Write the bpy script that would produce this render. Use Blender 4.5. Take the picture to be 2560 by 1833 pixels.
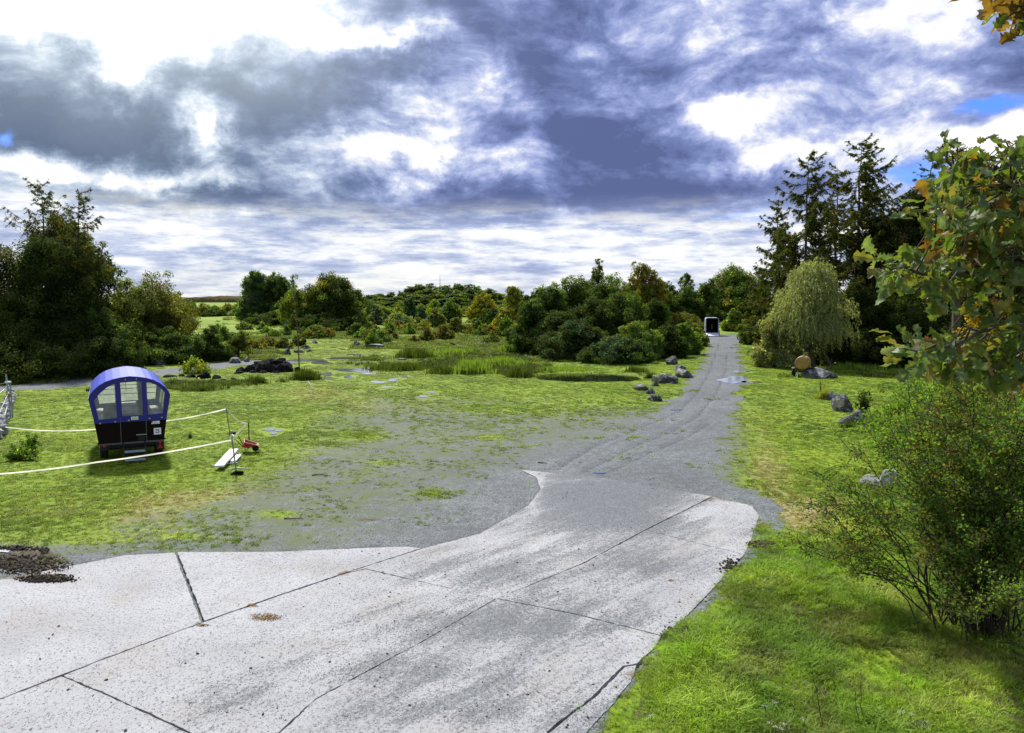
import bpy, bmesh, math, random
import numpy as np
from mathutils import Vector, Matrix, Euler
from mathutils.geometry import delaunay_2d_cdt

for o in list(bpy.data.objects):
    bpy.data.objects.remove(o, do_unlink=True)
SC = bpy.context.scene
COL = SC.collection
R = math.radians

# ------------------------------------------------------------------ camera
F = 1950.0
CAMZ = 5.0
PITCH = math.atan((916.5 - 750) / F)
cd = bpy.data.cameras.new('camera')
cd.sensor_width = 36
cd.lens = F / 2560 * 36
cd.clip_start = 0.1
cd.clip_end = 9000
cam = bpy.data.objects.new('camera', cd)
cam.location = (0, 0, CAMZ)
cam.rotation_euler = (math.pi / 2 - PITCH, 0, 0)
COL.objects.link(cam)
SC.camera = cam

SC.view_settings.view_transform = 'Standard'
SC.view_settings.look = 'None'
SC.view_settings.gamma = 1
SC.view_settings.use_curve_mapping = False
EXPO = 0.85
SC.view_settings.exposure = EXPO
SC.render.film_transparent = False
try:
    SC.cycles.use_denoising = True
    SC.cycles.denoiser = 'OPENIMAGEDENOISE'
    SC.cycles.max_bounces = 6
    SC.cycles.diffuse_bounces = 3
    SC.cycles.glossy_bounces = 3
    SC.cycles.transmission_bounces = 5
    SC.cycles.transparent_max_bounces = 12
    SC.cycles.sample_clamp_indirect = 4
    SC.cycles.caustics_reflective = False
    SC.cycles.caustics_refractive = False
except Exception:
    pass


def ray(px, py):
    x = (px - 1280) / F
    y = -(py - 916.5) / F
    c, s = math.cos(PITCH), math.sin(PITCH)
    return Vector((x, c + y * s, -s + y * c))


# ------------------------------------------------------------------ sun and sky
SUN_AZ, SUN_EL = R(-24), R(48)          # azimuth from +Y towards +X, elevation
sl = bpy.data.lights.new('sun', 'SUN')
sl.energy = 4.6
sl.angle = R(5)
sl.color = (1.0, 0.95, 0.84)
so = bpy.data.objects.new('sun', sl)
sd = Vector((math.sin(SUN_AZ) * math.cos(SUN_EL), math.cos(SUN_AZ) * math.cos(SUN_EL), math.sin(SUN_EL)))
so.rotation_euler = (-sd).to_track_quat('-Z', 'Y').to_euler()
COL.objects.link(so)

world = bpy.data.worlds.new('World')
SC.world = world
world.use_nodes = True
wt = world.node_tree
for n in list(wt.nodes):
    wt.nodes.remove(n)


class NB:
    """small helper to write node graphs"""
    def __init__(self, nt):
        self.nt = nt

    def n(self, typ, **kw):
        nd = self.nt.nodes.new(typ)
        for k, v in kw.items():
            setattr(nd, k, v)
        return nd

    def put(self, sock, v):
        if isinstance(v, bpy.types.NodeSocket):
            self.nt.links.new(v, sock)
        elif v is not None:
            if isinstance(v, (tuple, list, Vector)) and len(v) == 3 and sock.type == 'RGBA':
                v = (v[0], v[1], v[2], 1)
            sock.default_value = v

    def m(self, op, a, b=None, c=None, clamp=False):
        nd = self.n('ShaderNodeMath', operation=op, use_clamp=clamp)
        for i, v in enumerate((a, b, c)):
            if v is not None:
                self.put(nd.inputs[i], v)
        return nd.outputs[0]

    def v(self, op, a, b=None, out=0):
        nd = self.n('ShaderNodeVectorMath', operation=op)
        self.put(nd.inputs[0], a)
        if b is not None:
            if op == 'SCALE':
                self.put(nd.inputs['Scale'], b)
            else:
                self.put(nd.inputs[1], b)
        return nd.outputs[1] if op in ('DOT_PRODUCT', 'LENGTH', 'DISTANCE') else nd.outputs[0]

    def noise(self, vec, scale, detail=2.0, rough=0.5, dist=0.0, col=False, lac=2.0):
        nd = self.n('ShaderNodeTexNoise')
        self.put(nd.inputs['Vector'], vec)
        self.put(nd.inputs['Scale'], scale)
        nd.inputs['Detail'].default_value = detail
        nd.inputs['Roughness'].default_value = rough
        nd.inputs['Lacunarity'].default_value = lac
        nd.inputs['Distortion'].default_value = dist
        return nd.outputs['Color' if col else 'Fac']

    def vor(self, vec, scale, out='Distance', rnd=1.0):
        nd = self.n('ShaderNodeTexVoronoi')
        self.put(nd.inputs['Vector'], vec)
        self.put(nd.inputs['Scale'], scale)
        nd.inputs['Randomness'].default_value = rnd
        return nd.outputs[out]

    def sstep(self, x, a, b, lo=0.0, hi=1.0):
        nd = self.n('ShaderNodeMapRange', interpolation_type='SMOOTHSTEP')
        self.put(nd.inputs['Value'], x)
        nd.inputs['From Min'].default_value = a
        nd.inputs['From Max'].default_value = b
        nd.inputs['To Min'].default_value = lo
        nd.inputs['To Max'].default_value = hi
        return nd.outputs[0]

    def mix(self, f, a, b, mode='MIX'):
        nd = self.n('ShaderNodeMix', data_type='RGBA', blend_type=mode)
        self.put(nd.inputs[0], f)
        self.put(nd.inputs[6], a)
        self.put(nd.inputs[7], b)
        return nd.outputs[2]

    def ramp(self, f, stops, interp='LINEAR'):
        nd = self.n('ShaderNodeValToRGB')
        cr = nd.color_ramp
        cr.interpolation = interp
        while len(cr.elements) < len(stops):
            cr.elements.new(0.5)
        for e, (p, c) in zip(cr.elements, stops):
            e.position = p
            e.color = (c[0], c[1], c[2], 1)
        self.put(nd.inputs[0], f)
        return nd.outputs[0]

    def attr(self, name, typ='GEOMETRY', out='Color'):
        nd = self.n('ShaderNodeAttribute', attribute_type=typ, attribute_name=name)
        return nd.outputs[out]


W = NB(wt)
tc = W.n('ShaderNodeTexCoord')
D = tc.outputs['Generated']
sep = W.n('ShaderNodeSeparateXYZ')
W.put(sep.inputs[0], D)
dx, dy, dz = sep.outputs
az = W.m('ARCTAN2', dx, dy)
el = W.m('ARCSINE', dz)
zz = W.m('ADD', W.m('MAXIMUM', dz, 0.0), 0.085)
cmb = W.n('ShaderNodeCombineXYZ')
W.put(cmb.inputs[0], W.m('DIVIDE', dx, zz))
W.put(cmb.inputs[1], W.m('DIVIDE', dy, zz))
PL = cmb.outputs[0]                                  # cloud-layer coordinates
warp = W.v('SUBTRACT', W.noise(PL, 1.3, 3, 0.55, col=True), (0.5, 0.5, 0.5))
PLw = W.v('ADD', PL, W.v('SCALE', warp, 0.55))
n1 = W.noise(PLw, 0.95, 9, 0.62)
n2a = W.noise(W.v('ADD', PLw, (13.1, 4.2, 0)), 3.1, 8, 0.66)
Dw = W.v('ADD', W.v('MULTIPLY', D, (1, 1, 1.9)), W.v('SCALE', W.v('SUBTRACT', W.noise(D, 5.0, 3, .55, col=True), (.5, .5, .5)), .12))
n2b = W.noise(Dw, 6.5, 12, 0.62)
nf = W.noise(Dw, 21.0, 8, 0.62)
hi = W.sstep(el, 0.08, 0.15)
n2 = W.m('ADD', W.m('MULTIPLY', n2a, W.m('SUBTRACT', 1.0, hi)), W.m('MULTIPLY', n2b, hi))
n3 = W.noise(W.v('ADD', PLw, (3.7, 21.0, 0)), 0.42, 3, 0.5)
ae = W.n('ShaderNodeCombineXYZ')
W.put(ae.inputs[0], az)
W.put(ae.inputs[1], el)
wa = W.v('SUBTRACT', W.noise(D, 9.0, 6, 0.62, col=True), (0.5, 0.5, 0.5))
wb = W.v('SUBTRACT', W.noise(D, 3.2, 2, 0.5, col=True), (0.5, 0.5, 0.5))
AE = W.v('ADD', W.v('ADD', ae.outputs[0], W.v('MULTIPLY', wa, (0.13, 0.10, 0))), W.v('MULTIPLY', wb, (0.06, 0.04, 0)))
SEPAE = AE


def blob_sum(items):
    tot = None
    for (px, py, rx, ry, w) in items:
        px, py, rx, ry = px * 1.1287, py * 1.1287, rx * 1.1287, ry * 1.1287
        d = ray(px, py).normalized()
        a = math.atan2(d.x, d.y)
        e = math.asin(d.z)
        q = W.v('MULTIPLY', W.v('SUBTRACT', SEPAE, (a, e, 0)), (F / rx, F / ry, 0))
        g = W.m('EXPONENT', W.m('MULTIPLY', W.v('DOT_PRODUCT', q, q), -1.0))
        tot = W.m('MULTIPLY', g, w) if tot is None else W.m('MULTIPLY_ADD', g, w, tot)
    return tot


# where the cloud deck is thick (+) or thin (-), as directions of the sky
thick = blob_sum([
    (130, 265, 190, 70, 1.0), (330, 300, 95, 75, .85), (150, 130, 95, 60, .55), (30, 215, 80, 50, .4), (20, 100, 60, 30, .4),
    (330, 45, 270, 70, -1.6), (300, 160, 50, 75, -1.3), (480, 290, 45, 70, -1.1), (545, 110, 85, 65, .8),
    (640, 270, 130, 75, 1.15), (530, 200, 80, 30, .8), (760, 180, 120, 40, .9), (900, 150, 110, 45, 1.0),
    (850, 330, 200, 30, -1.0), (130, 385, 270, 30, -1.1), (980, 300, 60, 40, -.7),
    (1080, 215, 60, 55, -0.9), (850, 95, 110, 22, -1.0), (950, 75, 60, 30, -.6), (1030, 20, 300, 50, 0.55), (1330, 330, 190, 100, 1.1), (1240, 120, 180, 100, .55),
    (1100, 455, 420, 42, 1.1), (480, 450, 200, 24, 0.95), (1560, 400, 160, 40, 0.75), (1620, 240, 110, 30, -1.6), (1420, 165, 70, 40, .35),
    (1540, 95, 50, 40, -0.55), (1920, 75, 150, 26, -0.4), (1750, 120, 520, 130, .28), (1740, 345, 110, 26, -1.1), (1900, 220, 200, 70, .15), (1700, 60, 110, 40, .25),
    (2225, 280, 80, 35, -1.1), (1500, 530, 420, 36, -.75), (750, 545, 560, 30, -0.5), (200, 500, 300, 40, -0.35), (2150, 60, 160, 60, -.15)])
blue = blob_sum([(2210, 215, 65, 20, 1.1), (2030, 385, 110, 26, .85), (8, 300, 30, 16, .75), (2120, 340, 70, 16, .7), (1640, 455, 100, 12, .55)])
T = W.m('ADD', W.m('MULTIPLY_ADD', thick, 0.46, 0.385), W.m('MULTIPLY', W.m('SUBTRACT', n1, 0.5), W.m('SUBTRACT', 1.0, W.m('MULTIPLY', hi, .55))))
T = W.m('ADD', T, W.m('MULTIPLY', W.m('SUBTRACT', n2, 0.5), W.m('ADD', 1.0, W.m('MULTIPLY', hi, 1.25))))
T = W.m('ADD', T, W.m('MULTIPLY', W.m('SUBTRACT', nf, 0.5), .9))
T = W.m('MULTIPLY_ADD', T, 1.22, -.085)
K = 1 / (2 ** EXPO) * 10
cool = W.ramp(T, [(0.0, (1.1, 1.1, 1.1)), (0.14, (.92, .94, 1.0)), (0.30, (0.58, 0.64, 0.90)), (0.50, (0.33, 0.40, 0.72)),
                  (0.72, (0.19, 0.245, 0.50)), (1.0, (0.11, 0.15, 0.33))])
warmr = W.ramp(T, [(0.0, (1.2, 1.2, 1.2)), (0.16, (.96, .98, 1.0)), (0.32, (0.60, 0.70, 0.84)), (0.54, (0.29, 0.37, 0.52)),
                   (0.76, (0.145, 0.21, 0.34)), (1.0, (0.09, 0.135, 0.24))])
side = W.sstep(az, -0.42, 0.02)
cl = W.mix(side, warmr, cool)
# glow of the veiled sun over the upper left
gl_ = blob_sum([(330, -60, 420, 230, 1.0)])
cl = W.mix(W.m('MULTIPLY', gl_, .55), cl, (1.0, 1.12, 1.16))
# streaky deck low over the horizon: grey-violet bands, white gaps, cream glow
low = W.sstep(el, 0.085, 0.135, 1.0, 0.0)
ln = W.m('ADD', W.m('MULTIPLY', W.noise(W.v('MULTIPLY', D, (5, 5, 30)), 1.7, 9, 0.64), .75), W.m('MULTIPLY', W.noise(W.v('MULTIPLY', D, (14, 14, 70)), 1.8, 6, 0.6), .25))
lnn = W.m('ADD', ln, W.m('MULTIPLY', W.m('SUBTRACT', T, .4), -.06))
lcol = W.ramp(lnn, [(0.39, (0.36, 0.43, 0.66)), (0.455, (0.52, 0.60, 0.82)), (0.51, (0.82, 0.87, 0.96)), (0.57, (1.08, 1.08, 1.03))])
lcol = W.mix(W.m('MULTIPLY', W.sstep(el, 0.0, 0.05, 1.0, 0.0), .35), lcol, (.95, .93, .80))
cl = W.mix(W.m('MULTIPLY', low, .82), cl, lcol)
cl = W.v('SCALE', cl, K)
sky = W.n('ShaderNodeTexSky', sky_type='NISHITA')
sky.sun_disc = False
sky.sun_elevation = SUN_EL
sky.sun_rotation = SUN_AZ
sky.air_density = 1.0
sky.dust_density = 0.6
holes = W.sstep(W.m('ADD', blue, W.m('MULTIPLY', W.m('SUBTRACT', W.m('MULTIPLY_ADD', n2, .6, W.m('MULTIPLY', nf, .4)), 0.5), 1.8)), 0.20, 1.1)
base = W.v('MULTIPLY', sky.outputs[0], (0.26, 0.46, 1.05))
skyc = W.mix(holes, cl, base)
bg = W.n('ShaderNodeBackground')
W.put(bg.inputs[0], skyc)
bg.inputs[1].default_value = 0.1
wo = W.n('ShaderNodeOutputWorld')
wt.links.new(bg.outputs[0], wo.inputs[0])

# ------------------------------------------------------------------ helpers
def tag(o, label=None, cat=None, group=None, kind=None):
    if label: o['label'] = label
    if cat: o['category'] = cat
    if group: o['group'] = group
    if kind: o['kind'] = kind
    return o


def link(name, me, parent=None, mats=None):
    o = bpy.data.objects.new(name, me)
    COL.objects.link(o)
    if parent is not None:
        o.parent = parent
    if mats is not None:
        for m in (mats if isinstance(mats, (list, tuple)) else [mats]):
            me.materials.append(m)
    return o


def empty(name, loc, rz=0.0, label=None, cat=None, group=None, scale=1.0):
    o = bpy.data.objects.new(name, None)
    o.empty_display_size = 0.3
    COL.objects.link(o)
    o.location = loc
    o.rotation_euler = (0, 0, rz)
    o.scale = (scale,) * 3
    return tag(o, label, cat, group)


def copy_tree(o, loc, rz, sc, label=None, group=None):
    c = o.copy()
    COL.objects.link(c)
    c.location = loc
    c.rotation_euler = (0, 0, rz)
    c.scale = sc
    if label: c['label'] = label
    if group: c['group'] = group
    for ch in list(o.children):
        d = ch.copy()
        COL.objects.link(d)
        d.parent = c
    return c


def mesh_np(name, V, faces, cols=None, smooth=False):
    """V Nx3, faces MxK (uniform K), cols per-vertex rgb"""
    me = bpy.data.meshes.new(name)
    V = np.asarray(V, np.float32)
    Fc = np.asarray(faces, np.int32)
    k = Fc.shape[1]
    me.vertices.add(len(V))
    me.vertices.foreach_set('co', V.ravel())
    me.loops.add(Fc.size)
    me.loops.foreach_set('vertex_index', Fc.ravel())
    me.polygons.add(len(Fc))
    me.polygons.foreach_set('loop_start', np.arange(0, Fc.size, k, dtype=np.int32))
    me.polygons.foreach_set('loop_total', np.full(len(Fc), k, np.int32))
    if smooth:
        me.polygons.foreach_set('use_smooth', np.ones(len(Fc), bool))
    me.update(calc_edges=True)
    if cols is not None:
        a = me.attributes.new('col', 'FLOAT_COLOR', 'POINT')
        c4 = np.ones((len(V), 4), np.float32)
        c4[:, :3] = cols
        a.data.foreach_set('color', c4.ravel())
    return me


def hash2(ix, iy, seed):
    h = (ix.astype(np.int64) * 374761393 + iy.astype(np.int64) * 668265263 + seed * 1442695041) & 0xffffffff
    h = ((h ^ (h >> 13)) * 1274126177) & 0xffffffff
    h = (h ^ (h >> 16)) & 0xffffff
    return h / float(0xffffff)


def vnoise(x, y, seed=0):
    x = np.asarray(x, float); y = np.asarray(y, float)
    ix = np.floor(x); iy = np.floor(y)
    fx = x - ix; fy = y - iy
    fx = fx * fx * (3 - 2 * fx); fy = fy * fy * (3 - 2 * fy)
    a = hash2(ix, iy, seed); b = hash2(ix + 1, iy, seed)
    c = hash2(ix, iy + 1, seed); d = hash2(ix + 1, iy + 1, seed)
    return a + (b - a) * fx + (c - a) * fy + (a - b - c + d) * fx * fy


def fbm(x, y, sc, seed=0, oct=4):
    t = 0; amp = 1; s = 0
    for i in range(oct):
        t = t + amp * vnoise(np.asarray(x) * sc, np.asarray(y) * sc, seed + i * 7)
        s += amp; amp *= 0.5; sc *= 2.03
    return t / s


def poly_sdf(poly, X, Y):
    X = np.asarray(X, float); Y = np.asarray(Y, float)
    d = np.full(X.shape, 1e18); inside = np.zeros(X.shape, bool)
    n = len(poly)
    for i in range(n):
        ax, ay = poly[i]; bx, by = poly[(i + 1) % n]
        ex, ey = bx - ax, by - ay
        wx, wy = X - ax, Y - ay
        t = np.clip((wx * ex + wy * ey) / (ex * ex + ey * ey + 1e-12), 0, 1)
        d = np.minimum(d, (wx - ex * t) ** 2 + (wy - ey * t) ** 2)
        c = ((ay <= Y) != (by <= Y)) & (X < ex * (Y - ay) / (ey if abs(ey) > 1e-12 else 1e-12) + ax)
        inside ^= c
    d = np.sqrt(d)
    return np.where(inside, -d, d)


def line_dist(pts, X, Y):
    d = np.full(np.shape(X), 1e18)
    for i in range(len(pts) - 1):
        ax, ay = pts[i]; bx, by = pts[i + 1]
        ex, ey = bx - ax, by - ay
        wx, wy = X - ax, Y - ay
        t = np.clip((wx * ex + wy * ey) / (ex * ex + ey * ey + 1e-12), 0, 1)
        d = np.minimum(d, (wx - ex * t) ** 2 + (wy - ey * t) ** 2)
    return np.sqrt(d)


def g0(px, py):
    """pixel of the photograph -> point of the level z=0"""
    r = ray(px, py)
    t = CAMZ / -r.z
    return (r.x * t, r.y * t)


def to_px(X, Y, Z=0.0):
    c, s = math.cos(PITCH), math.sin(PITCH)
    X = np.asarray(X, float); Y = np.asarray(Y, float)
    zz = Z - CAMZ
    dep = Y * c - zz * s
    up = Y * s + zz * c
    dep = np.maximum(dep, 0.05)
    return 1280 + F * X / dep, 916.5 - F * up / dep


def at(px, py, Y):
    r = ray(px, py)
    t = Y / r.y
    return Vector((r.x * t, Y, CAMZ + r.z * t))
# ------------------------------------------------------------------ ground description
GX = [0, 160, 320, 480, 640, 800, 960, 1120, 1280, 1440, 1600, 1760, 1920, 2080, 2240, 2400, 2560]
GY = [760, 900, 950, 1000, 1050, 1100, 1150, 1200, 1250, 1300, 1350, 1400, 1450, 1833]
GT = np.array([
    [1, 1, 1, 1, 1, 1, 1, 1, 1, 1, 1, 1, 1, 1, 1, 1, 1],
    [.9, .9, .95, .9, .9, .8, .8, .95, 1, 1, 1, 1, 1, .8, .7, .7, .8],
    [1, 1, 1, .9, .85, .7, .7, .95, 1, 1, .95, .9, .95, .95, 1, 1, 1],
    [1, 1, 1, 1, .95, .68, .5, .55, .6, .72, .8, .45, .9, 1, 1, 1, 1],
    [1, 1, 1, 1, .95, .55, .40, .36, .40, .36, .15, .1, .85, 1, 1, 1, 1],
    [1, 1, 1, 1, .97, .55, .38, .40, .30, .18, .05, .05, .80, .95, 1, 1, 1],
    [1, 1, 1, 1, .80, .38, .36, .30, .18, .02, 0, .05, .82, .95, 1, 1, 1],
    [1, 1, .95, .85, .50, .34, .28, .20, .05, 0, 0, .1, .85, 1, 1, 1, 1],
    [1, .98, .85, .58, .38, .34, .30, .16, 0, 0, 0, 0, .7, 1, 1, 1, 1],
    [.92, .80, .55, .42, .38, .30, .18, .08, 0, 0, 0, 0, .62, 1, 1, 1, 1],
    [.66, .68, .52, .42, .36, .26, .10, .02, 0, 0, 0, 0, .62, 1, 1, 1, 1],
    [0, 0, 0, 0, 0, 0, 0, 0, 0, 0, 0, 0, .6, 1, 1, 1, 1],
    [.2, 0, 0, 0, 0, 0, 0, 0, 0, 0, 0, 0, 1, 1, 1, 1, 1],
    [0, 0, 0, 0, 0, 0, 0, 0, 0, 0, 0, 0, 1, 1, 1, 1, 1]], float)


def table(px, py):
    px = np.clip(px, 0, 2559.9); py = np.clip(py, GY[0], GY[-1] - .1)
    gx = np.asarray(GX, float); gy = np.asarray(GY, float)
    i = np.clip(np.searchsorted(gx, px, 'right') - 1, 0, len(gx) - 2)
    j = np.clip(np.searchsorted(gy, py, 'right') - 1, 0, len(gy) - 2)
    fx = (px - gx[i]) / (gx[i + 1] - gx[i]); fy = (py - gy[j]) / (gy[j + 1] - gy[j])
    return (GT[j, i] * (1 - fx) * (1 - fy) + GT[j, i + 1] * fx * (1 - fy) + GT[j + 1, i] * (1 - fx) * fy + GT[j + 1, i + 1] * fx * fy)


def W2(pts):
    return [g0(x, y) for x, y in pts]


ROAD = W2([(1762, 836), (1768, 880), (1742, 925), (1712, 965), (1672, 1010), (1600, 1050), (1480, 1100), (1330, 1160), (1300, 1175), (1500, 1210), (1783, 1250),
           (1860, 1240), (1815, 1180), (1815, 1120), (1835, 1060), (1848, 1000), (1856, 950), (1848, 880), (1848, 836)])
PATH = W2([(-260, 1000), (0, 978), (120, 972), (240, 962), (330, 951), (430, 936), (520, 926), (600, 914), (740, 908), (760, 898), (600, 903), (500, 912), (430, 921),
           (330, 934), (235, 947), (100, 958), (0, 968), (-260, 985)])
POND = W2([(1330, 941), (1370, 932), (1440, 930), (1520, 932), (1585, 937), (1606, 947), (1560, 952), (1500, 953), (1430, 953), (1360, 948)])
SLAB_OUT = W2([(-500, 1530), (0, 1445), (60, 1437), (200, 1410), (310, 1388), (440, 1381), (700, 1380), (930, 1370), (1010, 1367), (1061, 1371),
               (1200, 1335), (1320, 1265), (1350, 1225), (1340, 1195), (1300, 1175), (1500, 1195), (1783, 1242), (1880, 1265), (1900, 1290),
               (1880, 1350), (1850, 1400), (1760, 1500), (1700, 1560), (1640, 1620), (1590, 1690), (1540, 1760), (1470, 1833), (1330, 2300), (-500, 2300)])
GRASS_R = W2([(1905, 1290), (1890, 1350), (1862, 1400), (1772, 1500), (1712, 1560), (1652, 1620), (1602, 1690), (1552, 1760), (1482, 1833), (1340, 2300), (4500, 2300), (4500, 1290), (2200, 1200), (1935, 1345)])
EDGE_GRAVEL = W2([(1783, 1242), (1850, 1235), (1930, 1250), (1950, 1290), (1960, 1350), (1880, 1390), (1840, 1440), (1800, 1480), (1720, 1540), (1700, 1560), (1850, 1400), (1890, 1300)])
RUTS = [W2(p) for p in (
    [(1390, 1175), (1480, 1120), (1560, 1085), (1625, 1060), (1700, 1028), (1745, 980), (1775, 925), (1790, 880), (1800, 850)],
    [(1450, 1185), (1530, 1145), (1600, 1110), (1680, 1078), (1745, 1040), (1790, 985), (1812, 930), (1815, 890), (1838, 862)],
    [(1500, 1190), (1590, 1150), (1665, 1115), (1730, 1085), (1770, 1060)],
    [(1780, 857), (1810, 859), (1845, 861), (1880, 868)],
    [(1330, 1188), (1400, 1160), (1470, 1128)],
    [(1860, 966), (2000, 968), (2200, 965), (2400, 970)], [(1850, 975), (2000, 978), (2200, 974), (2400, 981)])]
TREAD = W2([(1195, 1330), (1240, 1300), (1262, 1285), (1290, 1262)])
# dark mud, tan dry grass and lush patches (pixel centre, radii, amount)
DRYB = [(2040, 1285, 130, 44, 1.35), (1930, 1190, 70, 70, .75), (1900, 1080, 50, 90, .38), (780, 985, 130, 28, .6), (420, 1255, 170, 40, .75), (330, 1300, 120, 30, .5),
        (1130, 1335, 80, 14, .9), (620, 1230, 120, 30, .6), (930, 1020, 120, 25, .5), (850, 885, 60, 40, .35), (2300, 1560, 260, 90, .35), (2480, 1700, 160, 80, .5),
        (1420, 1110, 60, 12, .5), (1200, 885, 260, 10, .35), (90, 1280, 90, 40, .3), (1000, 940, 160, 14, .3)]
MUDB = [(60, 1400, 130, 28, 1.3), (130, 1445, 70, 14, .7), (1915, 1362, 55, 14, 1.3), (640, 1265, 60, 14, .5), (760, 930, 60, 12, .6), (1720, 1600, 90, 30, .7),
        (920, 1300, 50, 5, .9), (470, 1290, 60, 14, .5), (590, 935, 150, 16, .5), (100, 938, 220, 12, .9), (2100, 912, 260, 14, .9)]
LUSH = [(500, 1230, 70, 14, .7), (1080, 1235, 30, 10, .8), (700, 1285, 60, 10, .6), (905, 1090, 50, 10, .8), (460, 1342, 40, 8, .6), (1230, 1097, 40, 5, .7),
        (1240, 1020, 90, 8, .7), (960, 1160, 60, 10, .4)]
ELL = lambda lst, px, py: sum(a * np.exp(-(((px - x) / rx) ** 2 + ((py - y) / ry) ** 2)) for x, y, rx, ry, a in lst)

PUD = [(1836, 950, 40, 8.5), (1880, 956, 26, 3.0), (1852, 929, 20, 3.0), (1846, 916, 13, 1.6), (1690, 1024, 15, 2.2),
       (806, 908, 28, 4.0), (768, 901, 44, 4.0), (866, 896, 46, 3.0), (888, 926, 48, 5.0), (930, 934, 30, 2.4), (815, 936, 20, 3.8), (822, 945, 12, 2.6), (872, 943, 13, 4), (922, 922, 14, 3),
       (945, 956, 17, 3.2), (985, 950, 15, 3.5), (1011, 942, 10, 2), (968, 969, 15, 2), (1079, 981, 8, 2.4), (1057, 992, 12, 2), (835, 869, 10, 1.4), (855, 873, 9, 1.6),
       (825, 853, 12, 1.1), (860, 854, 11, 1.1), (673, 1075, 14, 3.6), (697, 1077, 9, 3.2), (684, 1084, 8, 3.4), (10, 1378, 16, 5), (1500, 1183, 14, 2), (888, 887, 22, 1.6), (640, 948, 16, 2.0)]
_rp = random.Random(5)
PUDW = []
for (x, y, rx, ry) in PUD:
    n = 40
    ph = [_rp.uniform(0, 6.28) for _ in range(6)]
    pts = []
    for i in range(n):
        a = 2 * math.pi * i / n
        k = 1 + .16 * math.sin(2 * a + ph[0]) + .12 * math.sin(3 * a + ph[1]) + .09 * math.sin(5 * a + ph[2]) + .06 * math.sin(9 * a + ph[3])
        pts.append(g0(x + rx * k * math.cos(a), y + ry * k * math.sin(a)))
    PUDW.append(pts)
PUDC = [(sum(p[0] for p in q) / len(q), sum(p[1] for p in q) / len(q), max(abs(p[0] - q[0][0]) for p in q) / 2 + .2, (max(p[1] for p in q) - min(p[1] for p in q)) / 2 + .3) for q in PUDW]


def fields(X, Y):
    X = np.asarray(X, float); Y = np.asarray(Y, float)
    px, py = to_px(X, np.maximum(Y, 0.5))
    front = Y > 5
    pyc = np.clip(py, 760, 1832)
    pw = px + (fbm(X, Y, .35, 3, 3) - .5) * 60 * np.clip(25 / np.maximum(Y, 5), .2, 1.5)
    g = np.where(front, table(pw, pyc), 1.0)
    g = np.where(Y <= 5, np.where(X > 1.2, 1.0, 0.0), g)
    near = (X ** 2 + Y ** 2) < 200 ** 2
    road = poly_sdf(ROAD, X, Y) + (fbm(X, Y, .8, 9, 3) - .5) * 1.8 + .2
    g = np.where(near, np.minimum(g, np.clip(road / 0.8 + .15, 0, 1)), g)
    path = poly_sdf(PATH, X, Y) + (fbm(X, Y, .9, 19, 3) - .5) * .8
    g = np.where(near, np.minimum(g, np.clip(path / 0.5 + .1, 0, 1)), g)
    gr = poly_sdf(GRASS_R, X, Y) + (fbm(X, Y, 2.2, 29, 3) - .5) * .5
    g = np.where((gr < 0) & near, np.maximum(g, np.clip(-gr / .15, 0, 1)), g)
    eg = poly_sdf(EDGE_GRAVEL, X, Y) + (fbm(X, Y, 2.2, 39, 3) - .5) * .5
    g = np.where((eg < 0.1) & near, np.minimum(g, np.clip(eg / .3 + .2, 0.05, 1)), g)
    dry = np.where(front, ELL(DRYB, px, py), 0)
    mud = np.where(front, ELL(MUDB, px, py), 0)
    lush = np.where(front, ELL(LUSH, px, py), 0)
    g = np.clip(g + lush * .6, 0, 1)
    rut = np.full(X.shape, 9.0)
    for r in RUTS:
        rut = np.minimum(rut, line_dist(r, X, Y))
    return g, dry, mud, rut, road, path


def hgt(X, Y, F_=None):
    X = np.asarray(X, float); Y = np.asarray(Y, float)
    g, dry, mud, rut, road, path = F_ if F_ is not None else fields(X, Y)
    h = 0.10 * (fbm(X, Y, .25, 50, 2) - .5) + g * (0.10 * (fbm(X, Y, 1.1, 60, 3) - .5)) + 0.015 * (fbm(X, Y, 4, 70, 2) - .5)
    h += g * np.clip((Y - 60) / 60, 0, 1) * 0.5 * (fbm(X, Y, .08, 80, 2) - .5)
    h -= 0.03 * np.exp(-(rut / 0.13) ** 2) - 0.02 * np.exp(-((rut - .28) / 0.1) ** 2)
    h += 1.5 * np.exp(-(((X + 56) / 26) ** 2 + ((Y - 165) / 45) ** 2))
    h += 1.0 * np.exp(-(((X + 35) / 48) ** 2 + ((Y - 345) / 60) ** 2))
    fl = np.zeros(X.shape)
    for (cx, cy, rx, ry) in PUDC:
        fl = np.maximum(fl, np.exp(-np.maximum(0, ((X - cx) / rx) ** 2 + ((Y - cy) / ry) ** 2 - 1) * .45))
    sl_ = poly_sdf(SLAB_OUT, X, Y)
    fl = np.maximum(fl, np.clip(1 - (sl_ - .1) / 1.2, 0, 1))
    h *= 1 - fl
    h = np.where(sl_ < -0.06, -0.06, h)
    pd = poly_sdf(POND, X, Y)
    h = np.where(pd < 1.5, h * np.clip(pd / 1.5, 0, 1) - 0.28 * np.clip((0.5 - pd) / 1.0, 0, 1), h)
    return h


def GH(x, y):
    return float(hgt(np.array([x]), np.array([y]))[0])


def G(px, py):
    """pixel -> point on the ground"""
    x, y = g0(px, py)
    h = 0
    for _ in range(3):
        r = ray(px, py)
        t = (CAMZ - h) / -r.z
        x, y = r.x * t, r.y * t
        h = GH(x, y)
    return Vector((x, y, h))


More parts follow.
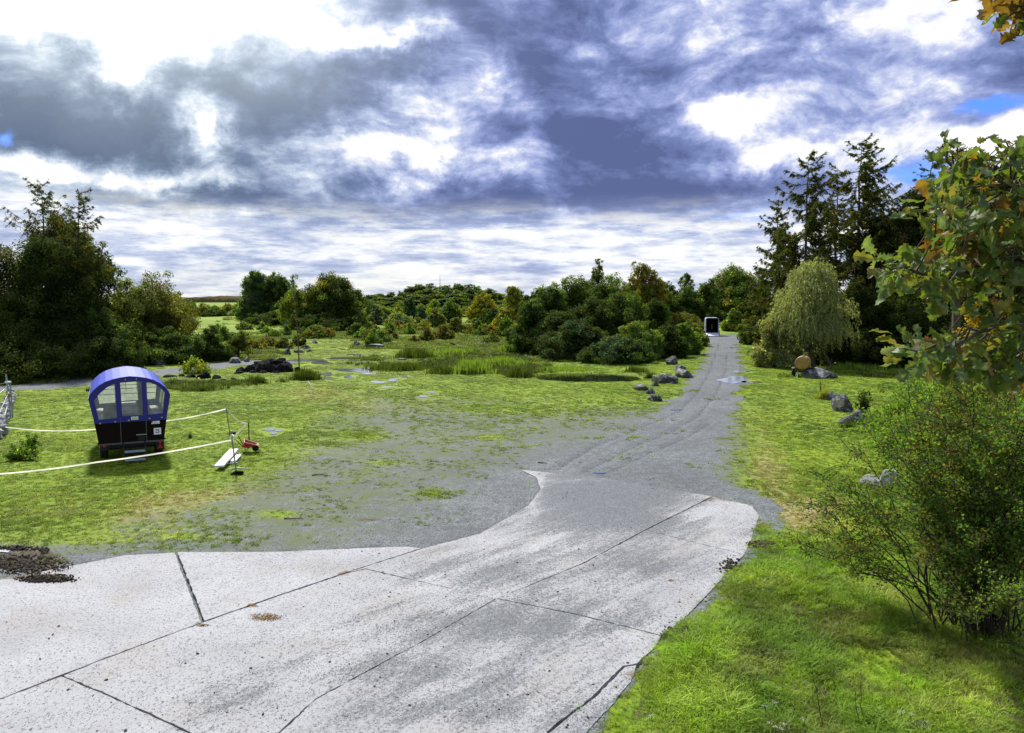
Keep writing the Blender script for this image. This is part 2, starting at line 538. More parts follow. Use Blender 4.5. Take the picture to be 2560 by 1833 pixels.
# ------------------------------------------------------------------ materials
def newmat(name):
    m = bpy.data.materials.new(name)
    m.use_nodes = True
    nt = m.node_tree
    for n in list(nt.nodes):
        nt.nodes.remove(n)
    nb = NB(nt)
    out = nb.n('ShaderNodeOutputMaterial')
    return m, nb, out


def princ(nb, out, col, rough=.8, spec=.3, metal=0, bump=None, bstr=.3, bdist=.02, **kw):
    p = nb.n('ShaderNodeBsdfPrincipled')
    nb.put(p.inputs['Base Color'], col)
    nb.put(p.inputs['Roughness'], rough)
    nb.put(p.inputs['Specular IOR Level'], spec)
    nb.put(p.inputs['Metallic'], metal)
    for k, v in kw.items():
        nb.put(p.inputs[k], v)
    if bump is not None:
        b = nb.n('ShaderNodeBump')
        b.inputs['Strength'].default_value = bstr
        b.inputs['Distance'].default_value = bdist
        nb.put(b.inputs['Height'], bump)
        nb.put(p.inputs['Normal'], b.outputs[0])
    nb.nt.links.new(p.outputs[0], out.inputs[0])
    return p


def simple(name, col, rough=.7, metal=0, spec=.4, var=.25, scale=8, bstr=.15):
    m, nb, out = newmat(name)
    t = nb.n('ShaderNodeTexCoord').outputs['Object']
    n = nb.noise(t, scale, 5, .6)
    c = nb.mix(n, tuple(v * (1 - var) for v in col), tuple(min(1, v * (1 + var)) for v in col))
    princ(nb, out, c, rough, spec, metal, bump=n, bstr=bstr, bdist=.01)
    return m


def gpos(nb):
    return nb.n('ShaderNodeNewGeometry').outputs['Position']


def gravel_col(nb, P):
    """grey-blue trodden gravel: colour and height"""
    big = nb.noise(P, .35, 4, .6)
    mid = nb.noise(P, 3.0, 4, .65)
    fine = nb.noise(P, 26, 3, .7)
    st = nb.vor(P, 38, 'Color')
    sg = nb.n('ShaderNodeSeparateColor'); nb.put(sg.inputs[0], st)
    c = nb.ramp(nb.m('MULTIPLY_ADD', mid, .55, nb.m('MULTIPLY', big, .45)), [(.30, (.060, .068, .076)), (.5, (.100, .113, .126)), (.7, (.155, .172, .19))])
    c = nb.mix(nb.sstep(sg.outputs[0], .55, .95), c, nb.v('SCALE', c, 1.7))
    c = nb.mix(nb.sstep(sg.outputs[1], .74, .92), c, (.045, .045, .05))
    c = nb.mix(nb.sstep(fine, .35, .62, .35, 0), c, (.06, .06, .065))
    return c, nb.m('ADD', fine, nb.m('MULTIPLY', mid, .6))


M = {}
m, nb, out = newmat('ground_cover')
P = gpos(nb)
mk = nb.n('ShaderNodeSeparateColor')
nb.put(mk.inputs[0], nb.attr('mask'))
gr_, dr_, mud_shade = mk.outputs[0], mk.outputs[1], mk.outputs[2]
roadv = nb.attr('mask2', out='Fac')
na = nb.noise(P, 1.1, 6, .68)
nbb = nb.noise(P, 6.5, 5, .7)
nfa = nb.noise(P, 30, 3, .7)
thr = nb.m('ADD', nb.m('MULTIPLY', nb.m('SUBTRACT', na, .5), .6), nb.m('ADD', nb.m('MULTIPLY', nb.m('SUBTRACT', nbb, .5), 1.15), nb.m('MULTIPLY', nb.m('SUBTRACT', nfa, .5), 1.3)))
gf = nb.sstep(nb.m('ADD', nb.m('MULTIPLY_ADD', gr_, 1.7, -.85), thr), -.12, .16)
gc, gh = gravel_col(nb, P)
gbig = nb.noise(P, .22, 3, .6)
gcol = nb.ramp(nb.m('MULTIPLY_ADD', nbb, .55, nb.m('MULTIPLY', gbig, .5)), [(.30, (.045, .090, .010)), (.48, (.12, .195, .012)), (.62, (.205, .285, .014)), (.8, (.31, .36, .025))])
gcol = nb.mix(nb.sstep(nfa, .38, .60, .45, 0), gcol, (.03, .045, .008))
brown = nb.ramp(nb.noise(P, 9, 4, .6), [(.3, (.12, .095, .045)), (.55, (.25, .20, .11)), (.75, (.40, .35, .22))])
drf = nb.sstep(nb.m('ADD', dr_, nb.m('MULTIPLY', nb.m('SUBTRACT', nb.noise(P, 2.3, 5, .7), .5), 1.6)), .35, 1.0)
gcol = nb.mix(nb.m('MULTIPLY', drf, .85), gcol, brown)
# thin grass areas turn brownish olive
gc = nb.mix(nb.m('MULTIPLY', nb.sstep(gr_, .04, .3), nb.sstep(nb.noise(P, 1.7, 5, .7), .38, .6, .15, .8)), gc, (.085, .105, .045))
thin = nb.m('MULTIPLY', nb.sstep(gr_, .35, .95, 1, 0), .55)
gcol = nb.mix(nb.m('MULTIPLY', thin, nb.sstep(nb.noise(P, 4.0, 4, .6), .4, .6)), gcol, (.12, .105, .05))
col = nb.mix(gf, gc, gcol)
rt_ = nb.attr('rut', out='Fac')
col = nb.mix(nb.m('MULTIPLY', nb.sstep(nb.m('ADD', rt_, nb.m('MULTIPLY', nb.m('SUBTRACT', nb.noise(P, 2.5, 5, .7), .5), 1.3)), .35, .9), .6), col, (.036, .040, .046))
md = nb.sstep(nb.m('ADD', mud_shade, nb.m('MULTIPLY', nb.m('SUBTRACT', nb.noise(P, 3.5, 5, .7), .5), 1.6)), .45, .8)
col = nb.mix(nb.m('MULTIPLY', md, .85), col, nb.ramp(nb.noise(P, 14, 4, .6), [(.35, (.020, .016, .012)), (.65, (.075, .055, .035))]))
princ(nb, out, col, rough=.9, spec=.15, bump=nb.m('ADD', nb.m('MULTIPLY', gh, .5), nb.m('MULTIPLY', nb.m('MULTIPLY', gf, nfa), 1.6)), bstr=.45, bdist=.018)
M['ground'] = m

m, nb, out = newmat('weathered_concrete')
P = gpos(nb)
cov = nb.attr('cover', out='Fac')
big = nb.noise(P, .5, 4, .6)
fine = nb.noise(P, 42, 3, .75)
grit = nb.noise(P, 15, 5, .8)
rv_ = nb.n('ShaderNodeVectorRotate'); rv_.rotation_type = 'Z_AXIS'; rv_.inputs['Angle'].default_value = .72; nb.put(rv_.inputs['Vector'], P)
strk = nb.noise(nb.v('MULTIPLY', rv_.outputs[0], (1.9, .35, 1)), 1.3, 7, .7)
base = nb.ramp(nb.m('MULTIPLY_ADD', big, .5, nb.m('MULTIPLY', grit, .5)), [(.3, (.20, .206, .226)), (.5, (.295, .302, .33)), (.7, (.385, .393, .428))])
base = nb.mix(nb.sstep(nb.noise(P, .8, 3, .6), .45, .7, 0, .5), base, (.25, .235, .225))
gc, gh = gravel_col(nb, P)
spk = nb.n('ShaderNodeSeparateColor'); nb.put(spk.inputs[0], nb.vor(P, 30, 'Color'))
cf = nb.m('ADD', nb.m('MULTIPLY_ADD', cov, 1.0, -.60), nb.m('ADD', nb.m('MULTIPLY', nb.m('SUBTRACT', strk, .5), 2.1), nb.m('ADD', nb.m('MULTIPLY', nb.m('SUBTRACT', grit, .5), 1.5), nb.m('MULTIPLY', nb.m('SUBTRACT', fine, .5), 1.6))))
cff = nb.sstep(cf, -.20, .34)
gcl = nb.mix(.30, gc, (.14, .155, .185))
dots = nb.m('MULTIPLY', nb.sstep(nb.m('ADD', spk.outputs[0], nb.m('MULTIPLY', cff, .18)), .955, .975), nb.sstep(nb.vor(P, 30), .2, .45, 1, 0))
c = nb.mix(nb.m('MULTIPLY', cff, nb.m('MULTIPLY_ADD', nb.sstep(cov, .7, 1.3), .17, .78)), base, gcl)
fgr = nb.sstep(nb.m('ADD', nb.noise(nb.v('MULTIPLY', P, (1, .6, 1)), 30, 5, .85), nb.m('MULTIPLY', cff, .06)), .545, .60, 0, .9)
c = nb.mix(fgr, c, (.075, .08, .092))
c = nb.mix(nb.m('MULTIPLY', nb.sstep(grit, .54, .62), .55), c, (.13, .14, .165))
c = nb.mix(dots, c, (.035, .035, .035))
md = nb.sstep(nb.m('ADD', nb.attr('soil', out='Fac'), nb.m('MULTIPLY', nb.m('SUBTRACT', nb.noise(P, 5, 6, .75), .5), 1.6)), .5, .75)
c = nb.mix(nb.m('MULTIPLY', md, .85), c, nb.ramp(nb.noise(P, 16, 4, .6), [(.35, (.05, .035, .022)), (.65, (.16, .12, .075))]))
princ(nb, out, c, rough=.85, spec=.2, bump=nb.m('ADD', fine, nb.m('MULTIPLY', cff, .5)), bstr=.5, bdist=.012)
M['concrete'] = m

m, nb, out = newmat('pond_water')
P = gpos(nb)
princ(nb, out, (.008, .012, .006), rough=.06, spec=.5, bump=nb.noise(P, 7, 2, .5), bstr=.05, bdist=.02, IOR=1.33)
M['water'] = m
m, nb, out = newmat('puddle_water')
P = gpos(nb)
princ(nb, out, (.97, .97, .97), rough=.10, spec=.9, metal=.95)
M['puddle'] = m


def leafmat(name, trans=.35, rough=.55, attr='GEOMETRY', nm='col', gloss=.0, hue=.0):
    m, nb, out = newmat(name)
    c = nb.attr(nm, attr)
    P = nb.n('ShaderNodeTexCoord').outputs['Object']
    d = nb.n('ShaderNodeBsdfPrincipled')
    nb.put(d.inputs['Base Color'], c)
    d.inputs['Roughness'].default_value = rough
    d.inputs['Specular IOR Level'].default_value = .25 + gloss
    t = nb.n('ShaderNodeBsdfTranslucent')
    nb.put(t.inputs[0], nb.v('MULTIPLY', c, (1.6, 1.5, .5)))
    mx = nb.n('ShaderNodeMixShader')
    mx.inputs[0].default_value = trans
    nb.nt.links.new(d.outputs[0], mx.inputs[1])
    nb.nt.links.new(t.outputs[0], mx.inputs[2])
    nb.nt.links.new(mx.outputs[0], out.inputs[0])
    return m


M['leaf'] = leafmat('leaves', .50, .75, gloss=-.17)
M['blade'] = leafmat('grass_blades', .30, .7, 'INSTANCER', 'tint')
M['bark'] = simple('bark', (.060, .047, .034), .9, var=.5, scale=14, bstr=.6)
M['twig'] = simple('dark_twigs', (.030, .023, .016), .9, var=.4, scale=20)
M['paleb'] = simple('pale_dead_wood', (.34, .31, .26), .85, var=.3, scale=18)

# ------------------------------------------------------------------ ground sheet
def build_ground():
    front = np.radians(np.concatenate([np.linspace(-180, -46, 34)[:-1], np.linspace(-46, 46, 470), np.linspace(46, 180, 34)[1:-1]]))
    rad = [0.6]
    while rad[-1] < 5200:
        r = rad[-1]
        rad.append(r * (1.0085 if 7.5 < r < 70 else (1.014 if r < 200 else (1.03 if r > 7.5 else 1.12))))
    rad = np.array(rad)
    A, Rr = np.meshgrid(front, rad)
    X = np.sin(A) * Rr; Y = np.cos(A) * Rr
    nr, na_ = X.shape
    xf, yf = X.ravel(), Y.ravel()
    FF = fields(xf, yf)
    Z = hgt(xf, yf, FF)
    V = np.stack([xf, yf, Z], 1)
    V = np.vstack([V, [[0, 0, float(Z[0])]]])
    i = np.arange(nr - 1)[:, None] * na_; j = np.arange(na_)[None, :]; j2 = (j + 1) % na_
    Fq = np.stack([(i + j).ravel(), (i + j2).ravel(), (i + na_ + j2).ravel(), (i + na_ + j).ravel()], 1)[:, ::-1]
    me = mesh_np('ground', V, Fq, smooth=True)
    g, dry, mud, rut, road, path = FF
    rw_ = .07 + .0016 * np.clip(yf, 0, 99)
    ra_ = np.append(np.clip(.80 * np.exp(-(rut / rw_) ** 2) + .35 * np.exp(-((rut - 3 * rw_) / rw_) ** 2), 0, 1), 0).astype(np.float32)
    aa = me.attributes.new('rut', 'FLOAT', 'POINT'); aa.data.foreach_set('value', ra_)
    mud = mud + np.where((poly_sdf(GRASS_R, xf, yf) < -.2) & (np.hypot(xf, yf) < 20), 1.0 * np.clip(fbm(xf, yf, 1.5, 3, 2) * 1.8, .4, 1), 0)  # dark soil tone under the long grass, standing in for shade between tufts
    mud = mud + np.where(np.hypot(xf, yf) < 120, .9 * np.exp(-np.clip(poly_sdf(POND, xf, yf), 0, 9) / .5), 0)
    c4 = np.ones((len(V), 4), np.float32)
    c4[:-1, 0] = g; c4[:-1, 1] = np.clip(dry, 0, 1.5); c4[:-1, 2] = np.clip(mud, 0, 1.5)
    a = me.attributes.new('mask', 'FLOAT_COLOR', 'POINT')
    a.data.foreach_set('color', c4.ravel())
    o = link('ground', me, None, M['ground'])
    tag(o, kind='structure')


build_ground()
me = mesh_np('pond', [(x, y, -0.10) for x, y in [((p[0] - POND[0][0]) * 1.04 + POND[0][0], p[1]) for p in W2([(1310, 940), (1370, 926), (1440, 924), (1520, 926), (1595, 931), (1622, 947), (1560, 958), (1500, 959), (1430, 959), (1350, 954)])]], [list(range(10))])
o = link('pond_water', me, None, M['water']); tag(o, kind='structure')
for q in PUDW:
    me = mesh_np('puddle', [(x, y, 0.016) for x, y in q][::-1], [list(range(len(q)))])
    o = link('puddle', me, None, M['puddle']); tag(o, kind='structure')

# ------------------------------------------------------------------ concrete slabs
def shrink_poly(poly, d):
    n = len(poly); A = sum(poly[i][0] * poly[(i + 1) % n][1] - poly[(i + 1) % n][0] * poly[i][1] for i in range(n))
    s = 1 if A > 0 else -1
    out_ = []
    for i in range(n):
        p0, p1, p2 = Vector(poly[i - 1]), Vector(poly[i]), Vector(poly[(i + 1) % n])
        e1 = (p1 - p0).normalized(); e2 = (p2 - p1).normalized()
        n1_ = Vector((-e1.y, e1.x)) * s; n2_ = Vector((-e2.y, e2.x)) * s
        b = (n1_ + n2_)
        b = b / max(b.length_squared, .5) * 2 * d if b.length > 1e-6 else n1_ * d
        out_.append((p1.x + b.x / 1, p1.y + b.y / 1))
    return out_


def densify(poly, step, jit, seed):
    rr = random.Random(seed); res = []
    n = len(poly)
    for i in range(n):
        a = Vector(poly[i]); b = Vector(poly[(i + 1) % n])
        k = max(1, int((b - a).length / step))
        for t in range(k):
            p = a.lerp(b, t / k)
            if t: p += Vector((rr.uniform(-jit, jit), rr.uniform(-jit, jit)))
            res.append((p.x, p.y))
    return res


COVB = [(1560, 1290, 260, 60, .75), (1450, 1240, 200, 30, .5), (1200, 1430, 220, 40, .45), (1300, 1560, 300, 60, .55), (1000, 1680, 260, 60, .45), (1200, 1780, 300, 40, .4),
        (1640, 1420, 160, 40, .5), (1780, 1330, 90, 50, -.1), (500, 1480, 400, 60, -.35), (100, 1600, 300, 100, -.35), (1440, 1190, 90, 9, 1.0), (1620, 1218, 170, 15, 1.1), (1520, 1225, 160, 20, .5), (560, 1760, 160, 40, .25),
        (1760, 1280, 120, 20, -.6), (1700, 1450, 60, 60, -.2), (1500, 1650, 60, 60, -.1), (1060, 1480, 120, 14, -.3), (1000, 1620, 200, 16, -.2), (1180, 1340, 60, 20, -.8), (1325, 1225, 22, 40, -1.1)]
SOILB = [(665, 1545, 52, 13, .9), (120, 1448, 85, 13, .9), (30, 1440, 60, 10, .6), (508, 1566, 22, 5, 1.0), (630, 1515, 14, 3, .8), (345, 1760, 12, 5, .8), (1680, 1453, 18, 4, .7), (1800, 1250, 60, 8, .5), (860, 1435, 20, 5, .6),
         (1700, 1600, 50, 14, .8), (1770, 1515, 30, 12, .6), (1600, 1690, 30, 8, .6)]
SLABS = {
    'a1': [(-500, 1530), (0, 1445), (60, 1437), (200, 1410), (310, 1388), (440, 1381), (470, 1460), (508, 1557), (250, 1653), (0, 1750), (-500, 1960)],
    'a2': [(440, 1381), (700, 1380), (930, 1370), (1010, 1367), (1061, 1371), (869, 1433), (700, 1490), (508, 1557), (470, 1460)],
    'b1': [(-500, 1960), (0, 1750), (155, 1692), (285, 1747), (400, 1800), (470, 1833), (900, 2300), (-500, 2300)],
    'b2': [(155, 1692), (250, 1653), (508, 1557), (700, 1490), (869, 1433), (914, 1424), (1241, 1496), (1061, 1603), (790, 1750), (700, 1833), (350, 2300), (900, 2300), (470, 1833), (400, 1800), (285, 1747)],
    'b3': [(914, 1424), (869, 1433), (1061, 1371), (1200, 1335), (1320, 1265), (1350, 1225), (1340, 1195), (1300, 1175), (1500, 1195), (1783, 1242), (1614, 1326), (1456, 1411), (1241, 1501)],
    'c1': [(1783, 1242), (1880, 1265), (1900, 1290), (1880, 1350), (1862, 1388), (1727, 1355), (1614, 1326)],
    'c2': [(1614, 1326), (1727, 1355), (1862, 1388), (1850, 1400), (1760, 1500), (1700, 1560), (1655, 1592), (1450, 1540), (1241, 1498), (1456, 1411)],
    'c3': [(1241, 1498), (1450, 1540), (1655, 1592), (1640, 1620), (1595, 1662), (1560, 1668), (1480, 1748), (1410, 1800), (1370, 1833), (1200, 2300), (900, 2300), (350, 2300), (700, 1833), (790, 1750), (1061, 1603)],
    'd': [(1595, 1662), (1590, 1690), (1540, 1760), (1470, 1833), (1330, 2300), (1200, 2300), (1370, 1833), (1410, 1800), (1480, 1748), (1560, 1668)],
}
SLABS['b2'] = [(155, 1692), (250, 1653), (508, 1557), (700, 1490), (869, 1433), (914, 1424), (1241, 1498), (1061, 1603), (790, 1750), (700, 1833), (628, 1900), (470, 1833), (400, 1800), (285, 1747)]
SLABS['b1'] = [(-500, 1960), (0, 1750), (155, 1692), (285, 1747), (400, 1800), (470, 1833), (628, 1900), (350, 2300), (-500, 2300)]
SLABS['c3'] = [(1241, 1498), (1450, 1540), (1655, 1592), (1640, 1620), (1595, 1662), (1560, 1668), (1480, 1748), (1410, 1800), (1370, 1833), (1200, 2300), (350, 2300), (628, 1900), (700, 1833), (790, 1750), (1061, 1603)]


def build_slabs():
    root = bpy.data.objects.new('concrete_paving', None)
    COL.objects.link(root)
    tag(root, kind='structure')
    for si, (k, pp) in enumerate(SLABS.items()):
        jw = {'a1': .028, 'a2': .028, 'd': .02}.get(k, .015)
        poly = shrink_poly(W2(pp), jw)
        poly = densify(poly, .09, .011, si)
        n = len(poly)
        xs = [p[0] for p in poly]; ys = [p[1] for p in poly]
        gx, gy = np.meshgrid(np.arange(min(xs), max(xs), .22), np.arange(min(ys), max(ys), .22))
        gx, gy = gx.ravel(), gy.ravel()
        sdv = poly_sdf(poly, gx, gy)
        keep = sdv < -.1
        pts = [Vector(p) for p in poly] + [Vector((a, b)) for a, b in zip(gx[keep], gy[keep])]
        vs, es, fs, ov, oe, of = delaunay_2d_cdt(pts, [], [list(range(n))], 1, 1e-5)
        ztop = 0.012 + .004 * ((si * 7) % 5 - 2) / 2
        bm = bmesh.new()
        tl = random.Random(si).uniform(-.0006, .0006)
        bv = [bm.verts.new((v.x, v.y, ztop + tl * v.x)) for v in vs]
        for f in fs:
            try:
                bm.faces.new([bv[q] for q in f])
            except ValueError:
                pass
        bmesh.ops.recalc_face_normals(bm, faces=bm.faces)
        if sum(f.normal.z for f in bm.faces) < 0:
            bmesh.ops.reverse_faces(bm, faces=bm.faces)
        be = [e for e in bm.edges if e.is_boundary]
        r = bmesh.ops.extrude_edge_only(bm, edges=be)
        for v in r['geom']:
            if isinstance(v, bmesh.types.BMVert):
                v.co.z = -.11
        me = bpy.data.meshes.new('slab')
        bm.to_mesh(me); bm.free()
        co = np.empty(len(me.vertices) * 3, np.float32); me.vertices.foreach_get('co', co); co = co.reshape(-1, 3)
        px, py = to_px(co[:, 0], np.maximum(co[:, 1], .5))
        cv = .18 + ELL(COVB, px, py) + .10 * np.clip((px - 700) / 600, 0, 1)
        inr = poly_sdf(W2([(1061, 1371), (1340, 1240), (1300, 1175), (1783, 1242), (1880, 1265), (1900, 1290), (1700, 1560), (1900, 2300), (-200, 2300), (100, 1833), (869, 1433)]), co[:, 0], co[:, 1])
        cv = cv + .15 * np.clip(-inr, 0, 1)
        a = me.attributes.new('cover', 'FLOAT', 'POINT'); a.data.foreach_set('value', cv.astype(np.float32))
        so_ = ELL(SOILB, px, py)
        ed = poly_sdf(poly, co[:, 0], co[:, 1])
        so_ = so_ + .42 * np.exp(-np.abs(ed) / .035)
        a = me.attributes.new('soil', 'FLOAT', 'POINT'); a.data.foreach_set('value', so_.astype(np.float32))
        link('slab', me, root, M['concrete'])


build_slabs()
# ------------------------------------------------------------------ vegetation
def rot_frames(rng, nrm, n):
    """random tangent frames around given normals"""
    nrm = nrm / (np.linalg.norm(nrm, axis=1, keepdims=True) + 1e-9)
    t = rng.normal(size=(n, 3))
    t -= (t * nrm).sum(1, keepdims=True) * nrm
    t /= np.linalg.norm(t, axis=1, keepdims=True) + 1e-9
    b = np.cross(nrm, t)
    return nrm, t, b


def leaf_quads(rng, P, Nrm, s, cols, asp=.5, fold=.18, tdir=None):
    n = len(P)
    nn, t, b = rot_frames(rng, Nrm, n)
    if tdir is not None:
        t = tdir / (np.linalg.norm(tdir, axis=1, keepdims=True) + 1e-9)
        b = np.cross(nn, t); b /= np.linalg.norm(b, axis=1, keepdims=True) + 1e-9
    s = np.asarray(s).reshape(-1, 1) * np.ones((n, 1))
    hs = s * .5
    V = np.stack([P - t * hs, P + b * hs * asp + nn * hs * fold, P + t * hs, P - b * hs * asp + nn * hs * fold], 1).reshape(-1, 3)
    Fq = np.arange(4 * n).reshape(n, 4)
    return V, Fq, np.repeat(cols, 4, 0)


def tubes(paths, sides=5):
    """paths: list of (pts Nx3, radii N) -> verts, quads"""
    Vs = []; Fs = []; off = 0
    for pts, rad in paths:
        pts = np.asarray(pts, float); n = len(pts)
        rad = np.asarray(rad, float) * np.ones(n)
        d = np.gradient(pts, axis=0)
        d /= np.linalg.norm(d, axis=1, keepdims=True) + 1e-9
        ref = np.where(np.abs(d[:, 2:3]) > .9, np.array([[1., 0, 0]]), np.array([[0, 0, 1.]]))
        u = np.cross(d, ref); u /= np.linalg.norm(u, axis=1, keepdims=True) + 1e-9
        w = np.cross(d, u)
        a = np.arange(sides) * 2 * math.pi / sides
        ring = pts[:, None] + rad[:, None, None] * (np.cos(a)[None, :, None] * u[:, None] + np.sin(a)[None, :, None] * w[:, None])
        Vs.append(ring.reshape(-1, 3))
        i = np.arange(n - 1)[:, None] * sides; j = np.arange(sides)[None]; j2 = (j + 1) % sides
        Fs.append(np.stack([(i + j).ravel(), (i + j2).ravel(), (i + sides + j2).ravel(), (i + sides + j).ravel()], 1) + off)
        off += n * sides
    return np.vstack(Vs), np.vstack(Fs)


def curve_pts(a, b, sag=0.0, n=5, jit=0.0, rng=None):
    a = np.asarray(a, float); b = np.asarray(b, float)
    t = np.linspace(0, 1, n)[:, None]
    p = a * (1 - t) + b * t
    p[:, 2] += (sag * 4 * t * (1 - t))[:, 0]
    if jit and rng is not None:
        p[1:-1] += rng.normal(size=(n - 2, 3)) * jit
    return p


COLS = {   # leaf colours (albedo)
    'dark': [(.030, .052, .012), (.045, .075, .016), (.022, .040, .012)],
    'deep': [(.020, .036, .010), (.032, .052, .014), (.040, .058, .014)],
    'mid': [(.055, .095, .020), (.075, .120, .024), (.045, .080, .020)],
    'bright': [(.085, .150, .022), (.11, .19, .03), (.065, .12, .02)],
    'blue': [(.035, .070, .040), (.05, .09, .05), (.03, .055, .032)],
    'olive': [(.085, .10, .022), (.11, .12, .028), (.065, .08, .02)],
    'yellow': [(.17, .18, .022), (.22, .20, .025), (.12, .15, .02)],
    'autumn': [(.15, .125, .018), (.14, .14, .02), (.18, .11, .015), (.08, .11, .02)],
    'gold': [(.30, .19, .015), (.26, .20, .02), (.24, .13, .012)],
    'orange': [(.26, .12, .012), (.22, .14, .02), (.20, .09, .012)],
    'brown': [(.085, .09, .025), (.11, .085, .028), (.065, .085, .025)],
    'silver': [(.15, .18, .10), (.19, .22, .13), (.12, .155, .075), (.17, .185, .08)],
    'larch': [(.060, .088, .020), (.042, .068, .018), (.095, .090, .022)],
    'sage': [(.09, .13, .06), (.12, .16, .08), (.07, .11, .05)],
    'rose': [(.055, .105, .022), (.075, .13, .025), (.045, .08, .018), (.085, .10, .03)],
}


for _k, _f in (('dark', 1.3), ('deep', 1.1), ('mid', 1.55), ('blue', 1.3), ('olive', 1.5), ('bright', 1.6), ('silver', 1.4), ('sage', 1.4), ('rose', 1.55), ('yellow', 1.15), ('brown', 1.2)):
    COLS[_k] = [tuple(min(.6, v * _f) for v in c) for c in COLS[_k]]


def pal(rng, name, clump, n_clump, mix2=None, f2=0.0):
    base = np.array(COLS[name])
    cc = base[rng.integers(0, len(base), n_clump)] * rng.uniform(.75, 1.3, (n_clump, 1))
    if mix2:
        b2 = np.array(COLS[mix2])
        msk = rng.random(n_clump) < f2
        cc[msk] = b2[rng.integers(0, len(b2), msk.sum())] * rng.uniform(.8, 1.2, (msk.sum(), 1))
    c = cc[clump] * rng.uniform(.7, 1.35, (len(clump), 1))
    c *= 1 + rng.normal(size=(len(clump), 3)) * .06
    return np.clip(c, .005, .9)


def crown_blobs(rng, w, h, z0, nb, style):
    B = []
    for i in range(nb):
        t = rng.random()
        if style == 'round':
            prof = math.sqrt(max(0.05, 1 - (2 * (t - .42)) ** 2 / 1.4))
        elif style == 'dome':
            prof = math.sqrt(max(.03, 1 - t ** 2.2))
        elif style == 'narrow':
            prof = max(.15, math.sin(math.pi * min(1, t * .8 + .2)) ** .8)
        else:
            prof = math.sqrt(max(.05, 1 - t ** 2))
        br = w * rng.uniform(.17, .27) * (1.0 if style != 'narrow' else 1.2)
        bz = min(br * rng.uniform(.8, 1.15), (h - z0) * .33)
        rr = max(0, w * .5 * prof - br) * rng.uniform(.35, 1.0) ** .6
        a = rng.uniform(0, 2 * math.pi)
        B.append([rr * math.cos(a), rr * math.sin(a), z0 + bz * .7 + t * (h - z0 - bz * 1.7), br, br, bz])
    if style in ('dome', 'bush'):
        for i in range(7):
            a = i * .9 + rng.random(); br = w * rng.uniform(.17, .23); bz = min(br, h * .3)
            B.append([math.cos(a) * (w / 2 - br), math.sin(a) * (w / 2 - br), bz * .75, br, br, bz])
    # anchors: top, left and right edges, so that the height and the width hold
    br = w * .17
    B.append([rng.uniform(-.1, .1) * w, 0, h - br * .8, br, br, br * .8])
    zz_ = z0 + (h - z0) * (.4 if style == 'round' else .28)
    for sx in (-1, 1):
        B.append([sx * (w / 2 - br), rng.uniform(-.1, .1) * w, zz_ + rng.uniform(-.08, .08) * h, br, br, br])
    return np.array(B)


def crown_mesh(rng, B, s, cover, pname, mix2=None, f2=0., droop=0., clump=.30, zmin=.03, asp=.55, inner=.25, nmax=60000, thin=1.0):
    area = (B[:, 3] * B[:, 5]) * math.pi
    n = int(min(nmax, cover * area.sum() / (asp * .5 * s * s)))
    K = np.maximum(6, (14 * thin * np.ones(len(B)))).astype(int)
    prob = area / area.sum()
    bi = rng.choice(len(B), n, p=prob)
    # clump centres on the blobs' shells
    cid0 = np.concatenate([[0], np.cumsum(K)])[:-1]
    ncl = K.sum()
    d = rng.normal(size=(ncl, 3)); d[:, 2] += .25
    d /= np.linalg.norm(d, axis=1, keepdims=True)
    cb = np.repeat(np.arange(len(B)), K)
    cc = B[cb, :3] + d * B[cb, 3:6] * rng.uniform(.62, 1.0, (ncl, 1))
    ci = cid0[bi] + (rng.random(n) * K[bi]).astype(int)
    q = rng.normal(size=(n, 3)); q /= np.linalg.norm(q, axis=1, keepdims=True)
    rad = rng.random((n, 1)) ** .45
    P = cc[ci] + q * rad * B[bi, 3:6] * clump
    ins = rng.random(n) < inner
    q2 = rng.normal(size=(n, 3)); q2 /= np.linalg.norm(q2, axis=1, keepdims=True)
    P[ins] = (B[bi, :3] + q2 * B[bi, 3:6] * rng.uniform(.1, .85, (n, 1)))[ins]
    if droop:
        P[:, 2] -= droop * rng.random(n) ** 2
    P[:, 2] = np.where(P[:, 2] < zmin, zmin + rng.random(n) * .3, P[:, 2])
    nrm = d[ci] * .5 + q * .6 + rng.normal(size=(n, 3)) * .55 + np.array([0, 0, .25])
    cols = pal(rng, pname, ci, ncl, mix2, f2)
    sz = s * rng.uniform(.65, 1.3, n)
    V, Fq, C = leaf_quads(rng, P, nrm, sz, cols, asp)
    return V, Fq, C, cc


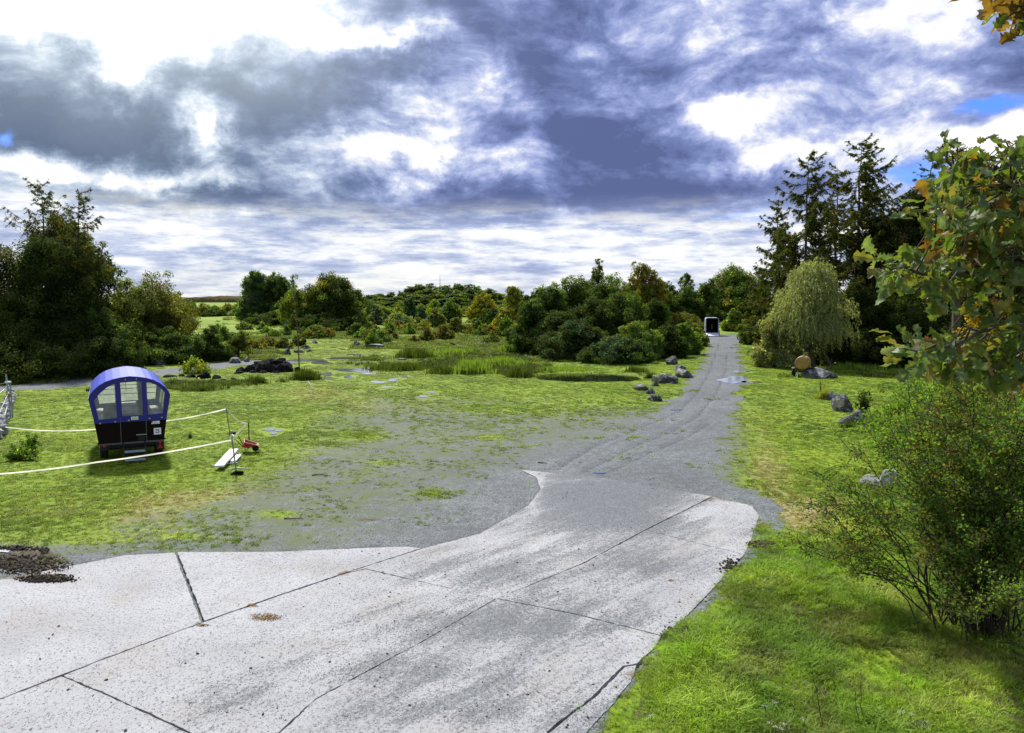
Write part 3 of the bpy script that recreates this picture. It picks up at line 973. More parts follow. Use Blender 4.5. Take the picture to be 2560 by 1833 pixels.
def tree(name, cat, label, px, d, top, wpx, style='round', pal_='mid', mix2=None, f2=0., t0=None, cover=3.2, lpx=4.6, nb=9, seed=0, group=None,
         trunk=True, pz=None, thin=1.0, clump=.30, asp=.55, droop=0, inner=.25, lean=0, trunk_r=None, nmax=45000, ycam=None):
    rng = np.random.default_rng(seed + 11)
    b = at(px, 750, d)
    base = Vector((b.x, d, GH(b.x, d)))
    h = at(px, top, d).z - base.z
    dist = math.hypot(b.x, d)
    w = wpx / F * d * (1.3 if style != 'narrow' else 1.45)
    s = lpx / F * dist
    if t0 is None:
        t0 = .16 if style in ('round', 'narrow') else 0.0
    B = crown_blobs(rng, w, h, t0 * h, nb, style)
    V, Fq, C, cc = crown_mesh(rng, B, s, cover, pal_, mix2, f2, droop, clump, asp=asp, inner=inner, thin=thin, nmax=nmax)
    o = empty(name, base, 0, label, cat, group)
    shrubby = style in ('bush', 'dome')
    link('foliage' if shrubby else 'crown', mesh_np('crown', V, Fq, C), o, M['leaf'])
    paths = []
    if not shrubby:
        r0 = trunk_r or max(.10, h * .020)
        tp = np.array([[0, 0, -.15], [lean * .1, 0, h * .25], [lean * .4, .02 * h, h * .55], [lean * .8, 0, h * .80], [lean, 0, h * .97]])
        paths.append((tp, [r0 * 1.25, r0 * .9, r0 * .6, r0 * .3, r0 * .08]))
        for k in rng.choice(len(cc), min(len(cc), 34), replace=False):
            c = cc[k]
            zt = max(h * .12, c[2] - np.hypot(c[0], c[1]) * rng.uniform(.5, .9))
            zt = min(zt, h * .85)
            paths.append((curve_pts([lean * (zt / h) ** 2, 0, zt], c, .04 * h, 5, .02 * w, rng), np.linspace(r0 * .33, r0 * .05, 5)))
        Vt, Ft = tubes(paths, 5)
        link('trunk', mesh_np('trunk', Vt, Ft, smooth=True), o, M['bark'])
    else:
        for k in rng.choice(len(cc), min(len(cc), 26), replace=False):
            c = cc[k]
            a = [c[0] * .12 + rng.normal() * .04 * w, c[1] * .12 + rng.normal() * .04 * w, -.1]
            paths.append((curve_pts(a, c, .03 * h, 5, .02 * w, rng), np.linspace(max(.015, h * .010), .006, 5)))
        Vt, Ft = tubes(paths, 4)
        link('stems', mesh_np('stems', Vt, Ft, smooth=True), o, M['twig'])
    return o


def larch(label, px, d, top, wpx, seed=0, group=None, bare=.12, zlow=.08, lean=0., dens=1.0, pal_='larch', up=0.0, two=False):
    rng = np.random.default_rng(seed + 500)
    b = at(px, 750, d)
    base = Vector((b.x, d, GH(b.x, d)))
    h = at(px, top, d).z - base.z
    w = wpx / F * d
    o = empty('larch_tree', base, 0, label, 'larch', group)
    nn = 12
    tz = np.linspace(0, 1, nn)
    tp = np.stack([lean * tz ** 1.7 + rng.normal(size=nn) * .05, rng.normal(size=nn) * .05, tz * h], 1)
    tp[0, 2] = -.2
    r0 = h * .014
    trunk_paths = [(tp, r0 * (1 - tz * .93))]
    LP = []; LT = []; LN = []; LC = []; tw = []
    nbr = int(98 * dens)
    for i in range(nbr):
        t = zlow + (1 - zlow) * ((i + rng.random()) / nbr) ** .92
        z = t * h
        cx = np.interp(t, tz, tp[:, 0]); cy = np.interp(t, tz, tp[:, 1])
        L = w * .56 * (max(.05, 1 - t) ** .42) * rng.uniform(.5, 1.15)
        L = max(L, h * .06)
        a = rng.uniform(0, 2 * math.pi)
        # tips of the crown: branches sweep upwards, lower ones sag
        rise = (.55 * t - .30 + up) * L + rng.normal() * .08 * L
        n = 7
        s = np.linspace(0, 1, n)
        br = np.stack([cx + np.cos(a) * L * s, cy + np.sin(a) * L * s, z + rise * s ** 1.3 - .10 * L * np.sin(math.pi * s) + .12 * L * s ** 3], 1)
        br[1:] += rng.normal(size=(n - 1, 3)) * .02 * L
        trunk_paths.append((br, np.linspace(r0 * .30 * (1 - t * .6), .008, n)))
        nt_ = int(L * 11 * dens) + 5
        for k in range(nt_):
            u = rng.uniform(.12, 1.0)
            p = np.array([np.interp(u, s, br[:, q]) for q in range(3)])
            da = a + rng.choice([-1, 1]) * rng.uniform(.3, 1.25)
            tl = rng.uniform(.3, .95) * (1.2 - .6 * u) * min(1.0, L * .45 + .15)
            hang = rng.uniform(.15, 1.0)
            q = p + np.array([math.cos(da) * tl * .7, math.sin(da) * tl * .7, -tl * hang + (.45 * tl if t > .85 else 0)])
            mid = (p + q) / 2 + np.array([0, 0, .06 * tl])
            tw.append((np.array([p, mid, q]), [.010, .008, .004]))
            m_ = 3 if rng.random() < (bare if t < .85 else .55) else int(9 + tl * 36)
            uu = rng.random(m_)[:, None]
            pp = p * (1 - uu) + q * uu + rng.normal(size=(m_, 3)) * .035
            LP.append(pp)
            dd = (q - p)[None] * .4 / (np.linalg.norm(q - p) + 1e-6) + rng.normal(size=(m_, 3)) * .55
            LT.append(dd)
            LC.append(np.repeat(np.array(COLS[pal_])[rng.integers(0, 3)][None] * rng.uniform(.7, 1.3), m_, 0))
    LP = np.vstack(LP); LT = np.vstack(LT); LC = np.vstack(LC)
    sz = 4.8 / F * d * rng.uniform(.7, 1.4, len(LP))
    nr = rng.normal(size=LP.shape)
    V, Fq, C = leaf_quads(rng, LP, nr, sz, LC, .26, .1, LT)
    link('crown', mesh_np('crown', V, Fq, C), o, M['leaf'])
    Vt, Ft = tubes(trunk_paths, 5)
    t_ = link('trunk', mesh_np('trunk', Vt, Ft, smooth=True), o, M['bark'])
    Vt, Ft = tubes(tw, 3)
    tag(link('twigs', mesh_np('twigs', Vt, Ft), o, M['twig']), kind='stuff')
    return o


def willow(label, px, d, top, wpx, seed=0):
    rng = np.random.default_rng(seed + 900)
    b = at(px, 750, d)
    base = Vector((b.x, d, GH(b.x, d)))
    h = at(px, top, d).z - base.z
    w = wpx / F * d
    o = empty('willow_tree', base, 0, label, 'willow')
    B = crown_blobs(rng, w * 1.06, h, .06 * h, 30, 'round'); B[:, 3:6] *= rng.uniform(.55, .95, (len(B), 1))
    n = 3600
    bi = rng.choice(len(B), n, p=B[:, 3] ** 2 / (B[:, 3] ** 2).sum())
    q = rng.normal(size=(n, 3)); q[:, 2] = np.abs(q[:, 2]) * .8 + .1; q /= np.linalg.norm(q, axis=1, keepdims=True)
    S = B[bi, :3] + q * B[bi, 3:6] * rng.uniform(.55, 1.05, (n, 1))
    out = q.copy(); out[:, 2] = 0
    P = []; T = []; Cc = []; Nn = []
    sc = np.array(COLS['silver'])
    for k in range(n):
        L = rng.uniform(.3, 1.3)
        m_ = int(L * 15)
        u = np.sort(rng.random(m_))[:, None]
        st = S[k] + out[k] * (.35 * L * np.sqrt(u)) + np.array([0, 0, 1]) * (.22 * L * np.sin(u * 2.0) - L * u ** 1.5)
        st += rng.normal(size=(m_, 3)) * .035
        P.append(st)
        tt = np.array([0, 0, -1.0]) * (.4 + u) + out[k] * .5 + rng.normal(size=(m_, 3)) * .35
        T.append(tt)
        Cc.append(sc[rng.integers(0, 4)] * rng.uniform(.75, 1.25, (m_, 1)))
        Nn.append(out[k] + rng.normal(size=(m_, 3)) * .6)
    P = np.vstack(P); T = np.vstack(T); Cc = np.vstack(Cc); Nn = np.vstack(Nn)
    P[:, 2] = np.maximum(P[:, 2], .5)
    V, Fq, C = leaf_quads(rng, P, Nn, .15 * rng.uniform(.7, 1.3, len(P)), Cc, .34, .1, T)
    link('crown', mesh_np('crown', V, Fq, C), o, M['leaf'])
    paths = [(np.array([[.4, 0, -.1], [.2, 0, .8], [-.1, .1, 1.7], [-.4, 0, 3.0], [-.5, 0, h * .75]]), [.17, .14, .12, .09, .03]),
             (np.array([[1.5, -.6, -.1], [1.0, -.5, .9], [.3, -.3, 2.0], [-.2, -.1, 3.2]]), [.13, .11, .09, .05])]
    for k in rng.choice(n, 60, replace=False):
        paths.append((curve_pts([-.3, 0, min(h * .6, max(1.2, S[k][2] * .5))], S[k], .3, 6, .08, rng), np.linspace(.06, .008, 6)))
    Vt, Ft = tubes(paths, 5)
    link('trunk', mesh_np('trunk', Vt, Ft, smooth=True), o, M['bark'])
    return o


# ---- left wood
larch('tall bare-topped larch with two-forked open tip, leftmost in the dark left wood', 118, 57, 458, 250, 1, dens=.75, bare=.45, up=.15)
larch('larch with a leaning forked top, right of the bare-topped larch in the left wood', 190, 55, 482, 210, 2, dens=.85, lean=.6, bare=.25, up=.15)
tree('broadleaf_tree', 'tree', 'dark dense tree cut by the left edge of the photo', -10, 52, 592, 250, 'round', 'deep', 'brown', .15, seed=1, t0=.02, nb=13)
tree('broadleaf_tree', 'tree', 'very dark broad tree standing below the bare-topped larch', 120, 54, 590, 250, 'round', 'deep', 'dark', .3, seed=2, t0=.0, nb=15)
tree('broadleaf_tree', 'tree', 'dark tree with feathery sloping right side behind the blue wagon', 215, 57, 600, 210, 'round', 'deep', 'olive', .2, seed=3, t0=.0, nb=15, lpx=5.2)
tree('broadleaf_tree', 'tree', 'upper dark brown-tinged crown wrapped round the forked larch', 165, 60, 528, 170, 'narrow', 'dark', 'brown', .3, seed=4, nb=9, t0=.35, cover=2.4)
tree('understorey_shrub', 'shrub', 'black-green undergrowth at the foot of the left wood by the photo edge', 60, 50, 800, 330, 'bush', 'deep', seed=5, nb=12)
tree('understorey_shrub', 'shrub', 'dark undergrowth just left of the olive shrub behind the blue wagon', 235, 53, 770, 200, 'bush', 'deep', 'mid', .2, seed=6, nb=10)
tree('birch_tree', 'tree', 'airy olive tree with brownish twiggy top right of the left wood', 382, 66, 674, 165, 'narrow', 'olive', 'brown', .35, seed=7, nb=14, t0=.05, cover=2.6, lpx=4.6)
tree('birch_tree', 'tree', 'small thin greenish tree between the left wood and the airy olive tree', 318, 64, 690, 110, 'narrow', 'olive', 'mid', .4, seed=8, nb=9, t0=.05, cover=2.0)
tree('birch_tree', 'tree', 'low brown-tipped tree at the right end of the left wood', 438, 74, 725, 85, 'round', 'brown', 'olive', .5, seed=9, nb=8, t0=.05, cover=2.6)
tree('hazel_shrub', 'shrub', 'wide dark green shrub right behind the blue wagon roof', 395, 62, 815, 190, 'dome', 'dark', 'mid', .3, seed=10, nb=10)
tree('hazel_shrub', 'shrub', 'olive shrub topped with feathery leaves left of the wide dark shrub', 300, 60, 800, 120, 'dome', 'mid', 'olive', .3, seed=11, nb=8)
tree('broom_shrub', 'shrub', 'dark upright rounded shrub beside the open meadow', 528, 64, 812, 84, 'dome', 'dark', 'mid', .2, seed=12, nb=7, asp=.3)
tree('young_spruce', 'shrub', 'small feathery pointed shrub right of the dark rounded shrub', 592, 66, 828, 48, 'narrow', 'dark', 'olive', .3, seed=13, nb=6, t0=.02, asp=.3, cover=2.6)
tree('sapling', 'sapling', 'pale yellow-green young sapling beside the gravel path behind the wagon', 483, 53, 888, 62, 'bush', 'bright', 'yellow', .5, seed=14, nb=7, cover=1.0, lpx=5.5, inner=.5)
# ---- far hedge behind the meadow
HL = ['grey-green low tree, second from the left end of the far meadow hedge', 'mid-green tree, third from the left end of the far meadow hedge', 'olive tree right of the third in the far meadow hedge',
      'mid-green rounded tree in the middle of the far meadow hedge', 'olive tree right of the middle of the far meadow hedge', 'greyish tree of the far hedge next to the birch clump',
      'wider dark bush standing in front of the far meadow hedge', 'smaller dark bush in front of the far meadow hedge', 'silvery bush in front of the far hedge left of the birches',
      'olive tree of the far hedge peeping behind the birch clump', 'leftmost olive tree of the far meadow hedge beside the left wood']
for i, (px, top, w, c) in enumerate([(445, 760, 50, 'sage'), (478, 752, 44, 'mid'), (508, 757, 40, 'olive'), (540, 762, 50, 'mid'), (575, 756, 52, 'olive'), (610, 752, 50, 'sage'),
                                     (528, 771, 44, 'dark'), (556, 774, 30, 'dark'), (592, 768, 40, 'sage'), (650, 758, 40, 'olive'), (420, 755, 40, 'olive')]):
    tree('hedge_tree', 'tree', HL[i], px, 236 - (i > 5) * 20, top, w, 'dome', c, seed=30 + i, nb=5, cover=2.6, group='trees of the far hedge beyond the left meadow', lpx=3.8)
# ---- middle left group
tree('birch_tree', 'tree', 'leftmost tall birch of the clump on the meadow edge', 640, 146, 678, 84, 'dome', 'mid', 'blue', .4, seed=50, nb=22, t0=.0, lpx=4)
tree('birch_tree', 'tree', 'middle birch of the clump on the meadow edge', 694, 148, 682, 92, 'dome', 'mid', 'dark', .4, seed=51, nb=24, t0=.0, lpx=4)
tree('birch_tree', 'tree', 'slim birch touching the big round tree on the meadow edge', 733, 144, 685, 40, 'narrow', 'mid', 'blue', .3, seed=52, nb=14, t0=.05, cover=2.4, lpx=4)
tree('oak_tree', 'tree', 'large round yellow-topped oak in the middle left of the scene', 830, 130, 682, 150, 'round', 'dark', 'yellow', .25, seed=53, nb=18, t0=.03, lpx=4.2)
tree('oak_tree', 'tree', 'smaller yellowish tree leaning on the left of the large round oak', 745, 127, 722, 90, 'round', 'mid', 'yellow', .35, seed=54, nb=11, t0=.03, lpx=4.2)
tree('hazel_shrub', 'shrub', 'wide dark shrub below the birch clump on the meadow edge', 680, 136, 778, 100, 'dome', 'dark', seed=55, nb=8, lpx=4.2)
tree('hazel_shrub', 'shrub', 'dark shrub at the foot of the large round oak', 800, 124, 776, 140, 'dome', 'deep', 'dark', .4, seed=56, nb=9, lpx=4.2)
tree('hazel_shrub', 'shrub', 'olive-edged shrub at the right foot of the large round oak', 893, 126, 752, 44, 'dome', 'mid', 'olive', .4, seed=57, nb=6, lpx=4.2)
# ---- wooded hill, each crown one tree
prof_x = [895, 955, 995, 1036, 1064, 1102, 1154, 1200, 1232, 1256]
prof_y = [742, 733, 729, 715, 712, 713, 712, 716, 726, 744]
hrng = np.random.default_rng(77)
protos = []
for k in range(4):
    protos.append(tree('hill_tree', 'tree', 'rounded dark treetop in the wood on the far hill', -400, 330, 690, 62, 'dome', ['mid', 'blue', 'mid', 'dark'][k], 'olive', .15, seed=80 + k, nb=9, cover=3.2, lpx=3.6, group='treetops of the wood on the far hill'))
pi = 0
for row, (d, dy) in enumerate([(372, 0), (350, 10), (328, 21), (308, 33)]):
    x = 905 + row * 12
    while x < 1262 - row * 8:
        ty = np.interp(x, prof_x, prof_y) + dy + hrng.uniform(-2, 4)
        b = at(x, 750, d)
        z0 = GH(b.x, d)
        hh = max(3.5, at(x, ty, d).z - z0)
        pr = protos[pi % 4]; ph = at(-400, 690, 330).z - pr.location.z
        s = hh / ph; wsc = hrng.uniform(.75, 1.1)
        if pi < 4:
            pr.location = (b.x, d, z0); pr.scale = (wsc, wsc, s); pr.rotation_euler = (0, 0, hrng.uniform(0, 6.28))
        else:
            copy_tree(pr, (b.x, d, z0), hrng.uniform(0, 6.28), (wsc, wsc, s))
        pi += 1
        x += hrng.uniform(20, 30)
# ---- middle scrub
SCR = [  # name, label, px, d, top, w, style, palette, mix2, f2, nb
    ('yellow_tree', 'round golden yellow tree right of the wooded hill', 1213, 190, 731, 74, 'dome', 'yellow', 'olive', .2, 12),
    ('scrub_shrub', 'dark bush in front of the round golden tree', 1229, 150, 770, 60, 'dome', 'dark', None, 0, 8),
    ('birch_tree', 'yellow-green birch with a thin open top by the big thicket', 1281, 125, 714, 50, 'narrow', 'olive', 'yellow', .4, 10),
    ('scrub_shrub', 'yellow-green bush below the thin-topped birch', 1262, 110, 768, 64, 'dome', 'olive', 'yellow', .3, 8),
    ('round_shrub', 'dark green ball-shaped tree in front of the wooded hill', 1123, 165, 749, 54, 'dome', 'mid', 'dark', .3, 9),
    ('round_shrub', 'olive ball-shaped bush left of the dark ball-shaped tree', 1089, 140, 769, 44, 'dome', 'olive', 'sage', .4, 8),
    ('small_tree', 'light yellow-green little tree peeping behind the olive ball bush', 1086, 190, 747, 36, 'dome', 'bright', 'yellow', .3, 6),
    ('spruce_tree', 'small bluish conifer left of the olive ball bush', 1053, 150, 763, 26, 'narrow', 'blue', None, 0, 6),
    ('pine_tree', 'blue-green dense pine in front of the wooded hill', 1022, 200, 742, 46, 'dome', 'blue', 'dark', .3, 9),
    ('small_tree', 'pointed yellow-green young tree at the left of the blue-green pine', 996, 185, 760, 24, 'narrow', 'bright', 'yellow', .3, 5),
    ('round_shrub', 'wide pale green rounded bush below the blue-green pine', 1002, 135, 779, 70, 'dome', 'sage', 'olive', .4, 10),
    ('small_tree', 'greyish willow bush right of the large round oak', 942, 150, 758, 46, 'dome', 'sage', 'blue', .3, 8),
    ('small_tree', 'grey-green tree right behind the large round oak', 926, 185, 750, 36, 'dome', 'sage', 'mid', .4, 7),
    ('scrub_shrub', 'yellow-green low bush beside the end of the grassy track', 905, 128, 790, 46, 'dome', 'olive', 'bright', .4, 7),
    ('hawthorn_shrub', 'dark rounded shrub on the right of the grassy track', 892, 106, 806, 46, 'dome', 'dark', 'mid', .2, 7),
    ('hawthorn_shrub', 'brownish spreading hawthorn in front of the pale green bush', 936, 95, 812, 54, 'dome', 'brown', 'olive', .4, 8),
    ('hawthorn_shrub', 'small brown thornbush right of the spreading hawthorn', 974, 98, 822, 36, 'dome', 'brown', 'dark', .4, 6),
    ('hawthorn_shrub', 'left one of the paired brown thornbushes in the middle scrub', 1068, 94, 816, 34, 'dome', 'brown', 'olive', .4, 6),
    ('hawthorn_shrub', 'right, wider one of the paired brown thornbushes in the middle scrub', 1106, 98, 812, 48, 'dome', 'olive', 'brown', .5, 7),
    ('hawthorn_shrub', 'reddish-brown umbrella-shaped thornbush near the big thicket', 1228, 97, 812, 38, 'round', 'brown', 'orange', .15, 7),
    ('scrub_shrub', 'low dark mound of scrub under the umbrella-shaped thornbush', 1229, 88, 848, 32, 'dome', 'dark', None, 0, 5),
    ('scrub_shrub', 'brown-olive ragged bush below the dark ball-shaped tree', 1140, 118, 792, 46, 'dome', 'brown', 'olive', .5, 7),
    ('scrub_shrub', 'green ragged bush between the ball tree and the dark bush', 1191, 122, 795, 48, 'dome', 'mid', 'olive', .4, 7),
    ('scrub_shrub', 'green bush tucked against the left side of the big thicket', 1268, 105, 788, 46, 'dome', 'mid', 'bright', .3, 7),
    ('scrub_shrub', 'small olive bush right of the pale green rounded bush', 1048, 135, 793, 28, 'dome', 'olive', None, 0, 5),
    ('scrub_shrub', 'low hedge-like scrub between the two brown hawthorns', 1022, 125, 808, 90, 'dome', 'olive', 'brown', .3, 8),
    ('scrub_shrub', 'tiny bare-looking bush left of the paired thornbushes', 1035, 92, 838, 22, 'dome', 'brown', None, 0, 4),
    ('scrub_shrub', 'green-brown bush on the left verge of the grassy track', 790, 100, 812, 74, 'dome', 'brown', 'mid', .5, 9),
    ('scrub_shrub', 'little green bush under the round oak beside the meadow', 714, 108, 812, 22, 'dome', 'mid', None, 0, 5),
    ('scrub_shrub', 'reddish-brown low bush beside the thin bare tree', 668, 84, 840, 46, 'dome', 'brown', 'dark', .3, 7),
    ('scrub_shrub', 'brownish bush behind the pile of black rocks', 708, 80, 842, 40, 'dome', 'brown', 'mid', .3, 6),
    ('scrub_shrub', 'dark small bush among the rocks by the thin bare tree', 745, 84, 826, 30, 'dome', 'dark', 'brown', .3, 5),
    ('scrub_shrub', 'olive scrub right of the feathery pointed shrub', 628, 78, 848, 60, 'dome', 'olive', 'brown', .5, 7),
]
for i, (nm, lb, px, d, top, w, st, c, m2, f2, nb_) in enumerate(SCR):
    tree(nm, 'tree' if nm.endswith('tree') else 'shrub', lb, px, d, top, w, st, c, m2, f2, seed=120 + i, nb=nb_, lpx=3.9, cover=3.0 if 'brown' != c else 2.2, t0=.02 if st != 'round' else .3)
crg = np.random.default_rng(8)
for i in range(26):
    px = crg.uniform(590, 1290); d_ = crg.uniform(80, 150)
    if 700 < px < 880: px = px - 160 if px < 790 else px + 120
    tree('thorn_bush', 'shrub', 'small rounded bush scattered in the rough grass of the middle scrub', px, d_, 750 + 9750 / d_ - crg.uniform(1.0, 2.3) * F / d_, crg.uniform(1.6, 3.6) * F / d_ * .75, 'dome', ['olive', 'mid', 'bright', 'mid', 'sage'][i % 5], 'mid', .3,
         seed=500 + i, nb=4, lpx=3.8, cover=2.4, group='small bushes scattered over the middle scrub')
for i in range(34):
    px = 900 + (i % 17) * 24 + crg.uniform(-8, 8)
    tree('scrub_shrub', 'shrub', 'low bush in the belt of scrub below the wooded hill', px, crg.uniform(205, 262), crg.uniform(758, 774), crg.uniform(40, 62), 'dome', ['olive', 'mid', 'sage', 'bright', 'mid'][i % 5], 'olive', .3,
         seed=400 + i, nb=5, lpx=3.8, cover=2.6, group='bushes of the scrub belt below the wooded hill')
for i in range(11):
    px = 1300 + i * 46 + crg.uniform(-8, 8)
    tree('wood_tree', 'tree', 'dark tree of the wood showing behind the big thicket', px, crg.uniform(150, 175), crg.uniform(700, 716) if i > 2 else crg.uniform(716, 730), crg.uniform(70, 90), 'dome', ['dark', 'deep', 'mid'][i % 3], 'mid', .2,
         seed=450 + i, nb=8, lpx=4.2, cover=2.8, group='trees of the wood behind the big thicket')
# ---- big thicket, centre right
TH = [
    ('thicket_shrub', 'dark green flank of the big thicket at its left end', 1335, 72, 752, 120, 'dome', 'dark', 'mid', .35, 12, 4.8),
    ('thicket_shrub', 'tall bush with a sloping crown, second from the left in the big thicket', 1375, 76, 706, 125, 'dome', 'mid', 'dark', .5, 14, 4.8),
    ('thicket_tree', 'high rounded bush in the middle of the big thicket', 1440, 78, 690, 150, 'dome', 'dark', 'mid', .4, 16, 4.8),
    ('thicket_tree', 'high dark bush next to the autumn oak in the big thicket', 1515, 76, 684, 150, 'dome', 'dark', 'mid', .3, 16, 4.8),
    ('slim_tree', 'slender open tree sticking out of the top of the big thicket', 1495, 80, 644, 52, 'narrow', 'mid', 'brown', .5, 8, 4.2),
    ('thicket_shrub', 'bush with grey-green leaves at the front centre of the big thicket', 1440, 66, 800, 150, 'dome', 'deep', 'blue', .4, 12, 5.0),
    ('thicket_shrub', 'low leafy bramble mound beside the pond', 1545, 62, 840, 150, 'dome', 'blue', 'dark', .5, 12, 5.4),
    ('thicket_shrub', 'dark bush filling the big thicket behind its grey-green front bush', 1400, 70, 776, 140, 'dome', 'deep', 'dark', .5, 12, 4.8),
    ('thicket_tree', 'broad dark bush filling the centre of the big thicket below the slender tree', 1492, 71, 742, 170, 'dome', 'dark', 'deep', .4, 15, 4.8),
    ('thicket_tree', 'broad dark bush between the thicket centre and the autumn oak', 1568, 72, 724, 150, 'dome', 'dark', 'mid', .3, 15, 4.8),
    ('thicket_shrub', 'dark bush low at the right of the big thicket behind the boulders', 1655, 68, 812, 120, 'dome', 'dark', 'deep', .4, 11, 4.8),
    ('thicket_shrub', 'olive-tinged bush above the pond at the front of the big thicket', 1590, 66, 796, 120, 'dome', 'mid', 'olive', .3, 11, 5.0),
    ('thicket_tree', 'dark bush to the right below the autumn oak', 1635, 74, 748, 120, 'dome', 'dark', 'deep', .4, 13, 4.8),
    ('thicket_shrub', 'brighter green shrub at the right end of the big thicket by the track', 1712, 72, 806, 80, 'dome', 'mid', 'bright', .5, 10, 5.2),
    ('thicket_shrub', 'dull brown-green bush behind the bright shrub by the track', 1700, 90, 780, 90, 'dome', 'olive', 'brown', .3, 10, 4.4),
    ('thicket_shrub', 'red-leaved small bush caught in the middle of the big thicket', 1462, 69, 772, 34, 'dome', 'orange', 'dark', .55, 5, 4.4),
    ('oak_tree', 'autumn oak with thin golden-brown crown above the big thicket', 1606, 92, 652, 110, 'round', 'autumn', 'olive', .6, 20, 4.6),
    ('birch_tree', 'greyish birch between the autumn oak and the big round tree', 1716, 190, 682, 56, 'narrow', 'sage', 'dark', .4, 10, 4.2),
    ('dark_tree', 'low dark tree right behind the autumn oak', 1668, 170, 704, 70, 'dome', 'deep', 'dark', .4, 9, 4.4),
    ('big_tree', 'big round green tree behind the horse trailer', 1835, 214, 664, 150, 'dome', 'mid', 'olive', .45, 20, 4.4),
    ('big_tree', 'dark left shoulder of the trees behind the horse trailer', 1772, 212, 692, 74, 'dome', 'dark', 'mid', .3, 10, 4.4),
    ('big_tree', 'dark tree between the big round tree and the larches', 1905, 205, 690, 84, 'dome', 'deep', 'mid', .3, 10, 4.4),
    ('track_shrub', 'brown-olive bushes left of the horse trailer', 1722, 118, 782, 80, 'dome', 'olive', 'brown', .5, 9, 4.2),
    ('track_shrub', 'green bush right behind the horse trailer', 1838, 122, 772, 54, 'dome', 'mid', 'olive', .4, 8, 4.2),
    ('track_shrub', 'pale olive bush on the right beyond the horse trailer', 1882, 116, 790, 60, 'dome', 'olive', 'brown', .3, 8, 4.2),
    ('track_shrub', 'dark round bush on the right verge of the track before the willow', 1890, 88, 800, 64, 'dome', 'dark', 'mid', .3, 9, 4.6),
    ('track_shrub', 'leafy low shrub between the track and the thicket', 1738, 84, 818, 60, 'dome', 'mid', 'olive', .3, 8, 4.8),
]
for i, (nm, lb, px, d, top, w, st, c, m2, f2, nb_, lp) in enumerate(TH):
    thin_ = nm in ('slim_tree', 'birch_tree') or (nm == 'oak_tree')
    tree(nm, 'tree' if nm.endswith('tree') else 'shrub', lb, px, d, top, w, st, c, m2, f2, seed=200 + i, nb=nb_, lpx=lp, cover=1.7 if nm == 'oak_tree' else (2.2 if thin_ else 3.3), clump=.24 if thin_ else .32,
         t0=.30 if nm == 'oak_tree' else (.12 if thin_ else 0.0))
# ---- right wood
larch('left of the two tallest larches, its top forked, behind the willow', 2010, 64, 392, 250, 10, dens=1.15, bare=.1)
larch('tallest larch with one long branch reaching right, behind the willow', 2138, 66, 352, 300, 11, dens=1.2, bare=.1)
larch('slim shaded larch between the two tallest larches', 2085, 70, 430, 190, 12, dens=.9, bare=.15)
larch('low larch leaning against the left side of the larch stand', 1958, 66, 560, 170, 13, dens=.9, bare=.1)
larch('larch with a bare top bowing to the right, right of the tallest larch', 2262, 62, 372, 170, 14, dens=.8, lean=1.9, bare=.5)
larch('larch filling the gap left of the willow top behind the track side', 1940, 72, 500, 190, 16, dens=.9, bare=.05)
larch('shaded larch standing between the tallest larch and the bowing one', 2200, 70, 470, 200, 17, dens=1.0, bare=.1)
larch('larch cut by the right edge of the photo', 2552, 58, 345, 230, 15, dens=.8, bare=.3)
willow('pale grey-green weeping willow in front of the larches', 2028, 57, 634, 245, 3)
RW = [
    ('willow_shrub', 'low drooping skirt of pale leaves at the left foot of the willow', 1950, 58, 770, 110, 'dome', 'silver', 'olive', .3, 8, 4.8, 0),
    ('dark_tree', 'dark tree with small brownish leaves right of the willow', 2190, 66, 540, 150, 'narrow', 'deep', 'brown', .3, 14, 4.8, 0),
    ('dark_tree', 'shaded tree filling the middle of the right wood', 2300, 62, 470, 200, 'round', 'deep', 'brown', .25, 16, 5.0, 0),
    ('dark_tree', 'deep shaded tree behind the nearest oak branches', 2410, 58, 420, 220, 'round', 'deep', 'dark', .3, 16, 5.0, 0),
    ('dark_tree', 'shaded tree at the right edge behind the nearest oak branches', 2535, 54, 440, 230, 'round', 'deep', 'dark', .3, 14, 5.0, 0),
    ('dark_shrub', 'black-green undergrowth right of the willow trunk', 2180, 59, 720, 200, 'dome', 'deep', None, 0, 12, 5.0, 0),
    ('dark_shrub', 'dark undergrowth in the middle of the right wood edge', 2320, 57, 700, 220, 'dome', 'deep', 'dark', .3, 12, 5.0, 0),
    ('dark_shrub', 'dark undergrowth at the right end of the right wood edge', 2480, 54, 700, 240, 'dome', 'deep', 'dark', .3, 12, 5.0, 0),
    ('dark_shrub', 'dark low bush behind the tank trailer', 2060, 61, 820, 200, 'dome', 'deep', None, 0, 8, 5.0, 0),
    ('autumn_tree', 'tall tree with orange-brown autumn leaves against the sky', 2395, 40, 372, 130, 'narrow', 'orange', 'brown', .5, 11, 5.2, .4),
    ('autumn_tree', 'golden-leaved young tree glowing behind the lowest oak branch', 2500, 30, 690, 190, 'round', 'gold', 'autumn', .3, 20, 6.0, .15),
]
for i, (nm, lb, px, d, top, w, st, c, m2, f2, nb_, lp, t0_) in enumerate(RW):
    tree(nm, 'tree' if nm.endswith('tree') else 'shrub', lb, px, d, top, w, st, c, m2, f2, seed=260 + i, nb=nb_, lpx=lp, cover=2.8 if 'autumn' in nm else 3.2, t0=t0_, nmax=60000)


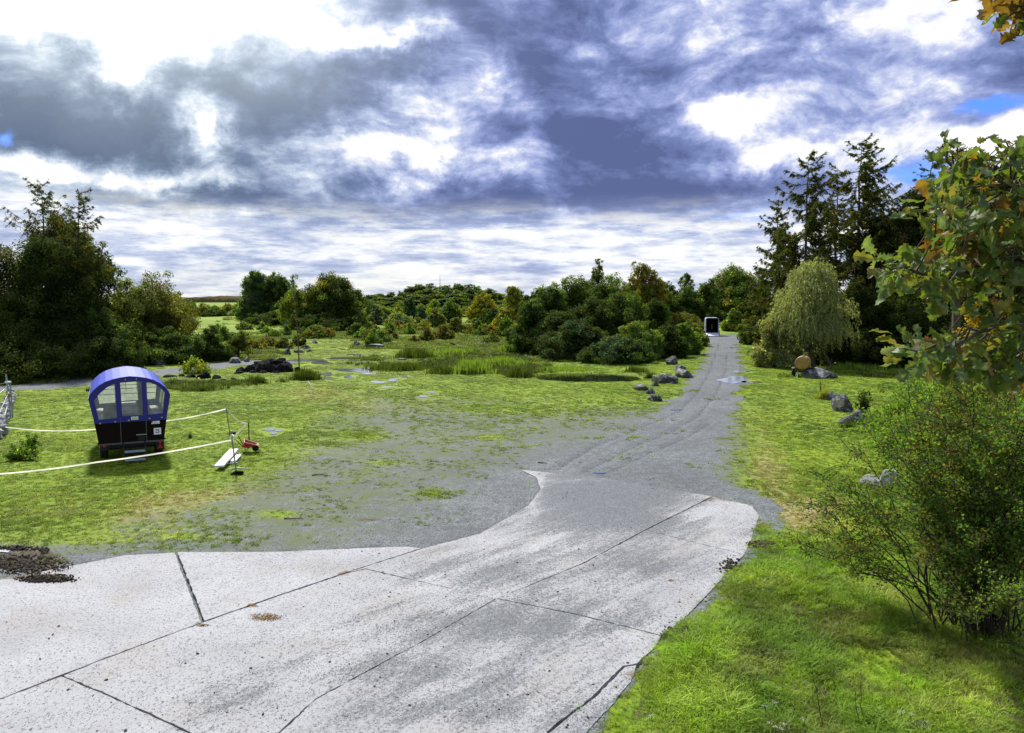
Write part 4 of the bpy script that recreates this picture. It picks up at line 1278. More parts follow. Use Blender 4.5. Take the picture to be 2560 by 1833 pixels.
# ---- bushes close to the camera on the right, built stem by stem
def stem_bush(name, label, px, py, hgt_, spread, nst, nleaf, lsz, pal_, mix2, f2, seed, red=0.0, lean=(0, 0), cat='shrub', bare_low=.25):
    rng = np.random.default_rng(seed)
    base = G(px, py)
    o = empty(name, base, 0, label, cat)
    paths = []; LP = []; LD = []; cl = []
    tot = 0
    for k in range(nst):
        a = rng.uniform(0, 2 * math.pi)
        out_ = spread * rng.random() ** .6 * (.72 + .28 * math.sin(3 * a + seed) + .15 * math.sin(7 * a + 2 * seed)) * 1.1
        top = hgt_ * math.sqrt(max(.05, 1 - min(1, out_ / spread) ** 2 * .85)) * rng.uniform(.45, 1.16)
        s0 = np.array([rng.normal() * spread * .09, rng.normal() * spread * .09, -.1])
        tip = np.array([math.cos(a) * out_ + lean[0] * top / hgt_, math.sin(a) * out_ + lean[1] * top / hgt_, top])
        n = 8
        t = np.linspace(0, 1, n)[:, None]
        p = s0 * (1 - t) + tip * t
        p[:, 2] = s0[2] + (tip[2] - s0[2]) * (t[:, 0] ** .75) + 0.03 * hgt_ * np.sin(t[:, 0] * 3.1)
        p[1:] += rng.normal(size=(n - 1, 3)) * .035 * spread
        paths.append((p, np.linspace(.013, .004, n) * rng.uniform(.6, 1.3)))
        nside = 9
        for q in range(nside):
            u = rng.uniform(bare_low, .98)
            st = np.array([np.interp(u, t[:, 0], p[:, i]) for i in range(3)])
            dr = rng.normal(size=3); dr[2] = abs(dr[2]) * .5 - .15; dr /= np.linalg.norm(dr)
            L = rng.uniform(.25, .75) * spread * .33
            e = st + dr * L; mid = (st + e) / 2 + np.array([0, 0, .12 * L])
            e[2] = max(e[2], .12)
            paths.append((np.array([st, mid, e]), [.006, .005, .002]))
            nl = max(4, int(nleaf / (nst * nside)))
            uu = rng.random((nl, 1))
            pp = st * (1 - uu) ** 2 + 2 * mid * uu * (1 - uu) + e * uu ** 2 + rng.normal(size=(nl, 3)) * .05 * spread * .45
            LP.append(pp); LD.append(np.repeat(dr[None], nl, 0)); cl.append(np.full(nl, k * nside + q))
    LP = np.vstack(LP); LD = np.vstack(LD); cl = np.concatenate(cl)
    LP[:, 2] = np.maximum(LP[:, 2], .05)
    nr = rng.normal(size=LP.shape) * .7 + np.array([0, -.1, .55])
    cols = pal(rng, pal_, cl, nst * 9, mix2, f2)
    V, Fq, C = leaf_quads(rng, LP, nr, lsz * rng.uniform(.6, 1.35, len(LP)), cols, .62, .22)
    link('foliage', mesh_np('foliage', V, Fq, C), o, M['leaf'])
    Vt, Ft = tubes(paths, 4)
    link('stems', mesh_np('stems', Vt, Ft, smooth=True), o, M['twig'])
    if red:
        m_ = int(red)
        ix = rng.choice(len(LP), m_)
        cen = LP[ix] + rng.normal(size=(m_, 3)) * .04
        # hips: little eight-sided berries joined in one part
        oc = np.array([[1, 0, 0], [-1, 0, 0], [0, 1, 0], [0, -1, 0], [0, 0, 1.25], [0, 0, -1.25]]) * .011
        fc = np.array([[0, 2, 4], [2, 1, 4], [1, 3, 4], [3, 0, 4], [2, 0, 5], [1, 2, 5], [3, 1, 5], [0, 3, 5]])
        Vb = (cen[:, None] + oc[None]).reshape(-1, 3)
        Fb = (fc[None] + 6 * np.arange(m_)[:, None, None]).reshape(-1, 3)
        tag(link('rose_hips', mesh_np('hips', Vb, Fb, np.tile([[.45, .05, .02]], (len(Vb), 1))), o, M['leaf']), kind='stuff')
    return o


stem_bush('dog_rose_bush', 'large dark rose bush with arching bare stems, nearest on the right', 2440, 1572, 3.8, 2.6, 150, 62000, .050, 'rose', 'brown', .10, 1, red=380, lean=(-.30, 0), bare_low=.42)
stem_bush('dog_rose_bush', 'bright green bush spreading left beyond the nearest rose bush', 2370, 1210, 2.6, 2.7, 110, 56000, .070, 'bright', 'mid', .25, 2, red=60, lean=(-.3, 0), bare_low=.15)
stem_bush('dog_rose_bush', 'green bush at the right edge behind the nearest rose bush', 2560, 1200, 3.3, 2.5, 70, 30000, .058, 'mid', 'bright', .4, 3, red=80)
stem_bush('bramble_bush', 'fresh green bramble under the hanging oak leaves at the right edge', 2480, 1060, 2.6, 3.0, 70, 26000, .075, 'mid', 'bright', .45, 4, bare_low=.1)
stem_bush('bramble_bush', 'small leafy bush between the flat boulders and the bright green bush', 2260, 1085, 1.35, 1.5, 40, 9000, .065, 'bright', 'rose', .4, 5, bare_low=.1)
stem_bush('bramble_bush', 'small dark bush growing between two boulders on the right', 2160, 1036, .95, .75, 30, 4000, .06, 'dark', 'mid', .2, 6, bare_low=.1)
stem_bush('thistle_plant', 'thin dry stalk standing by the boulder near the tank trailer', 2052, 985, 1.25, .35, 5, 160, .05, 'brown', 'olive', .4, 7, bare_low=.1, cat='plant')
stem_bush('nettle_clump', 'dark leafy weed patch left of the wagon at the photo edge', 45, 1150, .42, .75, 40, 2600, .07, 'bright', 'mid', .4, 8, bare_low=.05, cat='plant')
stem_bush('nettle_clump', 'green leafy weed left of the wagon wheel', 78, 1128, .55, .42, 26, 1500, .07, 'bright', 'mid', .4, 9, bare_low=.05, cat='plant')
# ------------------------------------------------------------------ far hills and mast
def far_ridge(name, pxs, tops, d, col1, col2, thick):
    rng = np.random.default_rng(int(d))
    xs = np.linspace(pxs[0], pxs[-1], 420)
    V = []; n = len(xs)
    for i, x in enumerate(xs):
        top = np.interp(x, pxs, tops)
        p = at(x, top, d)
        z = p.z + d * .0007 * (rng.random() * 2.4 + 3.2 * float(fbm([i * .08], [0], 1, 4)[0]) - 1.5)
        V += [(p.x, d - 5, -3), (p.x, d, z * .6), (p.x, d + thick * .35, z), (p.x, d + thick, z * .7)]
    V = np.array(V)
    V[:, 2] += rng.random(len(V)) * d * .0005
    i = np.arange(n - 1)[:, None] * 4; j = np.arange(3)[None]
    Fq = np.stack([(i + j).ravel(), (i + 4 + j).ravel(), (i + 5 + j).ravel(), (i + 1 + j).ravel()], 1)
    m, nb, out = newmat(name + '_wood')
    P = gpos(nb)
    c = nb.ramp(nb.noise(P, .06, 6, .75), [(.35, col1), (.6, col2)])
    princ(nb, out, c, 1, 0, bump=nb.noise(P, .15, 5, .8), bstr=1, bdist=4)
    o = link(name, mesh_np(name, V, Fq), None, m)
    tag(o, kind='structure')


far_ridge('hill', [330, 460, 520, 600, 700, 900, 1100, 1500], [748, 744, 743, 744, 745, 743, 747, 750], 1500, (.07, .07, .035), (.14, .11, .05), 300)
far_ridge('hill', [1100, 1300, 1330, 1400, 1700, 2400], [746, 743, 743, 742, 742, 744], 1900, (.05, .075, .11), (.07, .10, .13), 300)  # blue of the distance haze is put into this hill's colour

b = at(1100, 712, 900)
mast = empty('radio_mast', (b.x, 900, -1), 0, 'thin grey radio mast rising behind the wooded hill', 'mast')
topz = at(1100, 686, 900).z + 1
Vt, Ft = tubes([(np.array([[0, 0, 0], [0, 0, topz * .55], [0, 0, topz]]), [.55, .4, .16])], 6)
M['steel'] = simple('galvanised_steel', (.30, .33, .36), .45, .6, var=.2, scale=5)
link('pole', mesh_np('pole', Vt, Ft), mast, M['steel'])
for wd_, tz_ in ((1.4, .72), (.9, .82)):
    Vt, Ft = tubes([(np.array([[-wd_, 0, topz * tz_], [wd_, 0, topz * tz_]]), .22)], 4)
    link('antenna_platform', mesh_np('platform', Vt, Ft), mast, M['steel'])

# ------------------------------------------------------------------ rocks
m, nb, out = newmat('lichen_basalt')
P = nb.n('ShaderNodeTexCoord').outputs['Object']
oi = nb.n('ShaderNodeObjectInfo')
P2 = nb.v('ADD', P, nb.v('SCALE', oi.outputs['Location'], 3.1))
c = nb.ramp(nb.noise(P2, 3.5, 6, .7), [(.32, (.012, .013, .015)), (.52, (.038, .040, .046)), (.72, (.10, .105, .115))])
li = nb.sstep(nb.noise(P2, 2.2, 7, .75), .50, .58, 0, .85)
c = nb.mix(li, c, (.26, .28, .30))
mo = nb.m('MULTIPLY', nb.sstep(nb.noise(P2, 1.3, 4, .6), .48, .62), .7)
c = nb.mix(mo, c, (.055, .065, .025))
princ(nb, out, c, .85, .3, bump=nb.noise(P2, 9, 6, .7), bstr=.7, bdist=.05)
M['rock'] = m
m, nb, out = newmat('pale_stone')
P = nb.n('ShaderNodeTexCoord').outputs['Object']
c = nb.ramp(nb.noise(P, 3.5, 6, .7), [(.32, (.12, .12, .12)), (.52, (.30, .31, .33)), (.72, (.46, .47, .49))])
princ(nb, out, c, .85, .3, bump=nb.noise(P, 9, 6, .7), bstr=.6, bdist=.04)
M['palerock'] = m
m, nb, out = newmat('black_rubble')
P = nb.n('ShaderNodeNewGeometry').outputs['Position']
c = nb.ramp(nb.noise(P, 3.5, 6, .7), [(.36, (.006, .006, .007)), (.55, (.014, .014, .016)), (.75, (.06, .062, .066))])
princ(nb, out, c, .95, .05, bump=nb.noise(P, 8, 6, .7), bstr=.9, bdist=.08)
M['blackrock'] = m


def rock_mesh(seed, sub=3, cuts=8, flat=.0):
    rng = np.random.default_rng(seed)
    bm = bmesh.new()
    bmesh.ops.create_icosphere(bm, subdivisions=sub, radius=1)
    co = np.array([v.co[:] for v in bm.verts])
    for _ in range(cuts):
        n = rng.normal(size=3); n /= np.linalg.norm(n)
        if n[2] < -.3: n[2] *= -1
        dd = rng.uniform(.36, .78)
        pr = co @ n
        over = pr > dd
        co[over] -= (pr[over] - dd)[:, None] * n[None] * .92
    k = .07
    co *= 1 + k * (np.stack([fbm(co[:, 0] * 2 + 5, co[:, 1] * 2 + co[:, 2] * 3, 1.5, seed, 3)] * 3, 1) - .5) * 2
    for v, c in zip(bm.verts, co):
        v.co = c
    me = bpy.data.meshes.new('rock')
    bm.to_mesh(me); bm.free()
    return me


def rock(label, px, py, w, h, seed, dep=.8, mat='rock', name='boulder', rz=0, group=None, sink=.25, cat='boulder', tilt=0):
    p = G(px, py)
    dist = p.y
    big_ = 1.3 if px > 1580 else 1.15
    W_ = w / F * dist * big_; H_ = h / F * dist * (1.0)
    me = rock_mesh(seed)
    me.materials.append(M[mat])
    for f in me.polygons: f.use_smooth = False
    o = bpy.data.objects.new(name, me)
    COL.objects.link(o)
    o.scale = (W_ / 2 * 1.12, W_ / 2 * dep, H_ / (2 - sink * 2) * 1.25)
    o.rotation_euler = (tilt, tilt * .5, rz)
    o.location = (p.x, p.y + W_ / 2 * dep * .6, p.z + o.scale[2] * (1 - sink * 2) * .75)
    return tag(o, label, cat, group)


ROCKS = [
    ('large mottled pale-lichened boulder in the group left of the track', 1673, 960, 42, 30, 1, .8),
    ('dark low boulder right of the mottled boulder, closest to the track', 1715, 944, 50, 24, 2, .8),
    ('small dark boulder touching the left of the mottled boulder', 1646, 956, 26, 20, 3, .9),
    ('olive mossy flat boulder left of the mottled boulder', 1610, 977, 34, 20, 4, .9),
    ('small grey boulder behind the olive mossy boulder', 1640, 966, 24, 14, 5, .9),
    ('small upright grey boulder just behind the frontmost flat boulder', 1628, 985, 23, 18, 6, .8),
    ('frontmost flat-topped boulder in the group left of the track', 1637, 1003, 41, 22, 7, .8),
    ('half-hidden brown boulder behind the dark low boulder by the track', 1700, 926, 28, 16, 8, .9),
    ('grey speckled boulder under the bright shrub by the thicket', 1681, 912, 22, 24, 9, .8),
    ('broad grey mound of rock beside the tank trailer', 2062, 947, 78, 26, 10, .9),
    ('black boulder behind the white-blotched boulder on the right', 2083, 1000, 46, 26, 11, .8),
    ('white-blotched angular boulder on the right verge', 2108, 1030, 56, 38, 12, .8),
    ('wedge-shaped pale-topped boulder nearest on the right verge', 2145, 1062, 60, 40, 13, .7),
    ('flat dark slab of rock on the right of the grassy track', 926, 872, 50, 15, 14, .9),
    ('stacked dark stone at the bend of the grassy track', 890, 864, 16, 11, 15, .9),
    ('dark boulder on the grass behind the gravel path left of the black rock pile', 587, 908, 40, 18, 16, .8),
    ('grey boulder under the pale sapling behind the wagon', 393, 914, 34, 18, 17, .8),
    ('small grey boulder under the wide dark shrub behind the wagon', 316, 902, 18, 8, 18, .8),
    ('pale grey stone under the left wood beyond the gravel path', 224, 925, 26, 12, 19, .8),
    ('dark stone on the left meadow edge beside the feathery pointed shrub', 615, 905, 22, 14, 20, .8),
    ('dark stone low in the rough grass right of the middle scrub', 1203, 860, 24, 11, 21, .8),
    ('small dark stone right of the low mound of scrub', 1250, 848, 14, 6, 22, .8),
    ('small black stone in the grass near the rushes', 1131, 866, 14, 10, 23, .8),
    ('tiny black stone right of the small black stone near the rushes', 1158, 863, 9, 6, 24, .8),
    ('low black stone among the rushes of the wet meadow', 1003, 901, 22, 7, 25, .8),
    ('small black stone in front of the rushes of the wet meadow', 1062, 907, 10, 8, 26, .8),
    ('grey pale-topped boulder at the left end of the rock row by the grassy track', 716, 888, 24, 18, 27, .8),
    ('dark boulder second from the left in the rock row by the track', 742, 884, 26, 14, 28, .8),
    ('long dark boulder in the middle of the rock row by the track', 763, 872, 28, 12, 29, .8),
    ('black boulder at the far end of the rock row by the track', 786, 859, 20, 9, 30, .8),
    ('little dark boulder between the long one and the far one of the rock row', 772, 880, 14, 8, 31, .8),
]
for (lb, px, py, w, h, sd, dp) in ROCKS:
    rock(lb, px, py, w, h, sd, dp, rz=sd * .7, group=None)
rock('whitish flat boulder half hidden under the nearest rose bush', 2195, 1218, 52, 26, 40, .9, mat='palerock')
rock('pale slanting boulder beside the whitish one under the rose bush', 2232, 1222, 50, 42, 41, .8, mat='palerock', tilt=.2)
rock('dark rounded stone cut by the bottom edge of the photo', 2300, 1840, 66, 30, 42, .8, mat='rock')

# black rock pile: every block that can be told apart is a part
pile = empty('rock_pile', G(680, 938), 0, 'heap of black rocks beside the thin bare tree', 'rock pile')
prr = random.Random(3)
pm = [rock_mesh(60 + i, 2, 8) for i in range(6)]
for q in pm: q.materials.append(M['blackrock'])
PB = [(600, 936, 26, 18), (625, 934, 28, 22), (612, 927, 20, 14), (648, 933, 40, 26), (640, 922, 34, 20), (676, 934, 38, 26), (665, 916, 42, 22), (700, 932, 40, 28), (690, 912, 44, 22),
      (722, 930, 34, 24), (716, 914, 34, 20), (741, 930, 22, 14), (672, 905, 34, 14), (700, 904, 30, 12), (650, 910, 26, 14), (656, 941, 20, 8), (690, 941, 18, 8), (630, 942, 20, 8), (756, 932, 16, 9), (597, 944, 22, 6)]
pl_ = pile.location
for i, (px, py, w, h) in enumerate(PB):
    d = 53.5 + (936 - py) * .10
    p = at(px, py, d)
    W_ = w / F * d; H_ = h / F * d
    o = link('rock', pm[i % 6], pile)
    o.location = (p.x - pl_.x, d - pl_.y, max(.05, p.z - pl_.z) + H_ * .2)
    o.scale = (W_ * .62, W_ * .5, H_ * .66)
    o.rotation_euler = (prr.uniform(-.3, .3), prr.uniform(-.3, .3), prr.uniform(0, 6))
# rubble row in front of the path
rr2 = empty('rubble_row', G(490, 955), 0, 'low line of black rubble and grass between wagon and rock pile', 'rubble')
pl_ = rr2.location
for i, (px, py, w, h) in enumerate([(425, 944, 34, 10), (452, 943, 18, 9), (476, 944, 26, 12), (500, 947, 30, 14), (520, 945, 26, 22), (540, 948, 22, 14), (560, 952, 14, 6), (452, 957, 30, 8), (490, 965, 24, 6), (583, 948, 18, 4), (655, 956, 18, 4)]):
    d = 9750 / (py - 750)
    p = at(px, py, d); W_ = w / F * d; H_ = h / F * d
    o = link('rock', pm[(i + 2) % 6], rr2)
    o.location = (p.x - pl_.x, d - pl_.y, H_ * .25); o.scale = (W_ * .6, W_ * .5, H_ * .62); o.rotation_euler = (prr.uniform(-.3, .3), 0, prr.uniform(0, 6))
b = G(497, 955)
yb = link('yellow_sack', rock_mesh(99, 2, 6), None, simple('yellow_plastic', (.55, .50, .08), .5))
yb.location = b + Vector((0, 0, .12)); yb.scale = (.20, .16, .15); tag(yb, 'small yellow lump lying in the grass below the black rubble', 'debris')

# ------------------------------------------------------------------ rushes
def rush(label, px, py, wpx, hpx, n, seed, pal_='deep', dep=.35, group=None, name='rush_clump'):
    rng = np.random.default_rng(seed + 3000)
    p = G(px, py); d = p.y
    w = wpx / F * d; h = hpx / F * d
    n = int(n)
    n = int(n * 1.3); xs = rng.normal(size=n) * w * .30; ys = rng.normal(size=n) * w * dep * .5 + w * dep * .2
    xs = np.clip(xs, -w * .75, w * .75)
    cl_ = fbm(xs / w * 6 + seed, ys / w * 6, 1.0, seed, 3)
    hh = h * rng.uniform(.35, 1.15, n) * np.clip(.35 + 1.3 * cl_ - .35 * (np.abs(xs) / (w / 2)) ** 2, .12, 1.3)
    lx = rng.normal(size=n) * .18 * hh; ly = rng.normal(size=n) * .18 * hh
    bw = .6 / F * d * rng.uniform(.8, 1.6, n)
    zg = hgt(p.x + xs, p.y + ys) - p.z - .03
    A = np.stack([xs - bw, ys, zg], 1); B_ = np.stack([xs + bw, ys, zg], 1)
    C_ = np.stack([xs + bw * .6 + lx * .4, ys + ly * .4, zg + hh * .6], 1); D_ = np.stack([xs - bw * .6 + lx * .4, ys + ly * .4, zg + hh * .6], 1)
    E_ = np.stack([xs + lx, ys + ly, zg + hh], 1)
    V = np.stack([A, B_, C_, D_, E_], 1).reshape(-1, 3)
    i5 = np.arange(n)[:, None] * 5
    Fq = np.vstack([i5 + np.array([[0, 1, 2, 3]]), i5 + np.array([[3, 2, 4, 4]])])
    Ft = np.vstack([i5 + np.array([[0, 1, 2]]), i5 + np.array([[0, 2, 3]]), i5 + np.array([[3, 2, 4]])])
    base = np.array(COLS[pal_])[rng.integers(0, 3, n)] * rng.uniform(.8, 1.5, (n, 1))
    o = link(name, mesh_np(name, V, Ft, np.repeat(base, 5, 0)), None, M['leaf'])
    o.location = p
    return tag(o, label, 'rushes', group)


RU = [
    ('broad dark rush clump right of the foot of the thin bare tree', 765, 950, 62, 26, 900, 'deep', None),
    ('rush clump in front of the middle of the black rock pile', 640, 960, 46, 22, 500, 'deep', None),
    ('small dark rush clump left of the rock pile rushes', 505, 978, 60, 16, 500, 'deep', None),
    ('lone small rush tuft in the grass right of the wagon', 475, 1096, 9, 16, 60, 'deep', None),
    ('low rush tuft on the path edge left of the wagon roof', 222, 978, 16, 12, 120, 'deep', None),
    ('long dark front belt of rushes at the left of the wet meadow', 1000, 926, 105, 22, 1300, 'deep', None),
    ('rush belt behind the long front belt in the wet meadow', 1035, 895, 80, 26, 900, 'deep', None),
    ('short rush tuft beside the white puddles of the wet meadow', 937, 896, 26, 10, 250, 'deep', None),
    ('rush clump in the middle of the wet meadow', 1105, 935, 70, 18, 700, 'deep', None),
    ('tall dark rush clump left of the pond', 1180, 935, 80, 34, 1300, 'mid', None),
    ('brownish reeds between the wet meadow and the thicket', 1255, 915, 120, 20, 1300, 'mid', None),
    ('dark rushes at the left bank of the pond', 1300, 944, 60, 28, 800, 'deep', None),
    ('pale yellow reeds on the far bank of the pond', 1420, 925, 170, 9, 1500, 'mid', None),
    ('green rushes on the far bank left half of the pond', 1370, 927, 90, 10, 700, 'mid', None),
    ('rush tuft at the right end of the pond', 1622, 948, 20, 18, 200, 'deep', None),
    ('rush tufts between the boulders and the pond', 1590, 930, 60, 16, 400, 'deep', None),
    ('reeds behind the wet meadow below the brown thornbushes', 1130, 885, 130, 14, 1200, 'mid', None),
    ('reeds at the foot of the big thicket left end', 1270, 880, 60, 18, 700, 'mid', None),
    ('dark weeds under the willow beside the fallen branches', 2150, 925, 130, 18, 900, 'mid', None),
    ('tall grass under the right wood behind the tank trailer', 2280, 925, 180, 20, 1200, 'mid', None),
    ('dry tall grass tuft behind the black boulder on the right', 2060, 998, 36, 26, 300, 'olive', None),
    ('weedy tuft at the foot of the wedge-shaped boulder', 2120, 1068, 34, 18, 220, 'deep', None),
]
for i, r_ in enumerate(RU):
    rush(r_[0], r_[1], r_[2], r_[3], r_[4], r_[5], i, r_[6])

# thin bare tree
rng = np.random.default_rng(44)
b = G(748, 920)
d = b.y
o = empty('bare_sapling', b, 0, 'thin nearly leafless young tree beside the black rock pile', 'tree')
hh = at(748, 700, d).z
tp = np.array([[0, 0, -.1], [-.03, 0, hh * .25], [-.10, 0, hh * .5], [-.22, 0, hh * .75], [-.3, 0, hh]])
paths = [(tp, [.055, .045, .03, .02, .006])]
LP = []
for k in range(26):
    t = rng.uniform(.32, .95); st = np.array([np.interp(t * hh, tp[:, 2], tp[:, i]) for i in range(3)])
    a = rng.uniform(0, 6.28); L = rng.uniform(.5, 1.5) * (1.15 - t)
    e = st + np.array([math.cos(a) * L * .45, math.sin(a) * L * .45, L * 1.1])
    paths.append((curve_pts(st, e, 0, 4, .02, rng), [.014, .01, .007, .004]))
    if rng.random() < .35: LP.append(st + (e - st) * rng.uniform(.3, 1, (7, 1)) + rng.normal(size=(7, 3)) * .06)
Vt, Ft = tubes(paths, 5)
link('trunk', mesh_np('trunk', Vt, Ft, smooth=True), o, simple('brown_sapling_bark', (.12, .075, .04), .8))
LP = np.vstack(LP)
V, Fq, C = leaf_quads(rng, LP, rng.normal(size=LP.shape), .09, np.tile(COLS['olive'][0], (len(LP), 1)))
link('crown', mesh_np('leaves', V, Fq, C), o, M['leaf'])

# fallen branches
def branch(label, pix, r, mat='paleb', seed=0, z=.04, cat='branch', name='fallen_branch', side=3):
    rng = np.random.default_rng(seed)
    P = [G(x, y) + Vector((0, 0, z)) for x, y in pix]
    pts = np.array([p[:] for p in P]); org = pts[0].copy(); pts -= org
    tt = np.linspace(0, len(pts) - 1, 14)
    q = np.stack([np.interp(tt, range(len(pts)), pts[:, i]) for i in range(3)], 1)
    q[1:-1] += rng.normal(size=(12, 3)) * r * .8 * np.array([1, 1, .3])
    paths = [(q, np.linspace(r, r * .35, 14))]
    for k in range(side):
        i = rng.integers(3, 12); e = q[i] + rng.normal(size=3) * np.array([r * 9, r * 9, r * 3]); e[2] = abs(e[2])
        paths.append((np.array([q[i], e]), [r * .4, r * .15]))
    V, Fq = tubes(paths, 6)
    o = link(name, mesh_np(name, V, Fq, smooth=True), None, M[mat]); o.location = Vector(org)
    return tag(o, label, cat)


branch('pale bent dead branch lying right of the leaning willow stem', [(2085, 922), (2100, 916), (2130, 920)], .06, seed=1, z=.35)
branch('pale forked dead branch lying just right of the tank trailer', [(2030, 911), (2050, 912), (2072, 918)], .05, seed=2, z=.35)
branch('low dead branch behind the rock mound by the tank trailer', [(2034, 927), (2055, 928), (2068, 924)], .05, seed=3, z=.1)
branch('long curved twig lying on the right part of the concrete', [(1725, 1355), (1765, 1370), (1810, 1378), (1848, 1386)], .010, 'twig', 4, .03, 'twig', 'twig')
branch('thinner straight twig lying above the long curved one on the concrete', [(1727, 1352), (1780, 1360), (1850, 1366)], .007, 'twig', 5, .03, 'twig', 'twig')
branch('dark stick on the gravel below the scattered grass tufts', [(710, 1299), (735, 1300), (763, 1299)], .016, 'twig', 6, .03, 'stick', 'stick')
branch('short stick on the gravel right above the concrete corner', [(1345, 1158), (1368, 1160)], .02, 'twig', 7, .03, 'stick', 'stick', 1)
branch('dark stick in the muddy patch right of the plank', [(780, 1190), (800, 1188), (828, 1192)], .018, 'twig', 8, .03, 'stick', 'stick')
branch('small twig on the concrete above the front joint', [(285, 1658), (300, 1660), (318, 1656)], .006, 'twig', 9, .03, 'twig', 'twig', 1)
branch('small twig right of the yellowish stain on the concrete', [(462, 1678), (475, 1676), (488, 1671)], .006, 'twig', 10, .03, 'twig', 'twig', 1)
branch('short dark twig near the left edge of the concrete', [(152, 1782), (163, 1775), (170, 1767)], .006, 'twig', 11, .03, 'twig', 'twig', 1)
branch('forked twig in the grass between fence posts and puddle', [(770, 956), (776, 965), (782, 974)], .03, 'paleb', 12, .06, 'twig', 'twig')

# ------------------------------------------------------------------ nearest oak: boughs reach in from the right
def oak_leaf_mesh(seed, cols):
    rr = random.Random(seed)
    L = 1.0
    nl_ = rr.choice([3.5, 4.0, 4.5])
    prof = [(t / 20, max(.012, (.06 + .27 * math.sin(min(1, t / 20 * .62 + .0) ** 1.1 * math.pi * .95 + .02) * (1 if t < 17 else .85 - (t - 17) * .22)) * (.80 + .24 * math.cos(2 * math.pi * (nl_ * t / 20 - .15))) if t > 0 else .012)) for t in range(21)]
    bm = bmesh.new()
    curl = rr.uniform(-.5, .9); fold = rr.uniform(.1, .75); tw_ = rr.uniform(-.6, .6)
    def pos(x, y):
        z = fold * abs(y) - curl * x * x * .45 + .04 * math.sin(9 * x + seed)
        a = tw_ * x
        return Vector((x * L, y * math.cos(a) - z * math.sin(a), y * math.sin(a) + z * math.cos(a)))
    mid = [bm.verts.new(pos(x, 0)) for x, _ in prof]
    for s in (-1, 1):
        jt = [1 + rr.uniform(-.15, .15) for _ in prof]
        ed = [bm.verts.new(pos(x + (.03 if i % 2 == 0 else -.02) * rr.random(), s * w * j)) for i, ((x, w), j) in enumerate(zip(prof, jt))]
        for i in range(len(prof) - 1):
            f = [mid[i], mid[i + 1], ed[i + 1], ed[i]]
            bm.faces.new(f if s > 0 else f[::-1])
    v0 = bm.verts.new((-.16, -.008, 0)); v1 = bm.verts.new((-.16, .008, 0)); v2 = bm.verts.new((.0, .012, 0)); v3 = bm.verts.new((0, -.012, 0))
    bm.faces.new([v0, v3, v2, v1])
    me = bpy.data.meshes.new('oak_leaf')
    bm.to_mesh(me); bm.free()
    return me


def oakmat(name, c1, c2, c3):
    m, nb, out = newmat(name)
    P = nb.n('ShaderNodeTexCoord').outputs['Object']
    oi = nb.n('ShaderNodeObjectInfo')
    f = nb.noise(nb.v('ADD', P, nb.v('SCALE', oi.outputs['Location'], 5)), 2.2, 4, .6)
    c = nb.ramp(f, [(.35, c1), (.52, c2), (.68, c3)])
    c = nb.mix(nb.sstep(nb.m('ABSOLUTE', nb.n('ShaderNodeSeparateXYZ').outputs[1] if False else nb.m('SUBTRACT', f, .5)), 0, .3), c, c)
    d = nb.n('ShaderNodeBsdfPrincipled')
    nb.put(d.inputs['Base Color'], c)
    d.inputs['Roughness'].default_value = .5
    d.inputs['Specular IOR Level'].default_value = .28
    t = nb.n('ShaderNodeBsdfTranslucent')
    nb.put(t.inputs[0], nb.v('MULTIPLY', c, (1.6, 1.4, .5)))
    mx = nb.n('ShaderNodeMixShader'); mx.inputs[0].default_value = .48
    nb.nt.links.new(d.outputs[0], mx.inputs[1]); nb.nt.links.new(t.outputs[0], mx.inputs[2]); nb.nt.links.new(mx.outputs[0], out.inputs[0])
    return m


OM = [oakmat('oak_leaf_green', (.06, .11, .025), (.095, .155, .03), (.13, .175, .035)),
      oakmat('oak_leaf_olive', (.08, .115, .03), (.13, .15, .035), (.17, .14, .05)),
      oakmat('oak_leaf_bluish', (.06, .11, .05), (.10, .16, .08), (.17, .22, .14)),
      oakmat('oak_leaf_brown', (.10, .065, .02), (.16, .10, .025), (.18, .15, .04))]
LM = []
for k in range(8):
    for q in range(4):
        me = oak_leaf_mesh(k, None) if q == 0 else LM[-1].copy()
        me.materials.clear(); me.materials.append(OM[q])
        LM.append(me)

oak = empty('oak_tree', (5.6, 5.2, GH(5.6, 5.2)), 0, 'nearest oak, its leafy boughs hanging in from the right edge', 'oak')
ol = oak.location
orng = np.random.default_rng(321)
BOUGHS = [  # pixel polylines with distance: from the trunk side to the tip
    [(2900, 560, 5.6), (2640, 640, 5.1), (2450, 690, 4.7), (2330, 682, 4.4), (2255, 670, 4.3), (2205, 662, 4.25)],
    [(2900, 760, 5.4), (2660, 800, 5.0), (2500, 815, 4.7), (2400, 850, 4.4), (2330, 878, 4.25), (2262, 872, 4.2)],
    [(2900, 420, 5.8), (2650, 470, 5.4), (2500, 470, 5.0), (2400, 440, 4.7), (2370, 395, 4.6), (2362, 355, 4.55)],
    [(2900, 500, 5.8), (2640, 560, 5.4), (2480, 570, 5.0), (2380, 545, 4.7), (2330, 520, 4.6)],
    [(2900, 640, 5.8), (2680, 700, 5.5), (2540, 720, 5.2), (2470, 760, 5.0)],
    [(2900, 350, 5.9), (2700, 400, 5.6), (2560, 410, 5.3), (2490, 420, 5.1)],
    [(2900, 860, 5.6), (2700, 880, 5.2), (2560, 900, 4.9), (2460, 905, 4.7)],
    [(2850, -140, 5.0), (2700, -70, 4.7), (2560, -30, 4.5), (2470, -22, 4.4), (2425, -14, 4.35)],
    [(2850, -60, 5.0), (2680, 0, 4.7), (2600, 5, 4.5), (2548, 35, 4.4)],
]
